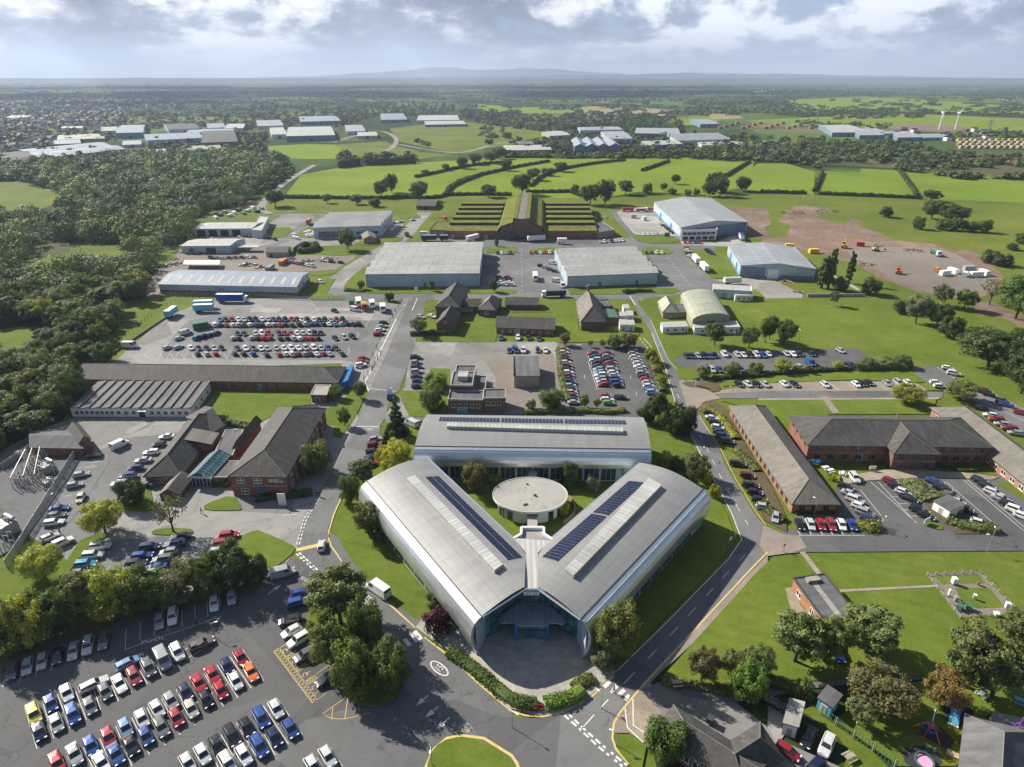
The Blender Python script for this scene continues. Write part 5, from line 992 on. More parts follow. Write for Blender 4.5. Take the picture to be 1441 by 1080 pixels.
b = house('brick_range', 'long brick range with a pale weathered roof at the right edge of the car park', [P[0], P[0]+nr*11.5, P[1]+nr*11.5], 3., 3.4, 'brick_orange', TI, 'y', (1, 1), 'office', ortho=1, over=.6); b.wins('left', 2, b.D-2, 16, .8, 1.8, 1.3, frame='white_paint'); b.wins('back', 1, b.W-1, 3, .8, 1.4, 1.3); b.wins('right', 2, b.D-2, 14, .8, 1.8, 1.3)
b = Bld('brick_hut', 'flat-roofed orange brick hut with two white windows on the front lawn', [G(1113, 832), G(1158, 896), G(1203, 888)], 'hut', ortho=.3); b.walls(3.3, 'brick_orange'); b.flat(3.3, 'roof_felt', edge='dark_metal', par=.3, over=.2); b.win('front', [b.W*.22], 1., 1.6, 1.3); b.win('front', [b.W*.62], .9, 1.3, 1.5); b.door('front', b.W*.82, .9, 2., 'timber')
b.box('roof_strip', 'concrete', b.W*.05, b.W*.95, b.D*.42, b.D*.58, 3.423, 3.45); b.box('roof_tank', 'timber_grey', b.W*.06, b.W*.16, b.D*.3, b.D*.7, 3.43, 4.1)
P = [G(922, 1030, 3), G(1050, 1115, 3), G(1110, 1078, 3)]
b = house('nursery_house', 'slate-roofed nursery house with a hipped end beside the zebra crossing', [Vector((p.x, p.y, 0)) for p in (P[0], P[1], P[1]+(G(952, 998, 3)-P[0]))], 3., 2.3, 'brick', SL, 'x', (1, 0), 'house', ortho=.6); b.wins('front', 2, b.W-2, 5, .9, 1.6, 1.3)
P = [Vector((p.x, p.y, 0)) for p in (G(1020, 1052, 3), G(1048, 1100, 3), G(1120, 1075, 3))]
b = house('nursery_house', 'second slate-roofed nursery house with a dark flat dormer beside the red car', [P[0], P[1], P[1]+(G(1040, 1028, 3)-P[0])*2.], 3., 2.6, 'brick', SL, 'y', (0, 1), 'house', ortho=.5)
P = [Vector((p.x, p.y, 0)) for p in (G(1352, 1090, 3), G(1452, 1120, 3), G(1480, 1080, 3))]
b = house('nursery_house', 'grey hipped roof of the playgroup hall beside the paved play yard', [P[0], P[1], P[1]+(G(1374, 1052, 3)-P[0])*2], 3., 3., 'brick', 'roof_felt', 'y', (0, 1), 'house', ortho=.5)
for lab, A_, B_, D_, hh, wm, rm in (('small pale blue shed with a grey roof behind the nursery fence', 'u:1205,215', 'u:1290,275', 'u:1262,140', 2.6, 'cyan_paint', 'roof_felt'), ('white cabin with a stained pale roof beside the dark parked car', 'u:985,380', 'u:1072,405', 'u:1045,235', 2.8, 'render_white', 'concrete')):
 b = Bld('garden_shed', lab, dl('%s %s %s' % (A_, B_, D_)), 'shed', ortho=.3); b.walls(hh, wm); b.box('roof', rm, -.2, b.W+.2, -.2, b.D+.2, hh+.003, hh+.25); b.door('front', b.W*.5, .9, 2., 'grey_paint'); b.win('right', [b.D*.5], 1., 1., .9)
b = Bld('garden_shed', 'white flat-roofed store among the shrubs of the right-hand car park', dl('k:920,870 k:1010,925 k:1000,835'), 'shed', ortho=.2); b.walls(2.6, 'render_white'); b.box('roof', 'roof_felt', -.2, b.W+.2, -.2, b.D+.2, 2.603, 2.8); b.door('front', b.W*.5, 1., 2., 'grey_paint')
# ---------------------------------------------------------------- trees
def leaf_mesh(name, lobes, leaf, n, seed, core=.45):
 """crown of many small leaf clumps spread over overlapping lobes; lobes: (x, y, z, rx, rz)"""
 rg = np.random.default_rng(seed); L = np.array(lobes); vol = L[:, 3]**2; vol = vol/vol.sum(); pts = []; nrm = []
 for (x, y, z, r, rz), share in zip(L, vol):
  k = max(6, int(n*share)); ns = 9; e = rg.normal(size=(ns, 3)); e /= np.linalg.norm(e, axis=1)[:, None]; sc_ = np.array([r, r, rz])
  c = np.array([x, y, z])+e*sc_*rg.uniform(.5, .82, (ns, 1)); i_ = rg.integers(0, ns, k); d = rg.normal(size=(k, 3)); d /= np.linalg.norm(d, axis=1)[:, None]
  rad = rg.uniform(.45, 1.1, (k, 1)); rad[rg.random(k) < .08] *= 1.35; pts.append(c[i_]+d*sc_*.46*rad); nrm.append(d*.7+e[i_]*.6)
 P = np.concatenate(pts); N = np.concatenate(nrm)
 keep = np.ones(len(P), bool)
 for (x, y, z, r, rz) in L:
  q = ((P[:, 0]-x)/r)**2+((P[:, 1]-y)/r)**2+((P[:, 2]-z)/rz)**2; keep &= q > core*.6
 keep |= rg.random(len(P)) < .12; P, N = P[keep], N[keep]; P[:, 2] = np.maximum(P[:, 2], .15)
 m = len(P); N[:, 2] += .15; N = N+rg.normal(scale=.36, size=(m, 3)); N /= np.linalg.norm(N, axis=1)[:, None]
 a = np.cross(N, rg.normal(size=(m, 3))); a /= np.linalg.norm(a, axis=1)[:, None]; b = np.cross(N, a)
 s = leaf*rg.uniform(.6, 1.35, (m, 1)); a = a*s; b = b*s*rg.uniform(.45, .9, (m, 1))
 V = np.stack([P-a-b*.3, P+b-a*.1, P+a+b*.2, P-b+a*.15], 1).reshape(-1, 3)
 return quads(name, V)
def quads(name, V):
 m = len(V)//4; me = bpy.data.meshes.new(name); me.vertices.add(len(V)); me.vertices.foreach_set('co', V.astype(np.float32).ravel())
 me.loops.add(4*m); me.polygons.add(m); me.loops.foreach_set('vertex_index', np.arange(4*m, dtype=np.int32)); me.polygons.foreach_set('loop_start', np.arange(0, 4*m, 4, dtype=np.int32))
 me.update(calc_edges=True); me.materials.append(M['foliage']); return me
def lobes_for(kind, w, h, rg):
 """lobes filling a crown w metres wide in a tree h metres tall"""
 out = []; U = rg.uniform
 if kind in ('broad', 'tall', 'bush', 'airy', 'open'):
  z0 = {'broad': .18, 'tall': .2, 'bush': 0., 'airy': .14, 'open': .3}[kind]*h; zc = (z0+h)/2; rz = (h-z0)/2; R_ = w/2; n = {'broad': 16, 'tall': 16, 'bush': 12, 'airy': 15, 'open': 13}[kind]
  f = {'broad': .42, 'tall': .4, 'bush': .5, 'airy': .34, 'open': .3}[kind]
  for i in range(n):
   th = 2.4*i+U(-.4, .4); v = -0.85+1.75*(i+.5)/n; c = math.sqrt(max(0, 1-v*v))*(U(.45, .72)); s = f*U(.75, 1.25); out.append((R_*c*math.cos(th), R_*c*math.sin(th), zc+rz*v*.68, R_*s, min(R_*s, rz*s*1.3)*U(.8, 1.1)))
  out.append((0, 0, zc+rz*.1, R_*.5, rz*.62))
  for i in range(7): th = U(0, 6.28); v = U(-.5, .9); c = math.sqrt(max(0, 1-v*v))*.86; s = .17*U(.7, 1.3); out.append((R_*c*math.cos(th), R_*c*math.sin(th), zc+rz*v*.88, R_*s, R_*s))
 elif kind == 'column':
  for i in range(15): v = (i+.5)/15; r = w/2*(.55+.45*math.sin(math.pi*min(1, .2+v*.8)))*.8; th = 2.4*i; out.append((r*.4*math.cos(th), r*.4*math.sin(th), h*(.14+.82*v), r*.62, h*.085))
 elif kind == 'cone':
  for i in range(22): v = (i+.5)/22; r = w/2*(1-v)**.75*.98+.25; th = 2.4*i+U(-.3, .3); out.append((r*.55*math.cos(th), r*.55*math.sin(th), h*(.05+.9*v), r*.52+.2, h*.065))
  out.append((0, 0, h*.95, w*.06+.15, h*.07))
 return out
def trunk_mesh(kind, w, h, lobes, rg, mat):
 mb = MB().use(M[mat]); r = .022*h+.05; top = h*(.55 if kind not in ('column', 'cone') else .85); bend = rg.normal(scale=.02*h, size=2)
 P = [(0, 0, -.2), (bend[0]*.4, bend[1]*.4, top*.35), (bend[0], bend[1], top*.7), (bend[0]*1.2, bend[1], top)]; rr = [r*1.25, r*.9, r*.6, r*.25]
 for i in range(3): mb.tube(P[i], P[i+1], rr[i], rr[i+1], 7)
 if kind not in ('column', 'cone'):
  for k, (x, y, z, a, b_) in enumerate(lobes[:12 if kind == 'open' else 8]): s = Vector(P[1]).lerp(Vector(P[2]), rg.uniform(0, 1)); e = Vector((x, y, z)); mid = s.lerp(e, .5)+Vector((0, 0, .04*h)); mb.tube(s, mid, r*.42, r*.26, 5); mb.tube(mid, e, r*.26, r*.08, 5)
 return mb.mesh('trunk', None, 60)
PROTO = {}
SPEC = dict(broad=(12, 12, 8500, .225, 3), tall=(10, 14, 8500, .225, 3), bush=(10, 9, 8000, .22, 4), airy=(9, 11, 4200, .21, 2), open=(11, 10, 420, .26, 1), column=(5.5, 18, 3600, .3, 2), cone=(7, 13, 4200, .28, 2), shrub=(4, 3, 1700, .17, 3))
for kd, (w_, h_, n_, lf, cnt) in SPEC.items():
 PROTO[kd] = []
 for s_ in range(cnt):
  rg = np.random.default_rng(100+s_*7+len(kd)*31); kk = 'bush' if kd == 'shrub' else kd; lb = lobes_for(kk, w_, h_, rg)
  PROTO[kd].append((leaf_mesh('crown', lb, lf, n_*2, 5+s_, .5 if kd != 'open' else .2), trunk_mesh(kk, w_, h_, lb, rg, 'birch_bark' if kd == 'airy' else 'trunk_bark'), w_, h_))
FC = dict(dark=(0.070, 0.100, 0.034), mid=(0.093, 0.136, 0.037), olive=(0.139, 0.163, 0.053), pale=(0.178, 0.202, 0.096), bright=(0.147, 0.232, 0.040), yellow=(.330, .310, .045), lime=(0.256, 0.271, 0.046), autumn=(.195, .140, .052), brown=(.135, .132, .060), purple=(0.078, 0.028, 0.043), grey=(0.155, 0.167, 0.112), pine=(0.043, 0.070, 0.034))
CW = dict(dark='dark green', mid='mid green', olive='olive green', pale='pale green', bright='bright green', yellow='yellow', lime='yellow-green', autumn='orange-brown', brown='brownish', purple='dark purple', grey='grey-green', pine='dark blue-green')
SW = dict(broad='round-crowned tree', tall='tall tree', bush='bushy tree', airy='light feathery tree', open='bare-branched tree', column='columnar poplar', cone='conifer', shrub='shrub')
rt = random.Random(11); NT_ = [0]
def tree(P, w, h, kind, col, label, cat='tree', group=None, name=None, flat=None):
 cr, tr, pw, ph = rt.choice(PROTO[kind]); name = name or {'shrub': 'shrub', 'cone': 'conifer', 'column': 'poplar'}.get(kind, 'tree')
 o = empty(name, (P.x, P.y, .1), rt.uniform(0, 6.28), label, cat, group); o.scale = (w/pw, w/pw*rt.uniform(.92, 1.08), h/ph)
 c = link('crown', cr, o); k = rt.uniform(.95, 1.4); b = FC[col]; c.color = (b[0]*k*rt.uniform(.92, 1.1), b[1]*k, b[2]*k*rt.uniform(.85, 1.15), 1)
 if kind != 'shrub': link('trunk', tr, o)
 NT_[0] += 1; return o
TREES = '''
m 400 480 165 265 tall olive|tallest of the clump between the front car park and the road
m 525 590 335 150 bush mid|right of the tallest in the clump, half in shade
m 360 650 400 175 bush olive|in the clump beside the yellow hatched bays
m 470 805 545 195 bush olive|at the near left end of the clump above the yellow wedge
m 630 775 545 185 bush olive|at the near right end of the clump by the road arrows
l 60 600 350 170 bush olive|at the frame edge in the belt behind the front car park
l 160 560 340 150 bush lime|in the belt above the second shaded parked car
l 250 500 290 190 bush olive|in the belt above the row of shaded cars
l 350 470 270 160 bush mid|in the belt just left of the POOL bays
l 440 430 175 150 tall olive|tallest of the belt, beside the office car park's blue cars
l 560 440 195 200 bush lime|in the belt above the empty POOL bays
l 650 400 200 180 bush olive|in the belt above the first white car of the POOL bays
l 760 390 215 170 bush mid|in the belt above the pair of white cars
l 860 350 170 170 bush grey|in the belt, grey-leaved, below the office car park exit
l 980 330 110 150 bush mid|in the belt behind the single white car
l 1090 300 80 190 bush dark|at the right end of the belt near the grey van
m 20 250 105 110 bush dark|in the belt beside the grey van's rear
l 210 215 48 170 broad lime|alone on the grass strip by the substation fence
h 595 1005 795 215 broad lime|in front of the office yard, casting shade on its cars
h 760 872 715 145 bush pine|clipped round on the small lawn beside the office
h 978 1000 750 200 open brown|standing on the half-moon lawn before the office
i 355 690 500 160 bush olive|at the roadside corner of the lettered office
i 300 700 560 110 bush grey|against the lettered office wall by the road
i 250 640 510 100 bush dark|in shade against the lettered office's right wall
i 592 250 135 90 broad mid|on the verge where the spine road narrows
i 455 262 178 80 bush olive|beside the small brick pump hut
i 502 402 290 85 broad mid|on the lawn edge below the pump hut
i 800 480 248 130 cone pine|tallest conifer beside the parked white car
i 745 560 425 95 cone pine|shorter conifer behind the row of parked cars
i 800 670 465 190 broad yellow|beside the left end of the rear wing
i 730 650 520 110 bush yellow|lower one beside the parked red car
i 610 760 580 170 tall grey|where the spine road bends, before the left wing
i 540 870 690 110 bush mid|at the road bend beside the left wing's far end
i 640 1030 795 170 airy olive|against the left wing's outer wall, upper one
i 715 1075 900 170 bush dark|against the left wing's outer wall, lower one
i 1230 775 580 175 broad brown|in the courtyard left of the round pavilion
i 1340 730 670 90 bush lime|low one in the courtyard behind the brown tree
i 1010 215 115 160 bush bright|above the flat derelict building's left side
i 1000 332 180 165 bush olive|beside the flat derelict building's front block
j 225 325 205 150 bush olive|at the near end of the derelict yard
j 110 325 255 60 bush brown|beside the olive bush at the end of the derelict yard
j 410 298 218 60 broad olive|at the corner of the bay car park
j 480 300 235 55 airy olive|second small one at the end of the bay car park
j 815 412 195 135 tall dark|beside the avenue behind the rear wing's right end
j 750 400 290 110 bush dark|lower one beside the rear wing's right end
j 900 465 280 160 bush dark|beside the avenue, near the rear wing
j 970 470 300 140 bush dark|overhanging the avenue behind the right wing
j 860 650 558 95 bush yellow|golden one by the far end of the right wing
j 930 660 575 90 bush grey|next to the golden bush by the right wing
j 1020 725 550 150 bush olive|by the avenue beyond the right wing's end
j 1085 735 660 70 bush yellow|by the avenue kerb at the right wing's end
j 1140 818 735 65 bush yellow|at the kerb beside the right wing's curved end
j 315 755 600 125 bush mid|in the courtyard behind the round pavilion
j 450 788 695 95 bush grey|on the courtyard lawn right of the round pavilion
y 995 590 455 130 shrub yellow|against the pavilion's right wall
y 530 600 495 130 shrub lime|against the pavilion's left wall
n 480 605 295 205 broad olive|weeping one right of the main entrance
n 415 658 545 115 bush grey|low one by the path right of the entrance
m 850 492 365 130 shrub purple|left of the main entrance path
m 835 388 285 95 bush olive|behind the purple shrub left of the entrance
n 872 690 515 150 broad brown|on the front lawn by the zebra crossing
n 1010 665 530 120 broad olive|second from the zebra crossing on the front lawn
n 1125 665 505 150 broad olive|third from the zebra crossing on the front lawn
n 1065 818 640 155 bush bright|bright one by the nursery drive
n 690 1095 920 185 bush mid|in front of the nursery house wall
o 110 645 385 220 tall olive|willow-like, left one of the row behind the brick hut
o 250 630 400 160 tall olive|willow-like, second of the row behind the brick hut
o 430 605 375 240 tall olive|willow-like, right of the blue car behind the hut
o 500 805 600 270 broad brown|in the nursery garden, brown-tinged
o 410 885 740 115 airy pale|slim pale one beside the garden shed
o 790 795 610 150 broad autumn|rust-coloured one by the play area
o 890 770 440 250 tall olive|large willow-like one over the play area
o 1010 800 530 190 tall olive|right half of the large pair over the play area
o 1150 615 400 210 tall olive|willow-like, at the right frame edge
o 155 775 700 95 shrub olive|beside the nursery fence above the white cabin
k 775 272 165 175 broad lime|pale one on the lawn behind the two-storey office
k 1078 250 125 165 broad olive|at the end of the lawn by the right-hand range
k 1420 215 -30 210 broad dark|by the car park at the right frame edge
k 1380 130 -60 160 broad dark|behind the dark one at the right frame edge
g 1230 1062 815 310 broad dark|widest dark one on the big lawn's right side
g 1400 1020 830 170 broad dark|behind the widest dark one at the frame edge
g 1390 795 520 190 broad mid|beside the dirt track at the right frame edge
g 1470 830 560 180 broad mid|partly outside the frame by the dirt track
g 1245 715 553 130 open brown|half-dead one between hardcore yard and track
g 1102 743 620 102 broad mid|neat round one at the corner of the hardcore yard
g 1015 915 785 112 bush dark|dense one nearest the car park in the big lawn group
g 830 820 645 140 broad grey|left one of the group on the big lawn
g 950 842 690 125 broad dark|middle one of the group on the big lawn
g 970 722 580 115 airy grey|thin grey one beside the hardcore yard
g 740 772 690 78 bush olive|small one left of the group on the big lawn
g 570 668 568 98 bush mid|round one at the end of the grey wall
g 300 632 440 78 column mid|left one of the three poplars by the blue-fronted shed
g 337 632 398 70 column mid|middle, tallest of the three poplars by the blue-fronted shed
g 450 602 418 58 column mid|right one of the three poplars by the blue-fronted shed
g 370 722 625 62 airy grey|thin sapling before the grey wall
g 402 642 560 78 bush mid|round one behind the grey wall
g 10 910 755 95 broad mid|second from the right on the lawn by the rear car park
g 88 945 780 122 broad mid|rightmost of the row on the lawn by the rear car park
f 1335 960 825 112 broad mid|third from the right on the lawn by the rear car park
f 1425 930 780 92 broad mid|between the round ones on the lawn by the rear car park
f 1140 945 800 128 broad mid|before the white cabins of the arched hall
g 1250 490 405 85 bush dark|left one of the pair below the dirt bank
g 1305 505 430 95 bush dark|right one of the pair below the dirt bank
g 915 135 65 92 broad dark|by the field hedge corner above the dirt
g 920 235 115 110 broad dark|left one of the clump above the dirt ground
g 1030 260 138 155 broad dark|right one of the clump above the dirt ground
g 660 228 165 65 bush dark|small one on the bank above the dirt ground
g 842 295 220 60 bush mid|above the green bank, left of the clump
g 980 300 235 65 bush mid|first of the bushes below the clump
g 1060 305 230 75 bush mid|second of the bushes below the clump
g 1140 310 250 65 bush mid|third of the bushes below the clump
g 1210 315 240 70 bush mid|fourth of the bushes below the clump
g 1372 412 372 52 bush dark|single one on the slope near the frame edge
g 1440 380 310 90 bush dark|at the frame edge above the slope
e 518 408 280 118 broad mid|oak in front of the sawtooth factory
e 595 632 575 48 broad mid|left small one on the warehouse front lawn
e 990 640 575 42 broad olive|middle small one on the warehouse front lawn
e 1335 645 565 58 broad mid|right small one on the warehouse front lawn
e 755 705 650 55 bush mid|by the lorries on the upper car park edge
e 920 890 770 118 airy pale|by the corner brick house on the spine road
e 1355 392 340 34 column mid|sapling between the turf hangar and the warehouse
e 110 165 60 115 broad dark|at the bend of the country road
e 403 145 88 55 broad mid|small one in the hedge below the bright field, left
e 568 152 90 72 broad mid|small one in the hedge below the bright field, middle
e 672 170 118 68 bush dark|by the hedge above the field barn
e 710 112 5 95 broad dark|left one of the dark pair in the bright field
e 765 85 -30 85 broad dark|rear one of the dark pair in the bright field
e 920 130 8 118 broad mid|alone in the bright field above the field barn
e 1310 112 30 108 broad dark|on the field edge behind the turf hangar
f 60 95 -35 130 broad dark|largest on the field edge behind the turf hangar
f 357 102 40 58 bush dark|small one behind the turf hangar's right side
f 440 155 30 130 broad dark|left one of the clump behind the yard of red lorries
f 525 150 0 120 broad dark|tall middle one of the clump behind the yard
f 640 98 5 95 broad mid|right one of the clump behind the yard
f 760 95 28 60 bush mid|small one right of the clump behind the yard
f 855 75 28 44 broad dark|first of the small ones behind the largest shed
f 903 100 58 42 bush dark|second of the small ones behind the largest shed
f 920 38 -22 60 broad mid|in the field hedge behind the largest shed
f 1110 108 20 95 broad dark|left one of the pair on the field edge beyond the shed
f 1172 106 -12 105 broad dark|right one of the pair on the field edge beyond the shed
f 1297 80 -15 82 broad dark|alone on the field edge right of the pair
f 990 106 68 42 bush olive|low one by the field edge beyond the shed, left
f 1040 102 60 42 bush olive|low one by the field edge beyond the shed, right
b 512 713 660 54 broad dark|left end of the row in the middle field hedge
b 565 697 645 62 broad dark|second of the row in the middle field hedge
b 630 690 638 66 broad dark|third of the row in the middle field hedge
b 670 672 620 68 broad dark|right end of the row in the middle field hedge
b 696 722 672 52 broad dark|by itself just below the row in the middle field hedge
b 442 722 690 36 broad dark|small one left in the middle field
b 357 740 715 36 broad dark|smallest one left in the middle field
b 812 762 705 66 broad dark|where two field hedges meet
b 930 726 680 68 broad dark|right part of the middle hedge
b 872 746 714 55 bush dark|bushy one right of the hedge meeting
b 700 587 563 42 bush dark|low one in the far rough meadow
b 625 612 590 36 bush dark|second low one in the far rough meadow
c 140 812 720 92 broad dark|left one of the pair at the striped fields
c 252 806 745 66 broad dark|right one of the pair at the striped fields
f 300 947 868 68 broad autumn|orange one at the head of the bay car park
f 442 957 910 38 airy olive|first thin one along the bay car park head
f 510 955 908 45 airy olive|second thin one along the bay car park head
f 575 975 890 95 bush olive|left bush beside the bay car park entrance
f 655 975 880 100 bush brown|brown-tinged bush beside the bay car park entrance
f 777 1042 955 70 broad lime|at the bay car park's avenue corner
j 1075 142 60 80 bush olive|first of the row behind the rear car park, by the sign
j 1232 132 50 98 bush olive|second of the row behind the rear car park
j 1365 118 50 90 bush olive|third of the row behind the rear car park
k 75 112 32 92 bush lime|fourth of the row behind the rear car park
k 158 105 50 42 airy lime|fifth, thin one of the row behind the rear car park
k 222 102 45 42 airy lime|sixth, thin one of the row behind the rear car park
k 390 92 38 62 bush lime|seventh of the row behind the rear car park
k 560 88 25 90 bush olive|eighth of the row behind the rear car park
k 660 85 20 95 bush olive|ninth of the row behind the rear car park
k 750 82 8 95 bush mid|last of the row behind the rear car park
h 1250 385 330 85 airy brown|thin one on the lawn behind the single-storey office
j 800 70 10 65 bush lime|first in the planted strip of the bay car park
j 815 120 60 65 bush autumn|second in the planted strip of the bay car park
j 840 175 115 60 bush lime|third in the planted strip of the bay car park
j 770 40 -20 60 bush olive|top one in the planted strip of the bay car park
d 775 700 555 105 broad olive|on the mown slope by the upper car park fence
h 720 165 130 60 shrub olive|between prefab office and brick range
h 450 260 135 110 bush mid|at the left end of the white prefab office
'''
for ln in TREES.strip().split('\n'):
 d_, where = ln.split('|'); tl, x, y, yt, w_, kd, cl = d_.split(); s_ = TILE[tl][2]
 P0 = pp('%s:%s,%s' % (tl, x, y))[0]; T0 = pp('%s:%s,%s' % (tl, x, yt))[0]; g = G(*P0); h_ = max(1.5, hgt(P0[0], P0[1], T0[1]))
 dist = math.sqrt(g.x**2+g.y**2+H*H); w_m = float(w_)/s_*dist/FOC; h_ = max(h_-.30*w_m*(H/dist), .55*w_m, 1.5)
 w_m *= .93
 if kd in ('bush', 'shrub', 'tall', 'column', 'cone'): g = g+Vector((g.x, g.y, 0)).normalized()*w_m*(.42 if kd != 'tall' else .3)
 nm = 'shrub' if kd == 'shrub' else None
 tree(g, w_m, h_, kd, cl, '%s %s %s' % (CW[cl], SW[kd], where), 'shrub' if kd == 'shrub' else 'tree', None, nm)
# ---- the wood on the left: nearest trees one by one, the rest as one mass
def inside(p, poly):
 c = False; n = len(poly)
 for i in range(n):
  a, b = poly[i], poly[(i+1) % n]
  if (a[1] > p[1]) != (b[1] > p[1]) and p[0] < (b[0]-a[0])*(p[1]-a[1])/(b[1]-a[1])+a[0]: c = not c
 return c
gpoly = lambda s: [(v.x, v.y) for v in gp(s)]
WOOD = gpoly('p:-260,640 -40,655 20,632 88,592 106,560 100,535 128,522 172,478 195,450 198,425 222,395 208,378 226,352 262,338 268,312 300,297 345,288 368,262 400,232 390,224 330,220 200,222 100,232 0,238 -330,250')
HOLES = [gpoly(s) for s in ('d:-120,840 120,840 290,840 300,900 200,1010 60,1090 -140,1100', 'd:590,1050 600,960 690,830 640,720 800,690 1200,680 1210,700 1100,740 930,790 720,960', 'd:110,480 230,365 690,370 720,480 640,520 420,560 300,590 130,610', 'd:-200,20 120,20 420,110 330,230 100,260 -200,230', 'd:880,620 940,600 940,680 840,680')]
rw = random.Random(5)
def scatter(poly, holes, step, jit=.45):
 xs = [p[0] for p in poly]; ys = [p[1] for p in poly]; out = []; y = min(ys); r = 0
 while y < max(ys):
  x = min(xs)+(r % 2)*step/2
  while x < max(xs):
   p = (x+rw.uniform(-jit, jit)*step, y+rw.uniform(-jit, jit)*step)
   if inside(p, poly) and not any(inside(p, h) for h in holes):
    q = PX((p[0], p[1], 4))
    if -60 < q[0] < 1500 and q[1] < 1120: out.append(p)
   x += step
  y += step*.86; r += 1
 return out
wp = scatter(WOOD, HOLES, 7.9); wp.sort(key=lambda p: p[0]**2+p[1]**2); N_IND = 120
print('wood trees', len(wp), 'individual trees', NT_[0])
WL = {'dark': 'dark green', 'mid': 'mid green', 'olive': 'olive', 'pale': 'silvery pale', 'lime': 'yellow-green'}
for i, p in enumerate(wp[:N_IND]):
 cl = rw.choices(['dark', 'mid', 'olive', 'pale', 'lime'], [3, 4, 3, 1, .5])[0]; kd = rw.choices(['bush', 'tall', 'airy', 'broad'], [5, 3, 1.5, 2])[0]; w_m = rw.uniform(8, 13.5); h_ = rw.uniform(6.5, 13)
 tree(Vector((*p, 0)), w_m, h_, kd, cl, '%s tree crowded among others in the near part of the wood' % WL[cl], 'tree', '%s trees in the near part of the wood' % WL[cl])
def dome(s):
 g_ = np.random.default_rng(s); u = g_.uniform; return [(0, 0, 3.6, u(3.9, 4.7), u(3.6, 4.6))]+[(3.*math.cos(k*1.5+s), 3.*math.sin(k*1.5+s), u(3, 6), u(1.6, 2.5), u(1.6, 2.4)) for k in range(4)]
SMALL = [leaf_mesh('clump', dome(40+i), .36, 1300, 60+i, .7) for i in range(7)]
MIDDLE = [leaf_mesh('clump', dome(50+i), .55, 520, 65+i, .7) for i in range(6)]
TINY = [leaf_mesh('clump', dome(70+i), 1.5, 85, 80+i, .6) for i in range(5)]
def co_of(me): a = np.empty(len(me.vertices)*3, np.float32); me.vertices.foreach_get('co', a); return a.reshape(-1, 3)
SMALLV, MIDV, TINYV = [co_of(m) for m in SMALL], [co_of(m) for m in MIDDLE], [co_of(m) for m in TINY]
t = NT('foliage_mass'); at = t.n('VertexColor', layer_name='leaf_tint'); n1 = t.ramp(t.noise(t.co('World'), .35, 3, .6), [(.3, (.7, .72, .7)), (.5, (1.,)*3), (.72, (1.35, 1.25, 1.))]); M['foliage_mass'] = t.fin(t.mix(at.outputs[0], n1, 1., 'MULTIPLY'), .7, 0, .15)
MK = 1.4
def mass(name, pts, protos, size, cols, hs=1., kind='stuff', col_of=None):
 """one object holding a wood too dense to count"""
 V = []; C = []
 for p in pts:
  v = rw.choice(protos); s = rw.uniform(*size)/10; a = rw.uniform(0, 6.28); c, sn = math.cos(a), math.sin(a); sz = s*hs*rw.uniform(.6, 1.45)
  V.append(np.stack([(v[:, 0]*c-v[:, 1]*sn)*s+p[0], (v[:, 0]*sn+v[:, 1]*c)*s+p[1], v[:, 2]*sz-.2*(len(p) < 3)+(p[2] if len(p) > 2 else 0)], 1)); b = FC[rw.choice(cols)]; k = rw.uniform(.7, 1.6)*MK; C.append(np.tile(np.array([b[0]*k, b[1]*k, b[2]*k, 1], np.float32), (len(v), 1)))
 if not V: return
 me = quads(name, np.concatenate(V)); me.materials.clear(); me.materials.append(M['foliage_mass']); ca = me.color_attributes.new('leaf_tint', 'FLOAT_COLOR', 'POINT'); ca.data.foreach_set('color', np.concatenate(C).ravel())
 o = link(name, me); return tag(o, kind=kind)
WC = ['dark', 'mid', 'olive', 'olive', 'grey', 'pale', 'mid', 'olive', 'mid', 'dark']; mass('woodland', wp[N_IND:N_IND+650], SMALLV, (7, 19), WC, .9); mass('woodland', wp[N_IND+650:], MIDV, (7, 21), WC, .75)
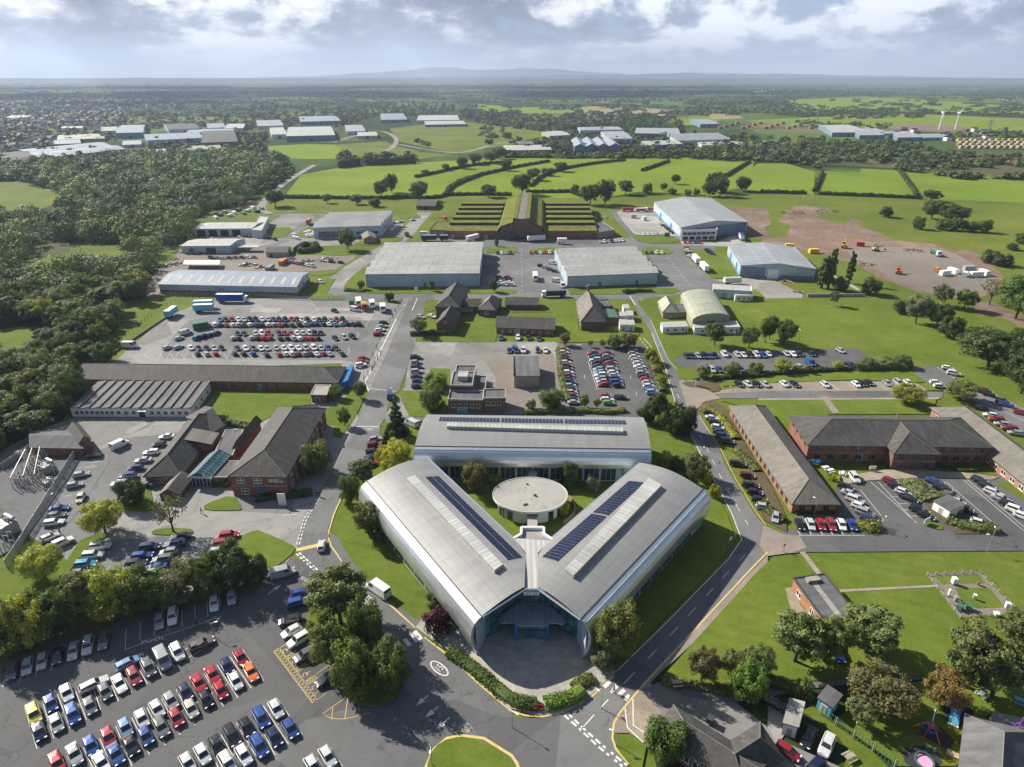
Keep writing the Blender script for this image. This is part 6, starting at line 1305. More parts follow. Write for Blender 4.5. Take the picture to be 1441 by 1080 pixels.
# ---- hedges
def hedge(pts, w, h, label, col='dark', group=None, leaf=.3, dens=26, cat='hedge'):
 P = resample(smooth_line(gp(pts), 1), 1.); rg = np.random.default_rng(len(label)+abs(int(P[0].x))); n = int(sum((b-a).length for a, b in zip(P, P[1:]))*dens*(w+2*h)/3); n = min(n, 9000)
 A = np.array([[p.x, p.y] for p in P]); i = rg.integers(0, len(A)-1, n); tt = rg.random((n, 1)); c = A[i]*(1-tt)+A[i+1]*tt; d = A[i+1]-A[i]; d /= np.linalg.norm(d, axis=1)[:, None]+1e-9; nn = np.stack([-d[:, 1], d[:, 0]], 1)
 th = rg.uniform(0, math.pi, n); rr = rg.uniform(.75, 1.1, n); und = 1+.12*np.sin(c[:, 0]*.9)+.1*np.sin(c[:, 1]*1.3+1)
 Q = np.concatenate([c+nn*(np.cos(th)*w/2*rr)[:, None], (np.abs(np.sin(th))**.6*h*rr*und)[:, None]], 1); N = np.concatenate([nn*np.cos(th)[:, None], np.sin(th)[:, None]], 1)+rg.normal(scale=.5, size=(n, 3)); N /= np.linalg.norm(N, axis=1)[:, None]
 a = np.cross(N, rg.normal(size=(n, 3))); a /= np.linalg.norm(a, axis=1)[:, None]; b = np.cross(N, a); s = leaf*rg.uniform(.6, 1.4, (n, 1)); a *= s; b *= s*.7
 o_ = P[len(P)//2]; V = np.stack([Q-a-b*.3, Q+b, Q+a+b*.2, Q-b], 1).reshape(-1, 3); K = []
 D_ = np.concatenate([A[1:]-A[:-1], A[-1:]-A[-2:-1]]); D_ /= np.linalg.norm(D_, axis=1)[:, None]+1e-9; Nn = np.stack([-D_[:, 1], D_[:, 0]], 1)*w*.40
 sec = lambda i: [(*(A[i]+Nn[i]), 0.), (*(A[i]+Nn[i]*.9), h*.7), (*(A[i]+Nn[i]*.5), h*.88), (*(A[i]-Nn[i]*.5), h*.88), (*(A[i]-Nn[i]*.9), h*.7), (*(A[i]-Nn[i]), 0.)]
 for i in range(len(A)-1):
  a_, b_ = sec(i), sec(i+1)
  for k in range(5): K += [a_[k], b_[k], b_[k+1], a_[k+1]]
 V = np.concatenate([V, np.array(K)])-np.array([o_.x, o_.y, 0]); o = link('hedge', quads('hedge', V), None, (o_.x, o_.y, 0)); b = FC[col]; o.color = (*b, 1); return tag(o, label, cat, group)
hedge('m:890,555 990,620 1080,700 n:0,780 60,800 118,798', 2.6, 1.5, 'clipped evergreen hedge curving along the left of the entrance plaza', 'mid', leaf=.19, dens=70)
hedge('n:150,800 200,790 280,770 325,735', 3., 1.6, 'rounded evergreen hedge at the right of the plaza seat gap', 'bright', leaf=.19, dens=70)
hedge('n:285,725 330,690 375,680', 2.6, 1.3, 'loose shrub hedge at the right end of the entrance plaza', 'olive', leaf=.2, dens=60)
hedge('e:870,893 960,888 1105,888', 2., 2., 'long dark clipped hedge on the lawn before the corner brick house', 'dark')
hedge('j:70,335 200,325 340,330', 2.4, 1.6, 'dark hedge along the near end of the derelict yard', 'mid')
hedge('j:355,325 440,320 520,330 640,320', 2.6, 1.5, 'low hedge along the near end of the bay car park', 'olive')
hedge('j:265,-30 275,60 285,150 320,270', 2.6, 1.8, 'overgrown strip of shrubs along the left of the bay car park', 'olive')
hedge('j:765,0 800,80 830,170 850,215', 3., 1.8, 'autumn-tinted hedge between the bay car park and the avenue', 'olive')
hedge('f:630,655 700,645 790,645', 3., 1.8, 'dark low hedge on the warehouse verge beside the chapel', 'dark'); hedge('e:500,640 540,640 610,645', 3., 1.4, 'low hedge at the left end of the warehouse front lawn', 'mid')
hedge('e:235,420 260,395 330,385 345,410 300,425 240,425', 5., 3., 'dark horseshoe-shaped thicket beside the scrap yard', 'dark', leaf=.4)
hedge('k:-100,115 60,110 300,95 480,85', 2., 1.6, 'clipped dark hedge below the rear car park', 'dark'); hedge('k:490,85 640,82 800,80', 3.2, 2.6, 'taller loose hedge at the right end of the rear car park', 'olive')
hedge('j:1130,140 1300,128 1440,122', 2., 1.5, 'clipped dark hedge below the rear car park near the avenue', 'dark')
hedge('h:1290,395 1340,400 1400,420', 2.6, 1.8, 'dark shrubs along the lawn edge behind the office', 'dark')
hedge('h:1195,740 1240,730 1300,740', 2.6, 1.8, 'hedge beside the glass entrance canopy', 'mid'); hedge('i:0,820 100,800 200,800 320,780', 3., 1.4, 'low dark shrubs below the lettered office wall', 'dark')
hedge('j:1085,300 1150,330 1210,400 1260,480', 3., 1.2, 'yellowish shrub bed beside the parked cars along the avenue', 'lime'); hedge('j:1260,540 1330,600 1380,660', 3., 1., 'low planting beside the lone black car along the avenue', 'olive'); hedge('k:-40,830 30,900 90,940', 3., 1.2, 'shrub bed at the near left corner of the weathered brick range', 'olive')
hedge('k:150,890 260,880 370,885', 1.6, .9, 'low shrubs under the front wall of the weathered brick range', 'dark'); hedge('k:500,960 560,985 610,960', 4., 1.6, 'yellow-green shrub mound at the end of the parked row', 'lime')
hedge('k:790,720 840,770 900,800 930,820', 7., 1.4, 'broad bed of pale shrubs in the middle of the right-hand car park', 'pale'); hedge('k:1010,930 1080,960 1180,980 1280,985', 4., 1.4, 'shrub bed at the end of the middle car park island', 'olive'); hedge('k:1040,880 1090,900', 3., 1.8, 'bushy shrubs behind the white flat-roofed store', 'bright')
hedge('k:900,640 1000,650 1200,640', 2.5, .9, 'low shrubs below the right half of the two-storey office', 'dark'); hedge('k:340,690 400,700', 3., 1.2, 'yellowish shrubs beside the picnic tables', 'lime')
hedge('n:690,690 800,700 900,720 1010,740', 2., .9, 'scrubby growth along the nursery drive', 'olive'); hedge('o:-20,690 100,720 200,760', 2.4, 1.6, 'scrubby hedge behind the white cabin', 'olive')
FH = [('e:160,118 300,119 520,122 700,122 830,118 1000,122 1060,110', 'along the foot of the bright field above the factories'), ('e:1060,108 1075,90 1100,60 1160,30 1260,-8', 'curving up the bright field from the hedge foot'), ('b:315,752 400,735 480,715 600,695 720,690', 'upper left of the bright fields'),
 ('b:450,805 490,775 560,750 680,722 760,705 880,685', 'curving through the middle of the bright fields'), ('e:1070,105 1250,100 1440,103', 'behind the turf hangar, left part'), ('f:80,88 250,86 340,85', 'behind the turf hangar, right part'), ('b:800,790 850,745 910,725 980,708 1100,690 1200,680', 'right middle of the bright fields'),
 ('c:180,748 250,705 285,685', 'between the bright field and the first striped field'), ('c:555,809 575,770 590,730', 'between the first and second striped fields'), ('c:990,830 950,770 915,725', 'between the second and third striped fields'), ('g:-40,85 220,95', 'along the foot of the first striped field'), ('g:285,97 500,105 870,122', 'along the foot of the second striped field'),
 ('b:-10,712 80,700', 'left end of the plantation hedge'), ('b:100,700 200,697 315,690', 'plantation row at the left of the bright field'), ('b:690,668 800,668 900,668', 'below the low white shed beyond the fields'), ('b:950,672 1100,668 1300,668', 'below the blue zigzag sheds beyond the fields'), ('b:1270,725 1340,700 1385,685', 'far right of the bright fields')]
for s_, wh in FH: hedge(s_, 3.4, 3. if 'plantation' not in wh else 8., 'dark field hedge '+wh, 'dark', leaf=.7, dens=5)
# ---------------------------------------------------------------- cars and vans
CC = dict(w=((.72, .72, .71), 'white'), s=((.40, .415, .43), 'silver'), g=((.13, .135, .14), 'grey'), k=((.014, .015, .018), 'black'), n=((.012, .022, .075), 'dark blue'), b=((.016, .065, .27), 'bright blue'), r=((.34, .012, .022), 'red'),
 l=((.20, .36, .56), 'pale blue'), t=((.02, .22, .34), 'turquoise'), y=((.58, .47, .05), 'yellow'), o=((.68, .15, .03), 'orange'), e=((.10, .36, .04), 'green'), c=((.52, .46, .36), 'cream'), m=((.14, .010, .022), 'maroon'))
CT = dict(hatchback=(4.0, 1.76, 1.47, .92, 1.02, .32, -1.45, -1.9, .95), saloon=(4.6, 1.80, 1.43, .90, .98, .25, -1.05, -1.65, .97), estate=(4.6, 1.80, 1.46, .92, 1.05, .35, -1.85, -2.2, .95), four_by_four=(4.5, 1.90, 1.74, 1.08, 1.05, .50, -1.85, -2.15, 1.1),
 van=(5.2, 2.0, 2.25, 1.2, 1.75, 1.05, -2.5, -2.55, 1.2), large_van=(6.2, 2.1, 2.65, 1.25, 2.3, 1.55, -3.0, -3.05, 1.25))
def car_parts(kind):
 L, W, Hh, zb, xw, xf, xr, xe, zt = CT[kind]; w = W/2; f = L/2; mb = MB().use(M['car_paint'])
 st = [(-f, .82, .62, .34), (-f+.12, .95, zt-.04, .24), (xe, .985, zt, .22), (-f*.4, 1., zb+.0, .2), (.1, 1., zb, .2), (xw, .99, zb-.02, .2), (f-.55, .95, zb-.14, .22), (f-.16, .88, zb-.26, .26), (f, .74, .56, .34)]
 rows = []
 for x, k, z, z0 in st:
  a = w*k; half = [(a*.9, z0), (a, z0+.22), (a*1., z-.22 if z-.22 > z0+.24 else z0+.26), (a*.94, z-.04), (a*.80, z)]
  rows.append([(x, -y, zz) for y, zz in half]+[(x, y, zz) for y, zz in reversed(half)])
 for A, B in zip(rows, rows[1:]):
  for i in range(len(A)-1): mb.poly([A[i], A[i+1], B[i+1], B[i]])
 mb.poly(rows[0][::-1]); mb.poly(rows[-1])
 ww, wr = w*.86, w*.68; zr = Hh
 base = [(xw, -ww, zb-.03), (xw, ww, zb-.03), (xe, ww, zt-.02), (xe, -ww, zt-.02)]; top = [(xf, -wr, zr-.03), (xf, wr, zr-.03), (xr, wr, zr-.04), (xr, -wr, zr-.04)]
 if kind.endswith('van'): ww, wr = w*.96, w*.9; base = [(xw, -ww, zb-.03), (xw, ww, zb-.03), (xe, ww, zt-.4), (xe, -ww, zt-.4)]; top = [(xf, -wr, zr-.05), (xf, wr, zr-.05), (xr, wr, zr-.05), (xr, -wr, zr-.05)]
 xm = (xf+xr)/2; crown = [(xm, -wr*.5, zr), (xm, wr*.5, zr)]
 mb.poly([top[0], top[3], crown[0]]); mb.poly([top[3], top[2], crown[1], crown[0]]); mb.poly([top[2], top[1], crown[1]]); mb.poly([top[1], top[0], crown[0], crown[1]])
 for i in range(4): j = (i+1) % 4; mb.poly([base[j], base[i], top[i], top[j]])
 def panel(a, b, c, d, i0=.07, o=.014, z0=.08, z1=.93):
  a, b, c, d = map(Vector, (a, b, c, d)); n = (b-a).cross(d-a).normalized()*o
  P = lambda u, v: (a.lerp(b, u)).lerp(d.lerp(c, u), v)+n
  return [P(i0, z0), P(1-i0, z0), P(1-i0, z1), P(i0, z1)]
 wn = panel(base[0], base[1], top[1], top[0], .06); rn = panel(base[2], base[3], top[3], top[2], .1, .014, .25 if not kind.endswith('van') else .55); sides = []
 for q in ((base[3], base[0], top[0], top[3]), (base[1], base[2], top[2], top[1])):
  if kind.endswith('van'):
   fr = .78 if q[0] == base[3] else 0.02; sides.append(panel(*q, .02, .014, .2, .9)); s = sides[-1]; a, b = (.76, 1.) if q[0] == base[3] else (0., .24); sides[-1] = [s[0].lerp(s[1], a), s[0].lerp(s[1], b), s[3].lerp(s[2], b), s[3].lerp(s[2], a)]
  else: sides.append(panel(*q, .07, .014, .12, .9))
 wh = [(x, y) for x in (f-.82, -f+.80) for y in (-w+.02, w-.02)]
 return mb, wn, rn, sides, wh, L, w, zb
NEARP, FARM = {}, {}
def wheel_mb(x=0, y=0, mb=None, sg=1):
 mb = mb or MB(); mb.use(M['tyre']); mb.tube((x, y-.11*sg, .32), (x, y+.06*sg, .32), .32, None, 12); mb.use(M['alloy']); mb.tube((x, y+.06*sg, .32), (x, y+.072*sg, .32), .2, None, 10); return mb
for kd in CT:
 mb, wn, rn, sd_, wh, L, w, zb = car_parts(kd); d = {'body': mb.mesh('body', None, 40)}
 for nm, qs in (('windscreen', [wn]), ('rear_window', [rn]), ('side_window', sd_)):
  d[nm] = []
  for q in qs: g_ = MB().use(M['car_glass']); g_.poly(q); d[nm].append(g_.mesh(nm))
 d['wheel'] = [(wheel_mb(sg=1 if y > 0 else -1).mesh('wheel', None, 40), (x, y, 0)) for x, y in wh]
 h_ = MB().use(M['lamp_glass']); h_.box(-.16, .06, -.2, .2, -.07, .07); t_ = MB().use(M['tail_red']); t_.box(-.03, .08, -.14, .14, -.12, .12)
 d['headlight'] = [(h_.mesh('headlight'), (L/2-.12, y, zb-.30)) for y in (-w*.62, w*.62)]; d['tail_light'] = [(t_.mesh('tail_light'), (-L/2+.03, y, zb-.16)) for y in (-w*.72, w*.72)]
 NEARP[kd] = d
 mb, wn, rn, sd_, wh, L, w, zb = car_parts(kd); mb.use(M['car_glass'])
 for q in [wn, rn]+sd_: mb.poly(q)
 for x, y in wh: mb.use(M['tyre']); mb.tube((x, y-.1, .32), (x, y+.1, .32), .32, None, 8)
 mb.use(M['lamp_glass']); [mb.box(L/2-.28, L/2-.06, y-.2, y+.2, zb-.37, zb-.23) for y in (-w*.62, w*.62)]; mb.use(M['tail_red']); [mb.box(-L/2, -L/2+.1, y-.14, y+.14, zb-.28, zb-.04) for y in (-w*.72, w*.72)]
 FARM[kd] = mb.mesh('parked_car', None, 40)
CARS = []
rc = random.Random(3)
def car(tl, x, y, dx, dy, c, label, kind=None, group=None, z=None):
 P = G(*pp('%s:%g,%g' % (tl, x, y))[0], .6); Q = G(*pp('%s:%g,%g' % (tl, x+dx, y+dy))[0], .6); d = Q-P
 if c.isupper(): kind = kind or 'van'
 kind = kind or rc.choices(['hatchback', 'saloon', 'estate', 'four_by_four'], [52, 16, 10, 22])[0]
 CARS.append((P.length, Vector((P.x, P.y, z or MZ-.005)), math.atan2(d.y, d.x), kind, c.lower(), label, group))
def row(tl, x0, y0, x1, y1, dx, dy, cols, where, frm='from left', group=None):
 n = len(cols); k = 0; tot = sum(ch != '.' for ch in cols)
 for i, ch in enumerate(cols):
  if ch == '.': continue
  k += 1; t = i/max(1, n-1); flip = 1
  if dx and False: flip = -1
  o = '' if tot == 1 else (ORD[k] if k < len(ORD) else 'far')+' '+frm+' '
  car(tl, x0+(x1-x0)*t+rc.uniform(-2, 2), y0+(y1-y0)*t+rc.uniform(-1, 1), dx, dy, ch, '{c} {k}, %sin %s' % (o, where), None, group or 'cars in the '+where)
NE = 'from far end'
for a in (('l', 58, 642, 478, 500, -16, 82, 'gssnssg', 'shaded row under the tree belt'), ('l', 737, 408, 797, 390, -4, 60, 'sw', 'POOL bays'), ('l', 988, 327, 1066, 300, 0, 55, 'ws', 'upper bays right of POOL'),
 ('l', 158, 840, 310, 740, 30, 80, 'ybw', 'top double row, left upper part'), ('l', 485, 735, 817, 553, 38, 75, 'gwrgSw', 'top double row, right upper part'), ('l', 182, 920, 418, 800, 30, 80, 'nsbg', 'lower half of the top double row'),
 ('l', 265, 1065, 655, 860, 34, 80, 'rsbrlw', 'middle double row, upper left part'), ('l', 725, 815, 1107, 578, 42, 72, 'wsnrrnr', 'middle double row, upper right part'), ('l', 467, 1065, 1155, 645, 40, 76, 'wbkbgrckrwo', 'lower half of the middle double row'),
 ('l', 865, 1065, 1273, 815, 42, 76, 'wwkkkbw', 'upper half of the nearest double row'), ('l', 1050, 1068, 1336, 905, 44, 76, 'wwbnb', 'lower half of the nearest double row'), ('m', 265, 1078, 330, 1035, 45, 74, 'ww', 'last bays beside the roundabout'),
 ('l', 460, 65, 335, 232, 60, -6, 'wwtsk', 'office car park, left column', NE), ('l', 690, 70, 595, 182, 60, -8, 'nbkg', 'office car park, second column', NE), ('l', 835, 20, 690, 197, -60, 8, 'kbsgbs', 'office car park, third column', NE), ('l', 1055, 15, 935, 197, 60, -8, 'rrswww', 'office car park, column by the lawn', NE),
 ('h', 455, 675, 420, 735, 60, -12, 'ss', 'yard along the substation fence', NE), ('h', 335, 865, 305, 945, 60, -8, 'bgw', 'yard by the lime tree', NE), ('h', 280, 1030, 355, 1058, 60, -26, 'sw', 'yard corner by the substation'),
 ('h', 940, 460, 675, 728, -60, 4, 'wkwsnbw', 'yard beside the single-storey office', NE), ('i', 672, 475, 650, 612, 50, -10, 'smknr', 'roadside bays by the yellow trees', NE), ('i', 605, 20, 590, 60, 50, -9, 'rrw', 'fence-side bays near the gate', NE), ('i', 900, 15, 912, 176, 50, -4, 'ksnsnnn', 'derelict yard, left edge', NE),
 ('j', 290, -32, 350, 268, 55, -2, 'owrkwrkwrknsnsrns', 'bay car park, left column', NE), ('j', 458, -8, 515, 168, -55, 2, 'rnsknslwssr', 'bay car park, second column', NE), ('j', 535, -10, 597, 172, 55, -2, 'rsnrnswsbbn', 'bay car park, third column', NE), ('j', 675, -25, 790, 212, 55, -2, 'nswswwlskrswbl', 'bay car park, right column', NE),
 ('j', 530, 232, 548, 272, 55, 0, 'rwe', 'bay car park, near end', NE), ('f', 35, 902, 155, 908, 2, 30, 'wkk', 'bays before the blue door'), ('j', 15, -32, 65, -28, 0, 24, 'bs', 'yard below the blue door, left pair'), ('s', 840, 28, 985, 28, 4, 40, 'nnw', 'yard below the blue door, middle three'), ('s', 1130, 24, 1210, 26, 4, 40, 'nw', 'yard below the blue door, right pair'),
 ('f', 985, 1005, 1145, 1005, 22, 26, 'kkskbk', 'rear car park, first part of the back row'), ('f', 1200, 998, 1415, 1000, 22, 26, 'w.swkwb', 'rear car park, second part of the back row'), ('g', 5, 995, 250, 992, 24, 26, 'w..swk.k', 'rear car park, third part of the back row'),
 ('j', 1130, 82, 1290, 82, 20, 24, 'sb..b', 'rear car park, front row'), ('j', 1280, 165, 1430, 167, 34, 28, 'kwks', 'paved bays near the avenue'), ('k', 95, 165, 325, 168, 36, 30, 'wk..w', 'paved bays behind the offices, left part'), ('k', 500, 165, 570, 158, 36, 30, 'wkk', 'paved bays behind the offices, middle part'), ('k', 675, 160, 790, 158, 36, 30, 'ssw', 'paved bays behind the offices, right part'),
 ('k', 1012, 75, 1048, 105, 50, 8, 'ww', 'far right bays by the dark trees'), ('k', 945, 157, 968, 177, 50, 4, 'ww', 'bays beside the olive tree'), ('k', 1222, 207, 1420, 327, 46, 10, 'mk..kb..r', 'row along the edge of the big lawn'), ('k', 1250, 340, 1392, 440, -50, -8, 'wrsrs', 'row behind the right-hand range', NE),
 ('j', 1115, 330, 1207, 487, 52, 8, 'kwkwnnk', 'avenue bays, upper group', NE), ('j', 1345, 735, 1420, 858, 52, 8, 'kkks', 'avenue bays, lower group', NE), ('k', 440, 745, 570, 925, 56, 20, 'kswwsb', 'right car park, first column', NE), ('k', 690, 710, 795, 805, 52, 20, 'rkwk', 'right car park, second column', NE), ('k', 850, 875, 892, 906, 52, 20, 'kk', 'right car park, near end of the second column', NE),
 ('k', 940, 712, 1190, 945, 54, 16, 'bkgwk.w', 'right car park, third column', NE), ('k', 1190, 705, 1432, 908, 54, 20, 'kkwskww', 'right car park, last column', NE), ('k', 180, 955, 475, 957, 26, 62, 'kwrrwb', 'bays at the end of the weathered range'),
 ('e', -200, 803, 235, 800, 12, 16, 'tkrwsknwsbknrm', 'upper car park, farthest row left part'), ('e', -265, 832, 200, 830, -12, -16, 'swkrwskwbkwsrkg', 'upper car park, second row left part'), ('e', 260, 803, 490, 803, 12, 16, 'skwnksrk', 'upper car park, farthest row right part'), ('e', 245, 828, 580, 826, -12, -16, 'ksbnnwtsnnk', 'upper car park, second row right part'),
 ('e', -100, 880, 70, 880, 12, 16, 'nk.swr', 'upper car park, third row left part'), ('e', -130, 907, 80, 905, -12, -16, 'sk.skrr', 'upper car park, fourth row left part'), ('e', 130, 878, 370, 878, 12, 16, 'krrwsckk', 'upper car park, third row right part'), ('e', 140, 907, 350, 907, -12, -16, 'kkswrrk', 'upper car park, fourth row right part'),
 ('d', 1110, 905, 1220, 878, 14, -10, 'tkbk', 'upper car park, loose group at the left'), ('e', 115, 962, 452, 962, 14, 16, 'swwwswsbk', 'upper car park, fifth row right part'), ('d', 1075, 962, 1425, 964, 14, 16, 'wkksk.kwg', 'upper car park, fifth row left part'), ('e', 30, 965, 62, 965, 14, 16, 'ws', 'upper car park, fifth row middle pair'), ('d', 1110, 995, 1425, 994, -14, -16, 'ksr.kkb', 'upper car park, nearest row left part'), ('e', 60, 997, 485, 992, -14, -16, 'k.rwwrskwrs.k', 'upper car park, nearest row right part'),
 ('e', 720, 820, 690, 882, 50, -5, 'kswr', 'fence-side bays by the spine road', NE), ('e', 450, 908, 545, 897, 14, 10, 'ksk', 'upper car park, end of the fourth row'), ('f', 165, 497, 245, 530, 40, 6, 'ksgn', 'warehouse yard by the white vans'), ('e', 1372, 562, 1392, 605, 40, 2, 'nkww', 'warehouse yard, left column'), ('e', 1420, 562, 1436, 605, 40, 2, 'rkww', 'warehouse yard, second column'), ('e', 1360, 425, 1436, 426, 4, 16, 'kwsk', 'verge before the turf hangar, left'),
 ('f', 110, 425, 215, 423, 4, 16, 'rkwrw', 'verge before the turf hangar, right'), ('f', 500, 365, 625, 355, 4, 14, 'sw.kwww', 'hangar end yard'), ('f', 745, 320, 845, 320, 8, 14, 'wwwsw', 'front of the concrete yard'), ('f', 845, 262, 915, 315, 30, 4, 'wkrkrk', 'bays along the largest shed', NE), ('f', 760, 425, 845, 424, 4, 16, 'kkww', 'fan yard by the verge'), ('f', 975, 365, 1060, 368, 4, 14, 'rrbr', 'front of the white office block'), ('f', 985, 398, 1005, 445, 30, 6, 'rwbw', 'kerb beside the white trailers', NE), ('f', 1105, 410, 1130, 430, 34, 6, 'knb', 'bays beside the blue-fronted shed', NE),
 ('e', 750, 262, 880, 240, 20, -6, 'sks.w', 'factory end yard'), ('e', 20, 325, 110, 350, 20, 6, 'wskk', 'far left yard'), ('e', 150, 470, 320, 500, 20, 6, 'wsgrkws', 'scrap yard track, upper line'), ('e', 380, 470, 480, 480, 20, 2, 'wkk', 'scrap yard end'), ('d', 1150, 350, 1400, 335, 20, 4, 'gws.wk', 'open workshop bays'), ('d', 1190, 455, 1430, 450, 20, 4, 'kgskrkwg', 'scrap yard, beside the nearer workshop'),
 ('f', 470, 230, 530, 225, 10, 10, 'wks', 'far end yard by the hangar annexe'), ('b', -20, 590, 190, 600, 20, 8, 'wskwrnsw', 'far car lot by the roundabout')): row(*a)
for a in (('l', 432, 702, 60, -30, 'w', '{c} {k} parked across the top double row, left of the pale one', 'estate'), ('l', 592, 603, 60, -30, 'l', '{c} {k} parked across the aisle above the red one', 'estate'), ('l', 930, 515, 60, -25, 'g', '{c} {k} parked lengthways at the end of the top row', 'estate'),
 ('m', 208, 280, 60, -14, 'b', '{c} {k} beside the dark one at the tree clump, farther of two', 'hatchback'), ('m', 197, 325, 60, -18, 'b', '{c} boxy {k}, nearer of two at the tree clump', 'four_by_four'), ('m', 158, 405, -60, 14, 'k', '{c} {k} beside the tree clump above two white ones', 'estate'), ('m', 165, 457, -60, 32, 'w', '{c} {k} at the clump, farther of the white pair', 'hatchback'), ('m', 198, 497, -60, 36, 'w', '{c} {k} at the clump, nearer of the white pair', 'four_by_four'), ('m', 230, 567, -60, 32, 'g', '{c} {k} in the first yellow hatched bay', 'four_by_four'), ('m', 330, 675, -60, 34, 'k', '{c} {k} in the last yellow hatched bay under the trees', 'estate'),
 ('m', 125, 190, 70, -18, 'S', '{c} {k} turning out of the front car park', 'van'), ('m', 303, 62, 5, -50, 'w', '{c} {k} driving along the spine road past the yellow bar', 'hatchback'), ('m', 565, 268, -60, -42, 'W', 'tall {c} {k} driving on the road left of the silver building', 'large_van'),
 ('h', 522, 567, 60, -8, 'k', '{c} {k} at the foot of the brick gable store', 'saloon'), ('h', 455, 807, -22, 48, 'c', '{c} {k} at an angle by the lime tree', 'hatchback'), ('h', 675, 510, 60, -28, 'W', '{c} {k} in the middle of the office yard', 'van'), ('i', 755, 230, 0, -30, 'B', '{c} {k} driving on the spine road by the white stop line', 'van'), ('i', 878, 390, -50, -24, 'W', '{c} {k} beside the tall conifer', 'van'), ('i', 828, 415, -50, -20, 'k', '{c} {k} half hidden behind the tall conifer', 'hatchback'), ('i', 922, 384, 40, 2, 's', '{c} {k} behind the left end of the rear wing', 'hatchback'), ('i', 515, 78, 40, -4, 's', '{c} {k} beside the blue lean-to', 'hatchback'),
 ('j', 615, 240, 55, 2, 'k', '{c} {k} alone at the near end of the bay car park', 'estate'), ('e', 1380, 905, -6, 26, 'b', '{c} {k} at the left end of the blue-door range', 'hatchback'), ('g', 410, 975, 40, 20, 's', '{c} {k} alone at the right end of the rear car park', 'hatchback'), ('k', 240, 48, 30, 24, 'B', '{c} {k} in the rear car park', 'van'), ('k', 465, 55, 40, 16, 'n', '{c} {k} by the hedge at the end of the rear car park', 'saloon'), ('k', 180, 70, 24, 20, 's', '{c} {k} partly behind the hedge of the rear car park', 'hatchback'),
 ('k', 1200, 300, 50, 10, 'n', '{c} {k} in the lane behind the right-hand range', 'saloon'), ('j', 1272, 613, 52, 6, 'k', '{c} {k} alone between the two avenue groups', 'estate'), ('j', 1327, 680, 52, 8, 'm', '{c} {k} between the black ones on the avenue', 'hatchback'), ('k', 488, 693, 36, 52, 'w', '{c} {k} carrying a blue load beside the picnic tables', 'four_by_four'), ('k', 45, 915, -5, 40, 's', '{c} {k} among the shrubs at the corner of the avenue', 'hatchback'),
 ('u', 1030, 488, 62, 42, 'r', '{c} {k} parked beside the nursery house', 'hatchback'), ('u', 1162, 400, -28, 62, 'k', '{c} {k} between the white cabin and a white car', 'saloon'), ('u', 1275, 452, -28, 66, 'w', '{c} {k} parked by the nursery garden fence', 'four_by_four'), ('u', 1195, 590, -40, 40, 'n', '{c} {k} partly outside the frame by the nursery house', 'saloon'), ('u', 950, 185, 40, 20, 'n', '{c} {k} deep in shade behind the nursery trees', 'hatchback'),
 ('o', 325, 562, 22, 50, 'b', '{c} {k} under the trees behind the brick hut', 'hatchback'),
 ('d', 942, 960, 20, -8, 's', '{c} {k} alone at the left of the nearest row', 'hatchback'), ('d', 1005, 957, 20, -8, 's', '{c} {k} beside the lone one, upper car park', 'estate'), ('d', 1008, 908, 20, -6, 's', '{c} {k} below the white van in the upper car park', 'hatchback'), ('d', 1045, 877, 20, -6, 'W', '{c} {k} at the left of the upper car park', 'van'), ('d', 735, 952, 60, 0, 'W', 'long {c} {k} by the sloping fence, like a minibus', 'large_van'), ('e', 445, 752, 30, 10, 'k', '{c} {k} on the open part of the upper car park', 'hatchback'), ('e', 560, 747, 30, 6, 'W', 'small {c} {k} on the open part of the upper car park', 'van'),
 ('f', 232, 485, 30, 6, 'W', '{c} {k} in the warehouse yard, farthest', 'van'), ('f', 255, 585, 40, 4, 'W', '{c} {k} in the warehouse yard, middle', 'van'), ('f', 287, 612, 10, 20, 'W', '{c} {k} behind the dark lorry', 'van'), ('e', 1150, 632, 10, 20, 'W', '{c} {k} on the warehouse front lawn edge', 'van'), ('e', 1185, 635, 10, 20, 'k', '{c} {k} beside the white van on the warehouse front', 'saloon'), ('e', 930, 785, 30, 8, 's', '{c} {k} beside the corner brick house', 'estate'), ('e', 990, 782, 30, 8, 'w', '{c} {k} nearest the corner brick house', 'saloon'), ('e', 365, 590, 30, 10, 'w', '{c} {k} on the small verge by the long shed', 'four_by_four'), ('e', 885, 240, 30, -4, 'w', '{c} {k} at the end of the factory road', 'saloon')): car(*a[:6], a[6], a[7])
def shade(c): k = rc.uniform(.75, 1.12); g_ = rc.uniform(0, .22); a = CC[c][0]; m = sum(a)/3; return (*[(x*(1-g_)+m*g_)*k for x in a], 1)
CARS.sort(key=lambda c: c[0]); ncar = sum(c[3] not in ('van', 'large_van') for c in CARS); near_n = 0; seen_n = 0; rest = []
print('cars', len(CARS), ncar)
KN = dict(hatchback='hatchback', saloon='saloon', estate='estate car', four_by_four='four-by-four', van='van', large_van='van')
for i, (d, P, a, kd, c, lab, grp) in enumerate(CARS):
 isv = kd.endswith('van'); lab = lab.replace('{c}', CC[c][1]).replace('{k}', KN[kd]); nm = 'van' if isv else 'parked_car' if 'driving' not in lab else 'moving_car'
 if not isv:
  seen_n += 1
  if seen_n > 298: rest.append((P, a, kd, c)); continue
 if d < 262:
  o = empty(nm, P, a); p = NEARP[kd]; b = link('body', p['body'], o); b.color = shade(c)
  for k in ('windscreen', 'rear_window', 'side_window'):
   for me in p[k]: link(k, me, o)
  for k in ('wheel', 'headlight', 'tail_light'):
   for me, loc in p[k]: link(k, me, o, loc)
 else: o = link(nm, FARM[kd], None, P, a); o.color = shade(c)
 tag(o, lab, 'van' if isv else 'car', grp)
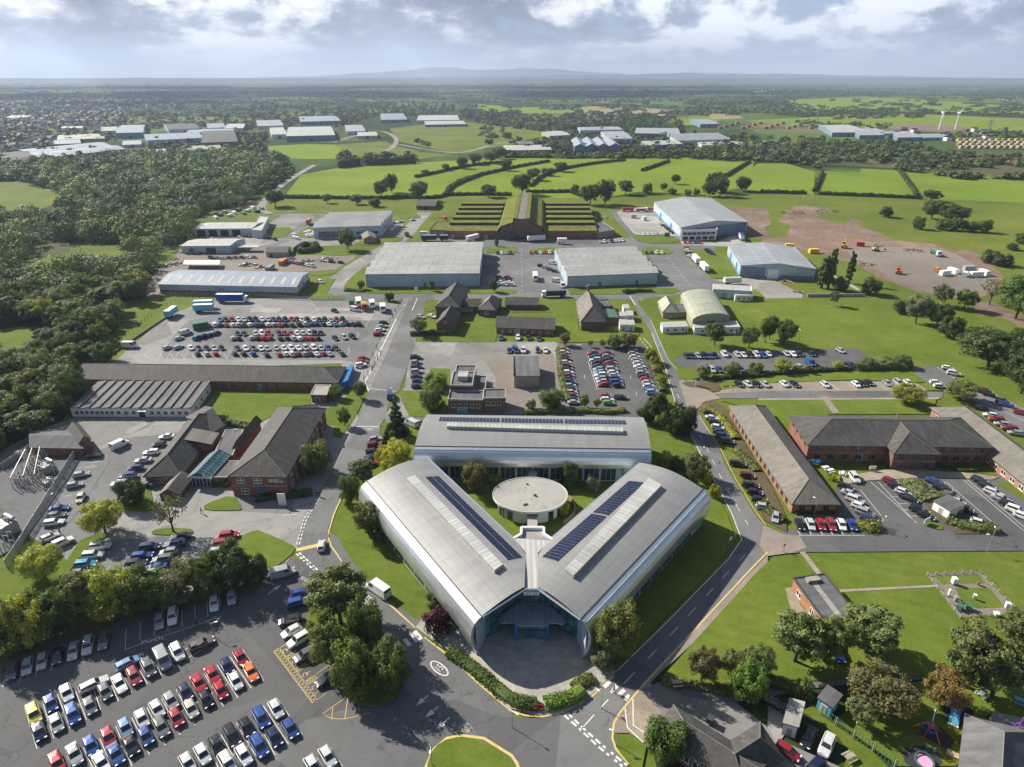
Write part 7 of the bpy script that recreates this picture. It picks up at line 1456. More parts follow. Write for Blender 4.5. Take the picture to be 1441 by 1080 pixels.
t = NT('far_car_paint'); M['far_car_paint'] = t.fin(t.n('VertexColor', layer_name='paint').outputs[0], .25, .1, .6)
vs, fs, mi, cs = [], [], [], []
mats = [M['far_car_paint'], M['car_glass'], M['tyre'], M['lamp_glass'], M['tail_red']]
for P, a, kd, c in rest:
 me = FARM[kd]; n = len(vs); ca, sa = math.cos(a), math.sin(a)
 vs += [(P.x+v.co.x*ca-v.co.y*sa, P.y+v.co.x*sa+v.co.y*ca, P.z+v.co.z) for v in me.vertices]; cs += [(*CC[c][0], 1)]*len(me.vertices)
 for f in me.polygons: fs.append([n+k for k in f.vertices]); mi.append(f.material_index)
if vs:
 me = bpy.data.meshes.new('distant_parked_cars'); me.from_pydata(vs, [], fs); [me.materials.append(m) for m in mats]; me.polygons.foreach_set('material_index', mi)
 at = me.color_attributes.new('paint', 'FLOAT_COLOR', 'POINT'); at.data.foreach_set('color', np.array(cs, np.float32).ravel()); tag(link('distant_parked_cars', me), kind='stuff')
# ---------------------------------------------------------------- lorries, trailers, containers, plant
def fr(tl, x, y, dx, dy, z=.19):
 P = G(*pp('%s:%g,%g' % (tl, x, y))[0], z); Q = G(*pp('%s:%g,%g' % (tl, x+dx, y+dy))[0], z); d = Q-P; return P, math.atan2(d.y, d.x)
def part(o, name, mat, boxes, smooth=None, color=None):
 mb = MB().use(M[mat])
 for b in boxes: mb.box(*b) if len(b) == 6 else mb.tube(*b)
 c = mb.build(name, None, o, smooth)
 if color: c.color = (*color, 1)
 return c
def wheels(o, xs, w, r=.5):
 for x in xs:
  for y in (-w/2+.15, w/2-.15): mb = MB().use(M['tyre']); mb.tube((x, y-.15, r), (x, y+.15, r), r, None, 10); mb.build('wheel', None, o)
def trailer(tl, x, y, dx, dy, L, side, roof, label, cab=None, Hh=2.8, name=None, cat=None, group=None):
 P, a = fr(tl, x, y, dx, dy); o = empty(name or ('lorry' if cab else 'trailer'), P, a, label, cat or ('lorry' if cab else 'trailer'), group)
 part(o, 'box_body', 'object_paint', [(-L/2, L/2, -1.25, 1.25, 1.1, 1.1+Hh)], None, side); part(o, 'box_roof', 'object_paint', [(-L/2+.02, L/2-.02, -1.24, 1.24, 1.1+Hh+.003, 1.16+Hh)], None, roof)
 part(o, 'chassis', 'dark_metal', [(-L/2+.3, L/2+(2.2 if cab else -.3), -.5, .5, .65, 1.097)]); wheels(o, (-L/2+1.2, -L/2+2.5) if L > 7 else (-L/2+1.2,), 2.4)
 if cab:
  mb = MB().use(M['object_paint']); b = [(L/2+.35, -1.2, .7), (L/2+2.4, -1.2, .7), (L/2+2.4, 1.2, .7), (L/2+.35, 1.2, .7)]; tp = [(L/2+.35, -1.15, 3.3), (L/2+2.1, -1.1, 3.2), (L/2+2.1, 1.1, 3.2), (L/2+.35, 1.15, 3.3)]; mb.hexa(b, tp); c = mb.build('cab', None, o); c.color = (*cab, 1)
  mb = MB().use(M['car_glass']); mb.poly([(L/2+2.28, -1.02, 1.9), (L/2+2.28, 1.02, 1.9), (L/2+2.15, .98, 2.95), (L/2+2.15, -.98, 2.95)]); mb.build('windscreen', None, o); wheels(o, (L/2+1.4,), 2.4)
 return o
WH, BL, CY, GN, OR, RD, DK, YE = (.75, .75, .74), (.012, .06, .38), (.16, .42, .62), (.04, .13, .08), (.52, .16, .05), (.45, .04, .03), (.03, .035, .045), (.68, .45, .03)
for a in (('d', 1300, 702, 60, 0, 12.5, BL, WH, 'long blue curtain-sided lorry with a white roof by the long shed', WH, 3.), ('d', 1150, 735, 60, -2, 8.5, CY, WH, 'pale blue trailer before the long shed, rear of a parallel pair'), ('d', 1150, 757, 60, -2, 8.5, CY, WH, 'pale blue trailer before the long shed, front of a parallel pair'), ('d', 968, 782, 60, -42, 8, CY, WH, 'pale blue trailer parked at an angle by the sloping fence'),
 ('e', 1220, 356, 60, -16, 11, WH, WH, 'white trailer at the left of the turf hangar'), ('f', 138, 360, 60, -4, 12, WH, WH, 'white trailer before the dark gable of the turf hangar'), ('f', 283, 374, 40, 0, 6, WH, WH, 'short white trailer behind the second warehouse'), ('e', 975, 356, 60, 0, 10, DK, (.2, .3, .42), 'dark blue trailer behind the first warehouse'), ('e', 1060, 356, 60, 0, 5.5, DK, (.2, .3, .42), 'short dark blue trailer behind the first warehouse'),
 ('f', 1035, 478, 40, 48, 11, WH, WH, 'white trailer on the fan yard, farther of two'), ('f', 1082, 522, 44, 46, 11, WH, WH, 'white trailer on the fan yard, nearer of two'), ('f', 250, 672, -60, 2, 9.5, DK, (.1, .11, .12), 'dark grey lorry on the cross road before the second warehouse', WH, 2.2), ('f', 132, 570, 4, 40, 7, WH, WH, 'white lorry between the two warehouses', WH, 1.9), ('f', 1292, 350, -30, -44, 8, WH, BL, 'blue-topped white lorry at the largest shed corner', WH, 2.4),
 ('f', 660, 190, -60, 4, 7, RD, RD, 'red lorry behind the concrete yard, left one', RD, 1.6), ('f', 725, 192, 60, 0, 7, RD, WH, 'red lorry with a white cab behind the concrete yard', WH, 1.6), ('f', 770, 190, 60, 4, 8, OR, OR, 'orange tank lorry beside the largest shed', None, 1.8), ('e', 300, 262, 30, -34, 8.5, OR, (.4, .2, .12), 'orange trailer at the edge of the empty yard'), ('g', 938, 432, 60, 34, 8, GN, (.10, .30, .20), 'green tipper lorry on the hardcore yard', WH, 1.7),
 ('e', 540, 718, 6, 26, 4, GN, GN, 'green lorry in the upper car park lorry line', GN, 2.), ('e', 580, 716, 6, 26, 4, WH, WH, 'white lorry in the upper car park lorry line', WH, 2.2), ('e', 610, 738, 6, 26, 4, YE, (.5, .3, .05), 'yellow-backed lorry in the upper car park lorry line', (.3, .08, .04), 1.8), ('e', 655, 725, 6, 26, 4, (.3, .32, .3), WH, 'grey lorry at the right of the lorry line', WH, 1.8), ('e', 715, 745, 4, 26, 5, WH, WH, 'white tanker-like lorry near the upper car park fence', WH, 1.6), ('f', 1240, 600, 60, -2, 9, WH, (.35, .5, .42), 'white and green coach body beside the blue-fronted shed', None, 2.4), ('e', 848, 328, 16, 22, 4, DK, DK, 'dark lorry tractor behind the first warehouse', (.2, .03, .03), .8)): trailer(*a[:9], *(a[9:10] or (None,)), Hh=a[10] if len(a) > 10 else 2.6)
def container(tl, x, y, dx, dy, L, col, label, Hh=2.5, W=2.4, group=None, z=.19):
 P, a = fr(tl, x, y, dx, dy, z); o = empty('container', P, a, label, 'container', group); part(o, 'body', 'object_paint', [(-L/2, L/2, -W/2, W/2, 0, Hh)], None, col); part(o, 'roof', 'object_paint', [(-L/2+.05, L/2-.05, -W/2+.05, W/2-.05, Hh+.002, Hh+.06)], None, tuple(min(.8, c*1.1+.02) for c in col))
 part(o, 'door', 'dark_metal', [(L/2+.002, L/2+.03, -.03, .03, .1, Hh-.1), (L/2+.002, L/2+.03, -W/2+.1, -W/2+.14, .1, Hh-.1)])
 for i in range(int(L/1.2)): pass
 return o
for a in (('d', 1130, 848, 60, -10, 6, GN, 'dark green container at the corner of the upper car park rows', 2.8, 4.), ('g', 995, 548, 60, -6, 6, WH, 'white cabin on the hardcore yard, left front'), ('g', 1040, 535, 60, 20, 6, WH, 'white cabin on the hardcore yard, second from left'), ('g', 1105, 555, 20, -40, 4, WH, 'white cabin on the hardcore yard, third from left'), ('g', 1170, 555, 60, -2, 7, WH, 'white cabin on the hardcore yard, long front one'), ('g', 1215, 545, 60, 22, 6, WH, 'white cabin on the hardcore yard, rightmost'), ('g', 1130, 522, 60, 0, 6, (.3, .32, .36), 'grey flat cabin behind the white ones on the hardcore yard'),
 ('g', 950, 530, 30, -10, 3, OR, 'small orange generator box beside the white cabins'), ('g', 258, 424, 60, -2, 6, YE, 'bright yellow container behind the blue-fronted shed'), ('g', 520, 385, 50, 4, 4.5, RD, 'red container on the dirt ground'), ('g', 122, 395, 50, 2, 5, YE, 'low yellow skip behind the blue-fronted shed'), ('e', 155, 487, 44, -32, 8, OR, 'orange-red container in the scrap yard'), ('e', 82, 522, 44, -34, 8, (.2, .24, .23), 'grey container in the scrap yard'), ('e', 945, 325, 40, 0, 5, (.5, .55, .6), 'pale container stack at the hangar annexe'), ('f', 875, 332, 20, 2, 3, GN, 'green container on the concrete yard verge'), ('f', 745, 240, 20, 10, 4, (.5, .5, .48), 'pale container on the concrete yard'), ('f', 685, 228, 40, 0, 4, (.4, .4, .36), 'grey skip on the concrete yard'), ('e', 1060, 238, 30, 6, 4, OR, 'orange skip left of the turf hangar')): container(*a)
for k in range(11): container('d', 1215+k*26, 232-(k % 3)*12-k*4, 40, (-1)**k*12, 5, (WH, GN, (.10, .25, .14), WH)[k % 4], ('white', 'dark green', 'green', 'white')[k % 4]+' skip in the storage yard behind the open-bay workshop', 1.8, 2.2, ('white', 'dark green', 'green', 'white')[k % 4]+' skips behind the workshop')
def excavator(tl, x, y, dx, dy, col, label, s=1.):
 P, a = fr(tl, x, y, dx, dy); o = empty('excavator', P, a, label, 'excavator'); o.scale = (s, s, s)
 for y_ in (-1.1, 1.1): part(o, 'track', 'rubber_black', [(-1.8, 1.8, y_-.28, y_+.28, 0, .8)])
 part(o, 'body', 'object_paint', [(-2., 1., -1.2, 1.2, .95, 2.)], None, col); part(o, 'cab', 'glass', [(-.1, 1.3, .1, 1.15, 2.003, 3.)]); part(o, 'cab_roof', 'object_paint', [(-.15, 1.35, .05, 1.2, 3.003, 3.1)], None, col)
 part(o, 'boom', 'object_paint', [((.9, -.2, 1.6), (3.2, -.2, 4.6), .26, .2, 6), ((3.2, -.2, 4.6), (5., -.2, 3.8), .2, .16, 6)], None, col); part(o, 'dipper', 'object_paint', [((5., -.2, 3.8), (5.4, -.2, 1.4), .17, .12, 6)], None, col); part(o, 'bucket', 'dark_metal', [(5., 5.9, -.7, .3, .5, 1.4)])
excavator('g', 735, 540, -10, -40, (.55, .06, .03), 'red tracked excavator on the hardcore yard'); excavator('g', 430, 395, -10, -40, (.62, .3, .04), 'orange excavator with a raised boom on the dirt ground', 1.2); excavator('g', 608, 412, 40, 0, (.5, .4, .12), 'sand-coloured digger beside a stone heap')
def heap(tl, x, y, w, h, label, mats, n=60, cat='heap', name='scrap_heap'):
 P = G(*pp('%s:%g,%g' % (tl, x, y))[0]); rg = random.Random(int(x*7+y)); o = empty(name, P, 0, label, cat); W = w/TILE[tl][2]*math.hypot(P.length, H)/FOC
 for m in mats:
  mb = MB().use(M[m])
  for i in range(n//len(mats)):
   r = W/2*math.sqrt(rg.random()); t_ = rg.uniform(0, 6.28); x_, y_ = r*math.cos(t_), r*.7*math.sin(t_); z = max(.1, h*(1-2*r/W))*rg.uniform(.3, 1); s = rg.uniform(.25, .9); a = rg.uniform(0, 3.1); c, sn = math.cos(a)*s, math.sin(a)*s; q = rg.uniform(.3, 1.)
   b = [(x_-c, y_-sn, z-s*.4), (x_+sn*q, y_-c*q, z-s*.3), (x_+c, y_+sn, z-s*.4), (x_-sn*q, y_+c*q, z-s*.5)]; mb.hexa(b, [(p[0], p[1], p[2]+s*rg.uniform(.3, .8)) for p in b])
  mb.build({'scrap_grey': 'metal', 'rust': 'rusty_metal', 'timber': 'timber', 'white_paint': 'panels', 'rubber_black': 'tyres', 'stone_grey': 'stone', 'trunk_bark': 'earth', 'timber_pale': 'pallets', 'hardcore': 'rubble', 'dirt': 'earth'}.get(m, 'debris'), None, o)
for a in (('d', 1010, 490, 150, 2, 'long heap of mixed scrap at the wood side of the yard'), ('d', 1110, 430, 120, 2.2, 'grey scrap heap beside the nearer workshop'), ('d', 1000, 425, 60, 2, 'small scrap heap under the wood edge'), ('d', 1180, 480, 80, 1.6, 'scrap heap behind the open shelter'), ('d', 1400, 495, 110, 2.2, 'scrap heap with dark parts behind the long shed'), ('e', 190, 460, 80, 1.6, 'scrap heap beside the orange-red container'), ('e', 290, 470, 90, 1.4, 'pale scrap heap along the yard track'), ('e', 400, 460, 120, 1.2, 'low spread of pale debris at the yard end'), ('d', 1090, 330, 60, 2, 'scrap heap at the left of the open-bay workshop'), ('d', 875, 525, 60, 1.5, 'low scrap heap by the wood and fence'), ('e', 30, 510, 70, 1.8, 'dark scrap heap near the grey container')): heap(*a, ('scrap_grey', 'rust', 'white_paint', 'rubber_black'), 90)
for a in (('g', 150, 200, 150, 3, 'brown earth heap at the upper edge of the dirt ground'), ('g', 330, 190, 130, 3, 'grey stone heap at the upper edge of the dirt ground'), ('g', 620, 385, 60, 2, 'pale stone heap beside the digger'), ('g', 820, 412, 120, 1.2, 'low rubble heap on the hardcore yard'), ('g', 100, 590, 90, 1.5, 'stack of brown pallets at the concrete yard edge'), ('g', 170, 645, 70, 1.3, 'pile of wrapped goods at the concrete yard corner'), ('g', 540, 490, 120, .8, 'scatter of pale slabs at the hardcore edge')): heap(*a, ('stone_grey', 'timber', 'dirt') if 'pallet' not in a[5] else ('timber', 'timber_pale'), 80, 'heap', 'heap')
for k, (x, y) in enumerate(((280, 318), (300, 312), (318, 330), (290, 335), (215, 345), (235, 350), (330, 318), (765, 300), (780, 285), (795, 262), (770, 262), (215, 330))):
 P = G(*pp('e:%d,%d' % (x, y))[0]); o = empty('goods_stack', P, k*.3, 'white wrapped goods stack on the yard of the sawtooth factory', 'goods stack', 'white stock around the sawtooth factory'); part(o, 'wrap', 'white_paint', [(-1.3, 1.3, -1, 1, .15, 1.9)]); part(o, 'pallet', 'timber', [(-1.3, 1.3, -1, 1, 0, .147)])
# ---------------------------------------------------------------- fences and walls
def fence(pts, h, label, mat='dark_metal', post=2.5, rails=(.3, .9), pale=None, pm=None, cat='fence', r=.05, name='fence', mesh=None):
 P = resample(gp(pts, .1), post); o0 = P[len(P)//2]; o = empty(name, (o0.x, o0.y, 0), 0, label, cat); L = [p-Vector((o0.x, o0.y, 0)) for p in P]
 mb = MB().use(M[pm or mat])
 for p in L: mb.box(p.x-r, p.x+r, p.y-r, p.y+r, 0, h)
 q = mb.build('post_line', None, o); q['kind'] = 'stuff'; mb = MB().use(M[mat])
 for a, b in zip(L, L[1:]):
  for f in rails: mb.tube((a.x, a.y, h*f), (b.x, b.y, h*f), .035, None, 4)
  if pale:
   n = max(1, int((b-a).length/pale))
   for i in range(n): c = a.lerp(b, (i+.5)/n); mb.box(c.x-.035, c.x+.035, c.y-.035, c.y+.035, .05, h)
 mb.build('rail_panel', None, o); return o
fence('w:690,60 440,470 190,880 60,1080', 2.4, 'grey palisade fence between the substation and the parked cars', 'galvanised', 2.6, (.2, .85), .22); fence('h:20,650 170,545', 2.4, 'blue-grey palisade fence along the wood side of the substation', 'galvanised', 2.6, (.2, .85), .25)
fence('d:560,1040 690,915 920,740 1010,690 1200,680', 2.2, 'wire fence climbing beside the upper car park to the long shed', 'dark_metal', 3, (.95,)); fence('d:900,668 1200,672 1440,674 e:230,690 500,690', 2., 'wire fence along the front of the long shed', 'galvanised', 2.5, (.4, .95), .5); fence('i:702,0 655,85 610,150', 2.4, 'fence with dark posts between upper car park and spine road, near part', 'dark_metal', 4.5, (.95, .5), None, None, 'fence', .09); fence('e:820,700 770,790 700,930 640,1060', 2.4, 'fence with dark posts between upper car park and spine road, far part', 'dark_metal', 6, (.95, .5), None, None, 'fence', .09)
fence('o:240,838 310,890 390,950 480,1010 580,1085 700,1160', 2.2, 'green mesh fence on pale posts behind the parked nursery cars', 'green_paint', 3.2, (.1, .95), .5, 'timber_grey', 'fence', .06); fence('o:733,198 975,188 1155,378 885,398 735,200', 1.2, 'low timber fence round the instrument compound', 'timber_grey', 1.8, (.4, .85), None, None, 'fence', .09); fence('x:582,945 632,1000 682,1052', 1.05, 'dark guard railing beside the zebra crossing', 'dark_metal', 1.6, (.2, .95), .25); fence('o:1060,640 1181,660', 1.3, 'pale post fence at the right frame edge by the path', 'timber_grey', 2.5, (.9,)); fence('n:650,790 740,800 770,812', 1., 'low timber edging before the nursery house', 'timber', 1.2, (.5, .9))
def wall(pts, h, t_, mat, label):
 P = gp(pts); o = P[0]; mb = MB().use(M[mat])
 for a, b in zip(P, P[1:]):
  d = (b-a).normalized(); n = Vector((-d.y, d.x, 0))*t_/2; q = [x-Vector((o.x, o.y, 0)) for x in (a-n, b-n, b+n, a+n)]; mb.hexa(q, [x+Vector((0, 0, h)) for x in q])
 tag(mb.build('wall', None, None, None, (o.x, o.y, 0)), label, 'wall')
wall('g:222,672 545,670', 1.6, .4, 'stone_grey', 'grey retaining wall below the poplars'); wall('d:560,1050 700,950 925,800 960,790', .8, .5, 'brick_dark', 'low dark retaining wall along the sloping car park edge'); wall('g:370,560 520,640', 1., .4, 'concrete', 'pale low wall behind the round bush and poplars')
wall('h:1085,370 1040,420', 1.6, .3, 'brick_dark', 'dark brick wall at the corner of the white prefab')
# ---------------------------------------------------------------- lamp posts, signs
LM = None
def lamp(tl, x, y, yt, label, arm=1.):
 global LM
 P0 = pp('%s:%g,%g' % (tl, x, y))[0]; T = pp('%s:%g,%g' % (tl, x, yt))[0]; P = G(*P0); h = max(3.5, hgt(P0[0], P0[1], T[1])); o = empty('street_lamp', P, rc.uniform(0, 6), label, 'street lamp', 'street lamps')
 if LM is None:
  mb = MB().use(M['galvanised']); mb.tube((0, 0, 0), (0, 0, 1), .075, .05, 6); a = mb.mesh('pole'); mb = MB().use(M['galvanised']); mb.tube((0, 0, 0), (.9, 0, .12), .045, .04, 5); b = mb.mesh('arm'); mb = MB().use(M['white_paint']); mb.box(.7, 1.3, -.13, .13, .06, .2); LM = (a, b, mb.mesh('lantern'))
 p = link('pole', LM[0], o); p.scale = (1, 1, h); link('arm', LM[1], o, (0, 0, h)); link('lantern', LM[2], o, (0, 0, h))
for tl, x, y, yt, wh in (('k', 262, 905, 812, 'before the end of the weathered range'), ('o', 1008, 90, 12, 'on the front lawn edge along the side road'), ('f', 1240, 980, 870, 'on the lawn behind the rear car park'), ('g', 165, 975, 860, 'among the trees behind the rear car park'), ('j', 1075, 570, 515, 'on the avenue kerb by the rear wing'), ('C', 600, 745, 595, 'at the white stop line of the spine road'), ('r', 275, 190, 25, 'at the warehouse corner of the cross road'), ('m', 812, 1075, 985, 'on the roundabout island'), ('e', 770, 815, 765, 'at the upper car park fence, far one'), ('i', 608, 120, 72, 'at the upper car park fence, near one'), ('k', 1255, 1050, 985, 'at the end of the middle car park island'), ('l', 985, 480, 420, 'beside the grey estate car in the front car park'), ('n', 480, 985, 935, 'on the small lawn by the give-way line'), ('j', 1240, 240, 180, 'on the lane behind the right-hand offices'), ('f', 425, 668, 615, 'on the verge of the second warehouse'), ('n', 412, 812, 745, 'beside the zebra crossing at the avenue'), ('m', 1180, 900, 820, 'behind the plaza hedge'), ('h', 330, 835, 770, 'in the yard by the substation fence'), ('k', 640, 990, 920, 'at the cycle shelter by the side road'), ('e', 690, 980, 925, 'at the gate of the derelict yard'), ('j', 640, 70, 20, 'in the middle of the bay car park'), ('d', 1210, 930, 875, 'in the upper car park, left'), ('e', 290, 935, 880, 'in the upper car park, right')): lamp(tl, x, y, yt, 'grey street lamp '+wh)
def sign(tl, x, y, w, h, z, mat, label, txt=None, ry=0, tmat='white_paint'):
 P = G(*pp('%s:%g,%g' % (tl, x, y))[0]); o = empty('sign', P, ry, label, 'sign'); part(o, 'panel', mat, [(-w/2, w/2, -.06, .06, z, z+h)])
 if z > .2: part(o, 'post', 'galvanised', [((-w*.35, .02, 0), (-w*.35, .02, z), .05, None, 5)]); part(o, 'post', 'galvanised', [((w*.35, .02, 0), (w*.35, .02, z), .05, None, 5)])
 return o
o = sign('j', 1045, 178, 1.5, 2.2, .1, 'white_paint', 'tall blue and white sign at the avenue junction'); part(o, 'top_panel', 'blue_door', [(-.75, .75, -.062, .062, 2.303, 3.5)]); sign('e', 903, 642, 1.8, 1.6, .8, 'white_paint', 'white sign board on the warehouse lawn'); sign('k', 586, 655, 1.8, 1., .8, 'white_paint', 'white notice board below the two-storey office'); sign('k', 888, 955, 2., 1.3, .7, 'white_paint', 'pale notice board at the end of the car park island', None, .5); sign('i', 152, 848, 2., 3.6, .1, 'white_paint', 'tall white sign slab before the lettered office'); sign('B', 960, 612, .7, .9, 1.6, 'white_paint', 'white road sign in the shaded lawn by the avenue, nearer', None, .4); sign('B', 1020, 545, .5, .7, 1.8, 'white_paint', 'white road sign in the shaded lawn by the avenue, farther', None, .4); sign('A', 195, 790, .5, .7, 1.8, 'grey_paint', 'small grey road sign at the side road mouth')
# ---------------------------------------------------------------- substation
def insul(mb, x, y, z0, z1):
 mb.use(M['galvanised']); mb.cyl(x, y, 0, z0, .12, None, 5); mb.use(M['scrap_grey'])
 n = 5
 for i in range(n): a = z0+(z1-z0)*i/n; mb.cyl(x, y, a, a+(z1-z0)/n*.7, .15, .09, 6)
for k, (a, b) in enumerate(((('w', 265, 215), ('w', 120, 420)), (('w', 320, 205), ('w', 225, 405)), (('w', 385, 195), ('w', 320, 390)))):
 A, B = G(*pp('w:%d,%d' % a[1:])[0]), G(*pp('w:%d,%d' % b[1:])[0]); o = empty('switchgear', A, 0, 'row of white insulators under a slanting busbar in the substation, %s' % ('left one', 'middle one', 'right one')[k], 'switchgear', 'switchgear rows'); d = B-A
 for i in range(6): mb = MB(); p = d*(i/5); insul(mb, p.x, p.y, 2., 3.6+.5*(i % 2)); insul(mb, p.x+.9, p.y+.3, 1.6, 2.8); mb.build('insulator', None, o)
 part(o, 'busbar', 'galvanised', [((0, 0, 5.4), (d.x*.6, d.y*.6, 4.4), .09, None, 6), ((d.x*.6, d.y*.6, 4.4), (d.x, d.y, 3.6), .07, None, 6), ((0, 0, 0), (0, 0, 5.4), .08, None, 6)])
for (x, y, s, lab) in ((425, 260, 1., 'grey transformer behind the slanting busbars'), (90, 775, 1.25, 'large finned transformer at the frame edge'), (415, 380, .6, 'pale round-topped tank at the right of the switchgear')):
 P = G(*pp('w:%d,%d' % (x, y))[0]); o = empty('transformer', P, -.5, lab, 'transformer'); o.scale = (s, s, s); part(o, 'tank', 'grey_paint', [(-1.6, 1.6, -1.1, 1.1, .3, 2.6)]); part(o, 'radiator', 'galvanised', [(-1.5+i*.32, -1.38+i*.32, -1.9, -1.103, .5, 2.5) for i in range(10)]); part(o, 'conservator', 'galvanised', [((-1.3, .7, 3.2), (1.3, .7, 3.2), .4, None, 8)])
 for i in range(3): mb = MB(); insul(mb, -1+i, 0, 2.6, 3.7); mb.build('bushing', None, o)
for k, (x, y) in enumerate(((60, 905), (110, 945), (20, 960), (90, 870), (150, 410), (215, 415), (260, 400), (300, 350), (350, 330), (290, 250), (330, 215), (240, 300), (180, 350), (380, 420), (440, 400), (470, 300), (130, 380), (345, 265))):
 P = G(*pp('w:%d,%d' % (x, y))[0]); o = empty('switchgear', P, 0, 'insulator post among the substation switchgear', 'switchgear', 'insulator posts'); mb = MB(); insul(mb, 0, 0, 1.8, 3.4); insul(mb, .9, .2, 1.8, 3.2); mb.build('insulator', None, o); part(o, 'busbar', 'galvanised', [((0, 0, 3.4), (.9, .2, 3.25), .07, None, 5)])
# ---------------------------------------------------------------- play area, garden things
def put(name, tl, x, y, label, cat, rz=0, z=.4): P = G(*pp('%s:%g,%g' % (tl, x, y))[0], z); return empty(name, P, rz, label, cat)
o = put('play_climber', 'v', 215, 680, 'spider climbing frame with red and blue poles on black matting', 'climbing frame')
for i in range(5): a = 1.26*i; part(o, 'pole', 'red_paint' if i % 2 else 'orange_paint', [((2.2*math.cos(a), 2.2*math.sin(a), 0), (0, 0, 2.8), .09, .07, 6)])
part(o, 'top_pole', 'white_paint', [((0, 0, 2.6), (1., 1.4, 4.), .07, None, 6)]); part(o, 'net', 'blue_paint', [((1.1*math.cos(a), 1.1*math.sin(a), 1.3), (1.1*math.cos(a+1.05), 1.1*math.sin(a+1.05), 1.3), .1, None, 5) for a in np.arange(0, 6.2, 1.05)]+[((.6*math.cos(a), .6*math.sin(a), 2), (.6*math.cos(a+1.05), .6*math.sin(a+1.05), 2), .09, None, 5) for a in np.arange(0, 6.2, 1.05)])
part(o, 'seat', 'pink_paint', [(-.4, .4, -.4, .4, 1.6, 1.9)])
o = put('slide', 'v', 515, 510, 'wide steel-blue slide between orange rails', 'slide', .95); mb = MB().use(M['cyan_paint']); mb.hexa([(-1.6, -.7, .3), (1.2, -.7, 1.5), (1.2, .7, 1.5), (-1.6, .7, .3)], [(-1.6, -.7, .4), (1.2, -.7, 1.6), (1.2, .7, 1.6), (-1.6, .7, .4)]); mb.build('chute', None, o)
for y in (-.8, .8): part(o, 'rail', 'orange_paint', [((.6, y, 1.6), (2.3, y, 2.4), .09, None, 6), ((2.3, y, 2.4), (2.3, y, 0), .08, None, 6)])
part(o, 'foot', 'white_paint', [(-1.9, -1.603, -.75, .75, 0, .3)])
o = put('play_arch', 'v', 1220, 660, 'lilac looped climbing frame on the paved yard', 'climbing frame')
for k in range(4): part(o, 'hoop', 'purple_paint', [((-1.2+k*.8+.5*math.cos(a), .5*math.sin(a)*1.2, .9+.6*math.sin(2*a)), (-1.2+k*.8+.5*math.cos(a+.7), .5*math.sin(a+.7)*1.2, .9+.6*math.sin(2*a+1.4)), .07, None, 5) for a in np.arange(0, 6.28, .7)])
part(o, 'mast', 'purple_paint', [((1.2, .6, 0), (1.2, .6, 2.6), .09, None, 6)]); part(o, 'rungs', 'pink_paint', [((-1.2+i*.35, -.8, .1), (-1.2+i*.35, -.2, .8), .06, None, 5) for i in range(5)])
o = put('nest_swing', 'v', 165, 1035, 'pink round play seat with a green rim', 'play seat'); mb = MB().use(M['pink_paint']); mb.cyl(0, 0, .3, .55, 1., 1.15, 18); mb.build('seat', None, o); part(o, 'rim', 'green_paint', [((1.35*math.cos(a), 1.35*math.sin(a), .5+.5*max(0, math.sin(a))), (1.35*math.cos(a+.4), 1.35*math.sin(a+.4), .5+.5*max(0, math.sin(a+.4))), .1, None, 6) for a in np.arange(0, 6.28, .4)])
def picnic(tl, x, y, label, mat='timber_grey', rz=.4):
 o = put('picnic_table', tl, x, y, label, 'picnic table', rz); part(o, 'table_top', mat, [(-.9, .9, -.38, .38, .7, .76)])
 for s in (-1, 1): part(o, 'bench', mat, [(-.9, .9, s*.75-.14, s*.75+.14, .42, .47)]); part(o, 'leg_frame', mat, [((s*.6, -.8, 0), (s*.6, .3, .7), .05, None, 4), ((s*.6, .8, 0), (s*.6, -.3, .7), .05, None, 4)])
picnic('v', 840, 240, 'grey picnic table in the shade of the large willow', 'galvanised'); picnic('v', 1290, 330, 'blue-topped picnic table at the right frame edge', 'cyan_paint', 2.5); picnic('k', 325, 640, 'white picnic table on the terrace, left one', 'white_paint', .2); picnic('k', 352, 655, 'white picnic table on the terrace, right one', 'white_paint', .3); picnic('k', 420, 672, 'white slatted seat beside the white four-by-four', 'white_paint', 1.); picnic('u', 325, 60, 'pale bench table on the lawn by the zebra crossing', 'timber_pale', .1); picnic('o', 375, 1040, 'grey picnic table on the rough grass by the fence', 'timber_grey', .4)
o = put('log', 'v', 1170, 95, 'grey fallen log lying on the grass by the path', 'log', .1); part(o, 'log_trunk', 'timber_grey', [((-1.5, 0, .35), (1.5, .3, .35), .38, .3, 9)])
o = put('sand_box', 'v', 545, 950, 'pale yellow timber deck beside the black matting', 'deck', -.62); part(o, 'deck', 'timber_pale', [(-1.3, 1.3, -.5, .5, 0, .2)]); part(o, 'edge', 'timber_pale', [(-1.35, 1.35, -.56, -.503, 0, .25)])
o = put('bench', 'n', 122, 815, 'red bench in the gap between the plaza hedges', 'bench'); part(o, 'seat', 'red_paint', [(-.8, .8, -.22, .22, .42, .48)]); part(o, 'backrest', 'red_paint', [(-.8, .8, .2, .26, .5, .9)]); [part(o, 'leg', 'dark_metal', [(x-.04, x+.04, -.2, .2, 0, .417)]) for x in (-.7, .7)]
o = put('cycle_shelter', 'k', 570, 950, 'dark mesh cycle shelter at the end of the parked row', 'shelter', -.6); part(o, 'mesh_roof', 'dark_metal', [((-2.2+i*.44, -1.4, 2.1), (-2.2+i*.44, 1.4, 2.3), .05, None, 4) for i in range(11)]+[((-2.2, -1.4+i*.56, 2.1+i*.04), (2.2, -1.4+i*.56, 2.1+i*.04), .05, None, 4) for i in range(6)])
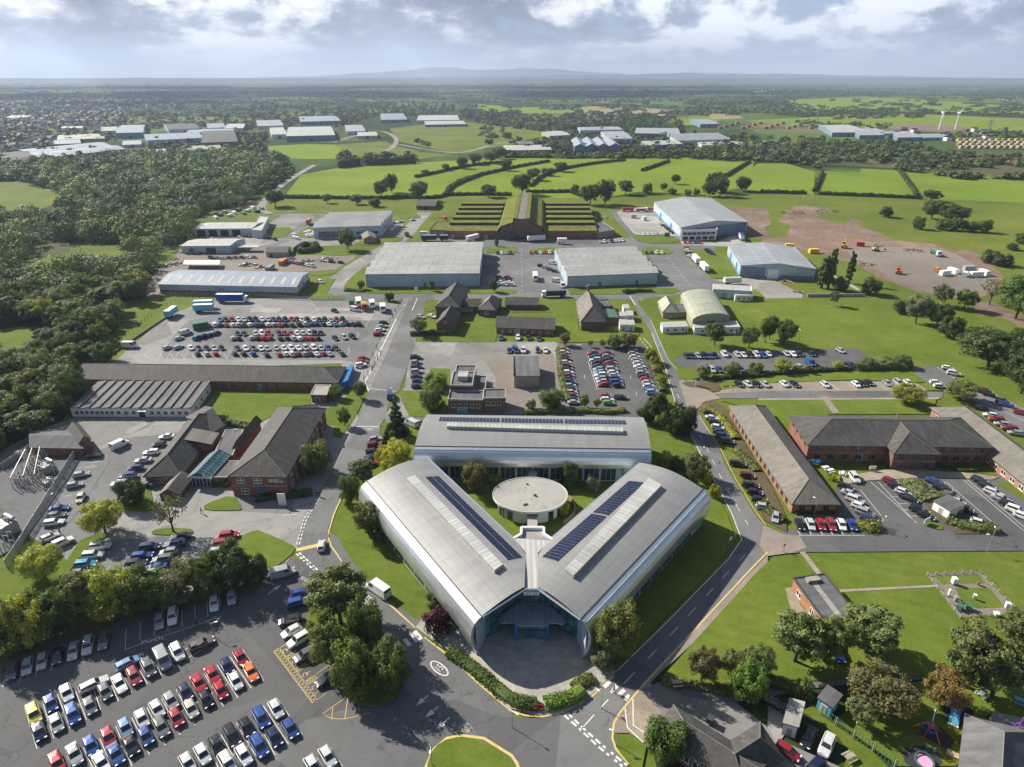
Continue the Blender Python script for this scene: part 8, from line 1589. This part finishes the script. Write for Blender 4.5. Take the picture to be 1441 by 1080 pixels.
for x in (-2.2, 0, 2.2): part(o, 'post', 'dark_metal', [((x, -1.4, 0), (x, -1.4, 2.1), .06, None, 5)]); part(o, 'post', 'dark_metal', [((x, 1.4, 0), (x, 1.4, 2.3), .06, None, 5)])
part(o, 'back_mesh', 'dark_metal', [((-2.2+i*.44, 1.4, 0), (-2.2+i*.44, 1.4, 2.3), .03, None, 4) for i in range(11)])
for k, (x, y, m, s, lab) in enumerate(((855, 235, 'white_paint', (.8, .8, 1.5), 'white louvred box in the instrument compound, farthest'), (832, 290, 'white_paint', (.3, .3, 1.6), 'white post box in the instrument compound'), (862, 312, 'stone_grey', (.6, .5, 1.), 'grey stone block in the instrument compound'), (882, 352, 'green_paint', (1.2, 1., 1.1), 'green cabinet in the instrument compound, left of two'), (925, 352, 'green_paint', (1.2, 1., 1.1), 'green cabinet in the instrument compound, right of two'), (950, 305, 'white_paint', (.5, .5, 1.1), 'white screen box in the middle of the instrument compound'), (1100, 350, 'white_paint', (.7, .7, 1.5), 'white cabinet at the right end of the instrument compound'), (1052, 382, 'white_paint', (.8, .8, .7), 'low white tank at the near edge of the instrument compound'), (968, 240, 'timber', (.4, .4, .8), 'small brown post box in the instrument compound'))):
 o = put('instrument_box', 'o', x, y, lab, 'instrument box', .2*k); a, b, h = s; part(o, 'cabinet', m, [(-a/2, a/2, -b/2, b/2, .25, h)]); part(o, 'lid', m, [(-a/2-.06, a/2+.06, -b/2-.06, b/2+.06, h+.002, h+.1)]); part(o, 'leg', 'galvanised', [(-a/2, -a/2+.1, -b/2, -b/2+.1, 0, .247)]); part(o, 'leg', 'galvanised', [(a/2-.1, a/2, b/2-.1, b/2, 0, .247)])
for k, (tl, x, y, m, lab) in enumerate((('k', 232, 612, 'blue_paint', 'blue wheeled bin against the two-storey office, left'), ('k', 252, 610, 'cyan_paint', 'pale blue wheeled bin against the two-storey office, middle'), ('k', 290, 608, 'blue_paint', 'blue wheeled bin against the two-storey office, right'), ('h', 830, 740, 'dark_metal', 'dark wheeled bin at the corner of the single-storey office'), ('h', 860, 742, 'green_paint', 'green wheeled bin at the corner of the single-storey office'), ('u', 535, 300, 'dark_metal', 'dark wheeled bin behind the nursery house'))):
 o = put('wheeled_bin', tl, x, y, lab, 'bin', .2*k); part(o, 'bin_body', m, [(-.6, .6, -.5, .5, .15, 1.15)]); part(o, 'lid', 'dark_metal', [(-.63, .63, -.53, .53, 1.153, 1.25)]); part(o, 'wheel', 'tyre', [((-.5, -.5, .1), (-.5, -.4, .1), .1, None, 6)])
# ---------------------------------------------------------------- people
PM = {}
def person(tl, x, y, rz, top, legs, label, walk=1):
 key = (top, legs, walk)
 if key not in PM:
  me = bpy.data.meshes.new('person'); sp = .26*walk
  V = [(0, 0, .95), (0, 0, 1.2), (0, 0, 1.42), (0, 0, 1.54), (0, 0, 1.66), (0, 0, 1.78), (.02, .11, .9), (sp*.7, .12, .5), (sp*.5, .12, .08), (sp*.5+.2, .12, .04), (-.02, -.11, .9), (-sp*.3, -.12, .5), (-sp*1.3, -.12, .1), (-sp*1.3+.2, -.12, .04), (0, .21, 1.4), (-.08*walk, .27, 1.12), (.06*walk, .28, .86), (0, -.21, 1.4), (.1*walk, -.27, 1.12), (.2*walk, -.27, .88)]
  E = [(0, 1), (1, 2), (2, 3), (3, 4), (4, 5), (0, 6), (6, 7), (7, 8), (8, 9), (0, 10), (10, 11), (11, 12), (12, 13), (2, 14), (14, 15), (15, 16), (2, 17), (17, 18), (18, 19)]
  Rr = [.15, .15, .16, .06, .11, .09, .1, .07, .05, .045, .1, .07, .05, .045, .075, .052, .04, .075, .052, .04]
  me.from_pydata(V, E, []); ob = link('person', me); m = ob.modifiers.new('skin', 'SKIN'); sv = me.skin_vertices[0].data
  for i, r in enumerate(Rr): sv[i].radius = (r, r*(1.15 if i in (1, 2) else 1))
  sv[0].use_root = True; s_ = ob.modifiers.new('sub', 'SUBSURF'); s_.levels = s_.render_levels = 1
  m2 = bpy.data.meshes.new_from_object(ob.evaluated_get(bpy.context.evaluated_depsgraph_get())); bpy.data.objects.remove(ob)
  for k in (legs, top, 'skin'): m2.materials.append(M[k])
  for f in m2.polygons: z = f.center.z; f.material_index = 2 if z > 1.5 or (abs(f.center.y) > .22 and z < .93 and z > .7) else 1 if z > .95 or (abs(f.center.y) > .2 and z > .7) else 0; f.use_smooth = True
  hb = MB().use(M['hair']); hb.cyl(-.02, 0, 1.72, 1.83, .12, .07, 10); PM[key] = (m2, hb.mesh('hair', None, 60))
 P = G(*pp('%s:%g,%g' % (tl, x, y))[0], .2); o = empty('person', P, rz, label, 'person'); link('body', PM[key][0], o); link('hair', PM[key][1], o)
person('D', 845, 205, .3, 'cloth_dark', 'cloth_dark', 'person in dark clothes walking across the office yard'); person('n', 470, 735, -.6, 'cloth_purple', 'cloth_dark', 'person in a purple top on the zebra crossing'); person('i', 345, 795, 1., 'cloth_dark', 'cloth_blue', 'person in dark clothes at the roadside by the lettered office, left of two'); person('i', 358, 795, 1.2, 'cloth_dark', 'cloth_dark', 'person in dark clothes at the roadside by the lettered office, right of two'); person('w', 510, 790, .4, 'cloth_dark', 'cloth_dark', 'person in dark clothes standing behind the parked cars by the lime tree', .4)
person('w', 445, 765, 2., 'cloth_dark', 'cloth_blue', 'person in dark clothes beside the pale saloon by the lime tree', .4); person('l', 905, 425, 1.5, 'cloth_blue', 'cloth_dark', 'person in blue walking past the POOL bays')
# ---------------------------------------------------------------- far buildings
def shed(tl, x0, y0, x1, y1, xb, yb, h, wall, roof, label, rise=2., n=1, group=None, ax='x', name='far_shed'):
 h *= .8; P = gp('%s:%g,%g %g,%g %g,%g' % (tl, x0, y0, x1, y1, xb, yb)); b = Bld(name, label, P, 'building', group, ortho=.3)
 b.walls(h, wall, gable=(rise, ax, n)); b.gable(h, rise, roof+('' if ax == 'y' else '_across') if False else roof, ax, n, over=.3); b.door('front', b.W*.5, min(5, b.W*.2), min(4.5, h-.5), 'dark_metal', 'grey_paint'); return b
for a in (('a', -60, 712, 170, 690, 165, 652, 7, 'cladding_blue', 'roof_felt', 'long grey shed at the left frame edge beyond the wood', 2, 2), ('a', 172, 690, 535, 648, 480, 612, 7, 'brick_dark', 'roof_blue', 'very long shed with a row of rooflights beyond the wood', 2, 2), ('a', 230, 622, 345, 618, 325, 600, 5, 'cladding_blue', 'roof_blue', 'small blue-grey shed behind the very long one', 1.5), ('a', 245, 605, 445, 598, 430, 578, 6, 'brick_buff', 'roof_olive', 'buff-roofed shed in the estate beyond the wood', 2),
 ('a', 495, 588, 610, 585, 595, 550, 12, 'cladding_blue', 'roof_blue', 'tall pale blue shed in the estate beyond the wood', 3), ('a', 430, 570, 500, 568, 490, 550, 8, 'cladding_pale', 'roof_steel', 'grey shed left of the tall pale blue one', 3), ('a', 715, 566, 850, 560, 840, 535, 9, 'cladding_pale', 'roof_slate', 'dark-roofed shed in the middle of the far estate', 3), ('a', 880, 556, 955, 554, 940, 535, 8, 'cladding_pale', 'roof_blue', 'blue-roofed gable shed right of the dark-roofed one', 3), ('a', 950, 556, 1030, 555, 1025, 535, 7, 'cladding_pale', 'roof_sheet', 'pale low shed right of the blue-roofed gable', 2), ('a', 625, 612, 870, 600, 850, 575, 8, 'cladding_pale', 'roof_blue', 'wide grey shed with two ridges in the far estate', 2, 2), ('a', 855, 628, 1010, 622, 1000, 570, 10, 'brick_dark', 'roof_slate', 'large dark shed at the wood edge', 3), ('a', 640, 662, 740, 655, 730, 640, 5, 'render_white', 'roof_sheet', 'white-roofed low building above the wood', 1.), ('a', 770, 652, 940, 645, 930, 625, 5, 'render_white', 'roof_olive', 'cream-roofed low building above the wood', 1., 3),
 ('a', 790, 572, 985, 570, 980, 556, 6, 'render_white', 'roof_blue', 'long pale blue roof behind the dark shed', 1.), ('a', 1090, 548, 1200, 545, 1190, 520, 8, 'cladding_pale', 'roof_steel', 'ridged grey shed among trees at the far estate edge', 3, 2), ('a', 1212, 600, 1418, 595, 1400, 555, 11, 'cladding_blue', 'roof_sheet', 'big blue-walled warehouse beside the small bright field', 2), ('a', 1150, 588, 1215, 586, 1205, 555, 9, 'render_white', 'roof_sheet', 'white block attached left of the big blue-walled warehouse', 1), ('a', 520, 625, 600, 622, 595, 605, 5, 'cladding_pale', 'roof_steel', 'small shed before the tall pale blue one', 1.5), ('a', 20, 510, 110, 510, 110, 500, 8, 'render_white', 'roof_sheet', 'long white shed in the far left town', 1), ('a', 260, 557, 350, 556, 345, 548, 8, 'render_white', 'roof_sheet', 'long white shed before the far left town', 1), ('a', 1270, 530, 1441, 525, 1441, 502, 9, 'cladding_blue', 'roof_blue', 'long blue shed beyond the big blue-walled warehouse', 2),
 ('b', 320, 522, 500, 520, 500, 498, 8, 'cladding_pale', 'roof_sheet', 'flat pale office complex across the rough meadow', 1), ('b', 355, 538, 528, 535, 525, 520, 6, 'cladding_blue', 'roof_sheet', 'long blue-fronted shed across the rough meadow', 1), ('b', 170, 520, 280, 518, 280, 490, 8, 'cladding_blue', 'roof_blue', 'pair of blue-grey ridged sheds behind the country roundabout', 3, 2), ('b', 25, 572, 105, 570, 100, 542, 8, 'cladding_pale', 'roof_steel', 'pale showroom at the far car lot', 1), ('b', 70, 588, 155, 586, 155, 570, 6, 'cladding_pale', 'roof_sheet', 'low white showroom at the far car lot', 1), ('b', 690, 652, 890, 648, 885, 626, 6, 'cladding_olive', 'roof_sheet', 'long low white-roofed shed beyond the bright fields', 1), ('b', 985, 643, 1180, 640, 1170, 608, 9, 'cladding_blue', 'roof_blue', 'turquoise-fronted zigzag sheds beyond the bright fields', 4, 4, None, 'y'), ('b', 1125, 608, 1230, 606, 1225, 572, 9, 'cladding_pale', 'roof_steel', 'pale shed behind the zigzag sheds', 2), ('b', 1240, 582, 1430, 585, 1420, 560, 9, 'cladding_blue', 'roof_steel', 'wide blue and white shed right of the zigzag sheds', 2), ('b', 1290, 632, 1441, 625, 1436, 606, 7, 'cladding_blue', 'roof_sheet', 'blue-white low shed at the yard of vans', 1), ('b', 880, 590, 970, 585, 960, 566, 7, 'cladding_olive', 'roof_sheet', 'low pale shed left of the zigzag sheds', 1), ('b', 1010, 565, 1190, 562, 1185, 548, 7, 'cladding_pale', 'roof_steel', 'long grey shed behind the pale ones', 1), ('b', 755, 625, 815, 622, 812, 608, 6, 'brick', 'roof_tile', 'brown-roofed building before the low pale sheds', 2),
 ('c', 75, 540, 155, 538, 150, 516, 9, 'cladding_blue', 'roof_blue', 'small blue shed at the timber yard', 1), ('c', 630, 578, 770, 576, 765, 542, 9, 'cladding_blue', 'roof_sheet', 'large blue sawmill shed, left half', 3), ('c', 745, 588, 880, 586, 875, 556, 8, 'cladding_blue', 'roof_steel', 'large blue sawmill shed, right half', 2), ('c', 905, 596, 1010, 594, 1005, 566, 7, 'cladding_blue', 'roof_steel', 'blue and white works right of the sawmill', 1), ('c', 1020, 594, 1130, 592, 1125, 576, 6, 'cladding_blue', 'roof_blue', 'low blue works at the end of the sawmill', 1), ('c', -30, 612, 200, 605, 185, 578, 8, 'cladding_pale', 'roof_steel', 'wide grey shed with many ridges at the near side of the wood belt', 2, 5), ('c', 80, 622, 265, 618, 255, 604, 4, 'render_white', 'roof_sheet', 'long white canopy before the many-ridged shed', .6)): shed(*a)
def timber_stack(n0, pts, label, cols):
 for k, (x, y, w) in enumerate(pts):
  P = G(*pp('c:%g,%g' % (x, y))[0]); o = empty('timber_stack', P, .1, label, 'timber stack', 'timber stacks by the sawmill'); W = w; mb = MB().use(M[cols[k % len(cols)]]); mb.box(-W/2, W/2, -2.5, 2.5, 0, 4.2); mb.build('stack', None, o); mb = MB().use(M['timber_pale']); mb.box(-W/2+.2, W/2-.2, -2.4, 2.4, 4.203, 4.8); mb.build('top_layer', None, o)
timber_stack(0, [(160+i*24, 545-(i % 4)*7, 8) for i in range(18)], 'reddish sawn timber stack in the yard left of the sawmill', ('brick_orange', 'timber', 'brick')); timber_stack(0, [(1165+i*27+(j % 2)*10, 598+j*10, 6) for j in range(4) for i in range(11)], 'pale round-timber stack at the right of the sawmill', ('timber_pale', 'stubble', 'timber_pale'))
P = G(*pp('c:1055,660')[0]); Q = G(*pp('c:1420,690')[0]); d = (Q-P).normalized(); TR = empty('freight_train', P, math.atan2(d.y, d.x), 'long line of red freight wagons below the timber yard', 'train'); Lt = (Q-P).length
for i in range(24): part(TR, 'wagon', 'red_paint', [(i*Lt/24+.4, (i+1)*Lt/24-.4, -1.3, 1.3, .8, 3.2)])
def turbine(tl, x, y, yt, ph, label):
 P0 = pp('%s:%g,%g' % (tl, x, y))[0]; T = pp('%s:%g,%g' % (tl, x, yt))[0]; P = G(*P0); h = hgt(P0[0], P0[1], T[1]); o = empty('wind_turbine', P, 0, label, 'wind turbine'); part(o, 'tower', 'white_paint', [((0, 0, 0), (0, 0, h), 1.3, .8, 8)]); part(o, 'nacelle', 'white_paint', [(-1.5, 1.5, -3, 4, h-1, h+2.)])
 for k in range(3): a = ph+k*2.094; part(o, 'blade', 'white_paint', [((0, -3.3, h+.5), (h*.34*math.cos(a), -3.4, h+.5+h*.34*math.sin(a)), .9, .3, 5)])
turbine('c', 1082, 548, 475, .5, 'white wind turbine on the plain, left one'); turbine('c', 1150, 548, 478, 1.2, 'white wind turbine on the plain, right one')
for k, (tl, x, y, yt, lab) in enumerate((('c', 1285, 575, 505, 'lattice pylon left of the pale timber stacks, at the frame edge'), ('c', 568, 520, 470, 'lattice pylon behind the sawmill shed'), ('a', 628, 400, 345, 'thin tall mast above the far left town'), ('c', 20, 500, 455, 'lattice pylon at the far fields'))):
 P0 = pp('%s:%g,%g' % (tl, x, y))[0]; P = G(*P0); h = min(75, hgt(P0[0], P0[1], pp('%s:%g,%g' % (tl, x, yt))[0][1])); o = empty('pylon', P, 0, lab, 'pylon'); b = h*.09
 part(o, 'mast', 'plant_grey', [((sx*b, sy*b, 0), (sx*b*.2, sy*b*.2, h), .35, .25, 4) for sx in (-1, 1) for sy in (-1, 1)]+[((b*(1-z), b*(1-z), h*z), (-b*(1-z-.1), -b*(1-z-.1), h*(z+.1)), .2, None, 4) for z in np.arange(.05, .85, .1)])
 if 'mast' not in lab: part(o, 'cross_arm', 'plant_grey', [((-h*.22, 0, h*z), (h*.22, 0, h*z), .3, None, 4) for z in (.7, .82, .94)])
# ---- town and far woods: too many and too small to count
rf = random.Random(9)
def pxpts(s, n, z=0.):
 poly = [(q[0], q[1]) for q in pp(s)]; xs = [p[0] for p in poly]; ys = [p[1] for p in poly]; out = []
 while len(out) < n:
  p = (rf.uniform(min(xs), max(xs)), rf.uniform(min(ys), max(ys)))
  if inside(p, poly): g = G(*p); out.append((g.x, g.y))
 return out
def houses(name, pts, mats, size=(7, 12)):
 mb = MB()
 for x, y in pts:
  w, d, h = rf.uniform(*size), rf.uniform(7, 9), rf.uniform(4.5, 6); a = rf.choice((.2, 1.77, .6, -.4)); c, s = math.cos(a), math.sin(a); L = lambda u, v, z: (x+u*c-v*s, y+u*s+v*c, z)
  mb.use(M[rf.choice(mats)]); mb.hexa([L(-w/2, -d/2, 0), L(w/2, -d/2, 0), L(w/2, d/2, 0), L(-w/2, d/2, 0)], [L(-w/2, -d/2, h), L(w/2, -d/2, h), L(w/2, d/2, h), L(-w/2, d/2, h)])
  mb.use(M[rf.choice(('roof_slate', 'roof_tile', 'roof_slate'))]); mb.poly([L(-w/2, -d/2-.3, h), L(w/2, -d/2-.3, h), L(w/2, 0, h+3), L(-w/2, 0, h+3)]); mb.poly([L(w/2, d/2+.3, h), L(-w/2, d/2+.3, h), L(-w/2, 0, h+3), L(w/2, 0, h+3)])
 tag(mb.build(name), kind='stuff')
houses('distant_town', pxpts('a:-40,470 200,400 420,390 500,415 780,425 760,450 560,460 440,540 300,560 0,560', 620)+pxpts('a:-20,560 220,570 240,620 60,640 -20,640', 60)+pxpts('c:700,545 1441,560 1441,600 900,605', 25)+pxpts('c:280,380 480,372 500,388 300,390', 14)+pxpts('c:1300,420 1441,415 1441,432', 14)+pxpts('b:290,395 560,385 560,400', 10), ('brick', 'brick_buff', 'render_white', 'brick_dark', 'render_white'))
DW = ['dark', 'mid', 'mid', 'olive', 'dark']
MK = .82; far = []
for s_, n in (('a:0,600 250,640 560,640 640,665 1000,650 1090,600 1210,690 1240,740 1130,811 600,811 0,760', 900), ('a:400,570 500,500 640,440 840,430 1000,470 1090,540 1020,560 700,545', 420), ('a:830,430 1441,425 1441,520 1060,545 1000,480', 520), ('a:0,560 480,560 500,600 0,600', 130), ('a:640,600 1130,560 1140,600 1080,640 640,640', 160), ('a:-100,360 1441,370 1441,430 800,425 400,395 200,410 -100,470', 900), ('a:430,440 -40,540 -40,470', 200),
 ('b:-20,430 300,430 470,440 480,470 330,490 170,490 -20,540', 420), ('b:480,480 620,470 900,500 1000,470 1441,500 1441,560 1000,545 850,560 560,520', 800), ('b:720,600 900,590 960,650 730,630', 90), ('b:950,560 1441,540 1441,660 1250,660 1180,650 960,640', 300), ('b:0,350 1441,345 1441,430 1100,440 560,425 0,425', 1500), ('c:0,560 300,580 560,590 900,600 1150,650 1441,672 1441,705 1150,720 900,690 560,690 300,660 0,665', 620), ('c:0,340 1441,335 1441,400 900,400 500,380 0,395', 1100), ('c:500,375 900,385 880,405 520,405', 200), ('c:620,470 920,455 900,500 640,505', 220), ('c:360,440 620,450 600,475 280,470', 120), ('c:0,455 280,450 270,480 0,490', 110), ('c:940,480 1010,480 1010,500 940,500', 30), ('c:1150,560 1441,555 1441,590 1160,580', 60), ('c:1200,470 1441,440 1441,470 1250,490', 70), ('c:0,400 500,400 480,440 0,450', 170), ('c:900,720 1200,760 1441,745 1441,765 1180,745 920,700', 60), ('c:480,515 880,530 860,545 500,540', 60), ('c:0,640 280,660 560,690 590,720 480,690 0,672', 110), ('b:600,660 1441,655 1441,672 700,668', 100), ('b:95,660 310,665 310,690 100,700', 70), ('b:0,660 60,665 70,700 0,710', 40), ('b:300,600 380,610 370,620', 12), ('b:560,540 720,545 700,580 600,590', 22)):
 far += pxpts(s_, n)
for i in range(900):   # hedgerow trees along the far field edges
 y0 = rf.uniform(114, 165); x0 = rf.uniform(-30, 1470); g = G(x0, y0); a = rf.choice((.35, 1.9)); n = rf.randint(3, 9)
 for k in range(n): far.append((g.x+math.cos(a)*k*9, g.y+math.sin(a)*k*9))
mass('distant_trees', far, TINYV, (8, 15), DW, .62)
# ---- hills on the skyline
def ridge(y, prof, depth, name='hills', seed=1):
 rg = np.random.default_rng(seed); xs = np.linspace(-y*.86, y*.86, 160); mb = MB(); rows = []
 for j, (dy, k) in enumerate(((-depth, 0.), (-depth*.6, .35), (-depth*.25, .8), (0, 1.), (depth*.5, .3), (depth, 0.))):
  r = []
  for x in xs:
   px = 720.5+x/y*FOC/math.cos(PITCH)*.98; up = np.interp(px, [p[0] for p in prof], [p[1] for p in prof]); h = (98+(up*.58-1.5)/FOC*y*1.1)*k; n = math.sin(x*.0021+j+seed)*.05+math.sin(x*.0057+2*j)*.04; r.append((x, y+dy+math.sin(x*.001+j)*depth*.12, max(-2, h*(1+n)-(1-min(1, k*9))*3)))
  rows.append(r)
 for A, B in zip(rows, rows[1:]):
  for i in range(len(A)-1): mb.poly([A[i], A[i+1], B[i+1], B[i]])
 tag(mb.build(name, M['hill_land'], None, 180), kind='structure')
t = NT('hill_land'); co = t.co('World'); M['hill_land'] = t.fin(t.ramp(t.noise(co, .002, 6, .65), [(.35, (.022, .036, .016)), (.5, (.05, .075, .025)), (.62, (.08, .10, .04)), (.7, (.10, .10, .06))]), .95, 0, .05)
B_ = 98*FOC/1.1
ridge(14000, [(-100, -1), (150, 0), (330, 0), (480, -1), (900, -1), (1150, 0), (1441, 0), (1600, 0)], 1500, 'hills', 1)
ridge(19000, [(-100, -2), (200, -1), (480, 1), (640, 3), (860, 6), (960, 9), (1060, 8), (1180, 5), (1300, 2), (1441, -1), (1600, -1)], 1800, 'hills', 2)
ridge(24500, [(-100, -3), (300, -1), (450, 4), (540, 10), (600, 18), (622, 20), (660, 15), (740, 17), (790, 15), (830, 11), (900, 5), (1000, -1), (1600, -3)], 1800, 'hills', 3)
# ---- the air itself
hm = bpy.data.materials.new('haze_air'); hm.use_nodes = True; hn = hm.node_tree; hn.nodes.clear(); ho = hn.nodes.new('ShaderNodeOutputMaterial'); hv = hn.nodes.new('ShaderNodeVolumePrincipled')
hv.inputs['Color'].default_value = (.60, .74, 1., 1); hv.inputs['Density'].default_value = 8.e-5; hv.inputs['Anisotropy'].default_value = .25; hn.links.new(hv.outputs[0], ho.inputs['Volume'])
mb = MB(); mb.prism([(-27500, -27500), (27500, -27500), (27500, 27500), (-27500, 27500)], -8, 880, True); tag(mb.build('haze', hm), kind='stuff')
t = NT('cloud_white'); M['cloud_white'] = t.fin((.85, .86, .88), 1., 0, 0)
for k, (x, y, w, d) in enumerate(((-4200, 4300, 1700, 1100), (-2300, 4300, 1500, 1000), (-500, 4300, 1500, 900), (1200, 5000, 1300, 700), (-3600, 7000, 2400, 1200), (-900, 7000, 2100, 1200), (1500, 7300, 1400, 800), (-1500, 2850, 560, 330))):
 mb = MB().use(M['cloud_white']); rg = random.Random(k)
 for i in range(16):
  a = rg.uniform(0, 6.28); r = math.sqrt(rg.random()); cx, cy, s = r*math.cos(a)*w*.8, r*math.sin(a)*d*.8, rg.uniform(.22, .45)*d; n, m_ = 12, 6
  P = [[(cx+s*1.3*math.cos(2*math.pi*j/n)*math.cos(b), cy+s*math.sin(2*math.pi*j/n)*math.cos(b), max(-30, s*.42*math.sin(b))) for j in range(n)] for b in np.linspace(-1.5, 1.5, m_)]
  for A, B in zip(P, P[1:]):
   for j in range(n): mb.poly([A[j], A[(j+1) % n], B[(j+1) % n], B[j]])
 tag(mb.build('cloud', None, None, 180, (x-1540, y+1040, 1300)), kind='structure')
# ---------------------------------------------------------------- camera, sun, sky
cam = bpy.data.cameras.new('camera'); cam.sensor_fit = 'HORIZONTAL'; cam.sensor_width = 36; cam.lens = 36*FOC/1441; cam.clip_start = 1; cam.clip_end = 90000
co_ = bpy.data.objects.new('camera', cam); COL.objects.link(co_); co_.location = (0, 0, H); co_.rotation_euler = (math.pi/2-PITCH, 0, 0); S.camera = co_
SUN_AZ, SUN_EL = R(146), R(35)   # direction towards the sun, counter-clockwise from +x
sd = Vector((math.cos(SUN_AZ)*math.cos(SUN_EL), math.sin(SUN_AZ)*math.cos(SUN_EL), math.sin(SUN_EL)))
sl = bpy.data.lights.new('sun', 'SUN'); sl.energy = 5.; sl.angle = R(.53); sl.color = (1, .94, .82)
so = bpy.data.objects.new('sun', sl); COL.objects.link(so); so.rotation_euler = sd.to_track_quat('Z', 'Y').to_euler()
w = bpy.data.worlds.new('World'); S.world = w; w.use_nodes = True; nt = w.node_tree; nt.nodes.clear()
out = nt.nodes.new('ShaderNodeOutputWorld'); bg = nt.nodes.new('ShaderNodeBackground'); sky = nt.nodes.new('ShaderNodeTexSky'); sky.sky_type = 'NISHITA'; sky.sun_disc = False
sky.sun_elevation = SUN_EL; sky.sun_rotation = math.pi/2-SUN_AZ; sky.altitude = 100; sky.air_density = 1.; sky.dust_density = 1.; sky.ozone_density = 1.
bg.inputs[1].default_value = .05
CLOUD = .62
class WN(NT):
 def __init__(s): s.t = nt; s.N = nt.nodes
t = WN(); d = t.n('TexCoord').outputs['Generated']; x = t.xyz(d)
az = t.math('ARCTAN2', x[0], x[1]); el = t.math('MAXIMUM', x[2], 0.); es = t.math('MULTIPLY', t.math('LOGARITHM', t.math('ADD', el, .03), 2.718), 1.)
def cn(a, e, z, sc, det, ro, di):
 q = t.n('CombineXYZ'); t.l(t.math('MULTIPLY', az, a), q.inputs[0]); t.l(t.math('MULTIPLY', es, e), q.inputs[1]); q.inputs[2].default_value = z; return t.noise(q.outputs[0], sc, det, ro, di)
n1 = cn(3.4, .95, 2.3, 1., 2, .5, .3); n2 = cn(9., 1.9, 7.1, 1., 8, .6, .25); n3 = cn(24., 4.2, 4.2, 1., 6, .6, .1)
lum = t.math('ADD', t.math('ADD', t.math('MULTIPLY', n1, .36), t.math('MULTIPLY', n2, .46)), t.math('MULTIPLY', n3, .28))
K = CLOUD/.05
cl = t.ramp(lum, [(.475, (.23, .26, .35)), (.512, (.35, .38, .48)), (.537, (.56, .60, .70)), (.558, (.88, .90, .95)), (.59, (1.25, 1.25, 1.22))])
warm = t.n('VectorMath', operation='DOT_PRODUCT'); t.l(d, warm.inputs[0]); warm.inputs[1].default_value = (math.cos(SUN_AZ), math.sin(SUN_AZ), 0)
cl = t.mix(cl, t.ramp(warm.outputs['Value'], [(0., (.88, .91, .97)), (.95, (1.12, 1.1, 1.07))]), 1., 'MULTIPLY')
cl = t.mix(cl, (K, K, K), 1., 'MULTIPLY')
cover = t.ramp(n2, [(.33, (0,)*3), (.40, (1,)*3)])
blue = t.mix(t.mix(sky.outputs[0], (.9, .95, 1.1), 1., 'MULTIPLY'), (.30*K, .42*K, .68*K), .6)
c = t.mix(blue, cl, cover)
c = t.mix(c, (.95*K, .98*K, 1.02*K), t.ramp(x[2], [(0., (1,)*3), (.01, (.85,)*3), (.022, (.35,)*3), (.05, (0.,)*3)]))
c = t.mix(c, t.mix(sky.outputs[0], cl, .05), t.ramp(x[2], [(.12, (0,)*3), (.22, (1,)*3)]))     # overhead the cover opens to blue sky
t.l(c, bg.inputs[0]); t.l(bg.outputs[0], out.inputs[0])
S.view_settings.view_transform = 'Standard'; S.view_settings.look = 'None'; S.view_settings.gamma = 1; S.view_settings.exposure = .92
S.cycles.max_bounces = 6; S.cycles.diffuse_bounces = 3; S.cycles.glossy_bounces = 3; S.cycles.transmission_bounces = 4; S.cycles.volume_bounces = 0; S.cycles.use_denoising = True; S.cycles.caustics_reflective = False; S.cycles.caustics_refractive = False
try: S.cycles.denoiser = 'OPENIMAGEDENOISE'
except Exception: pass
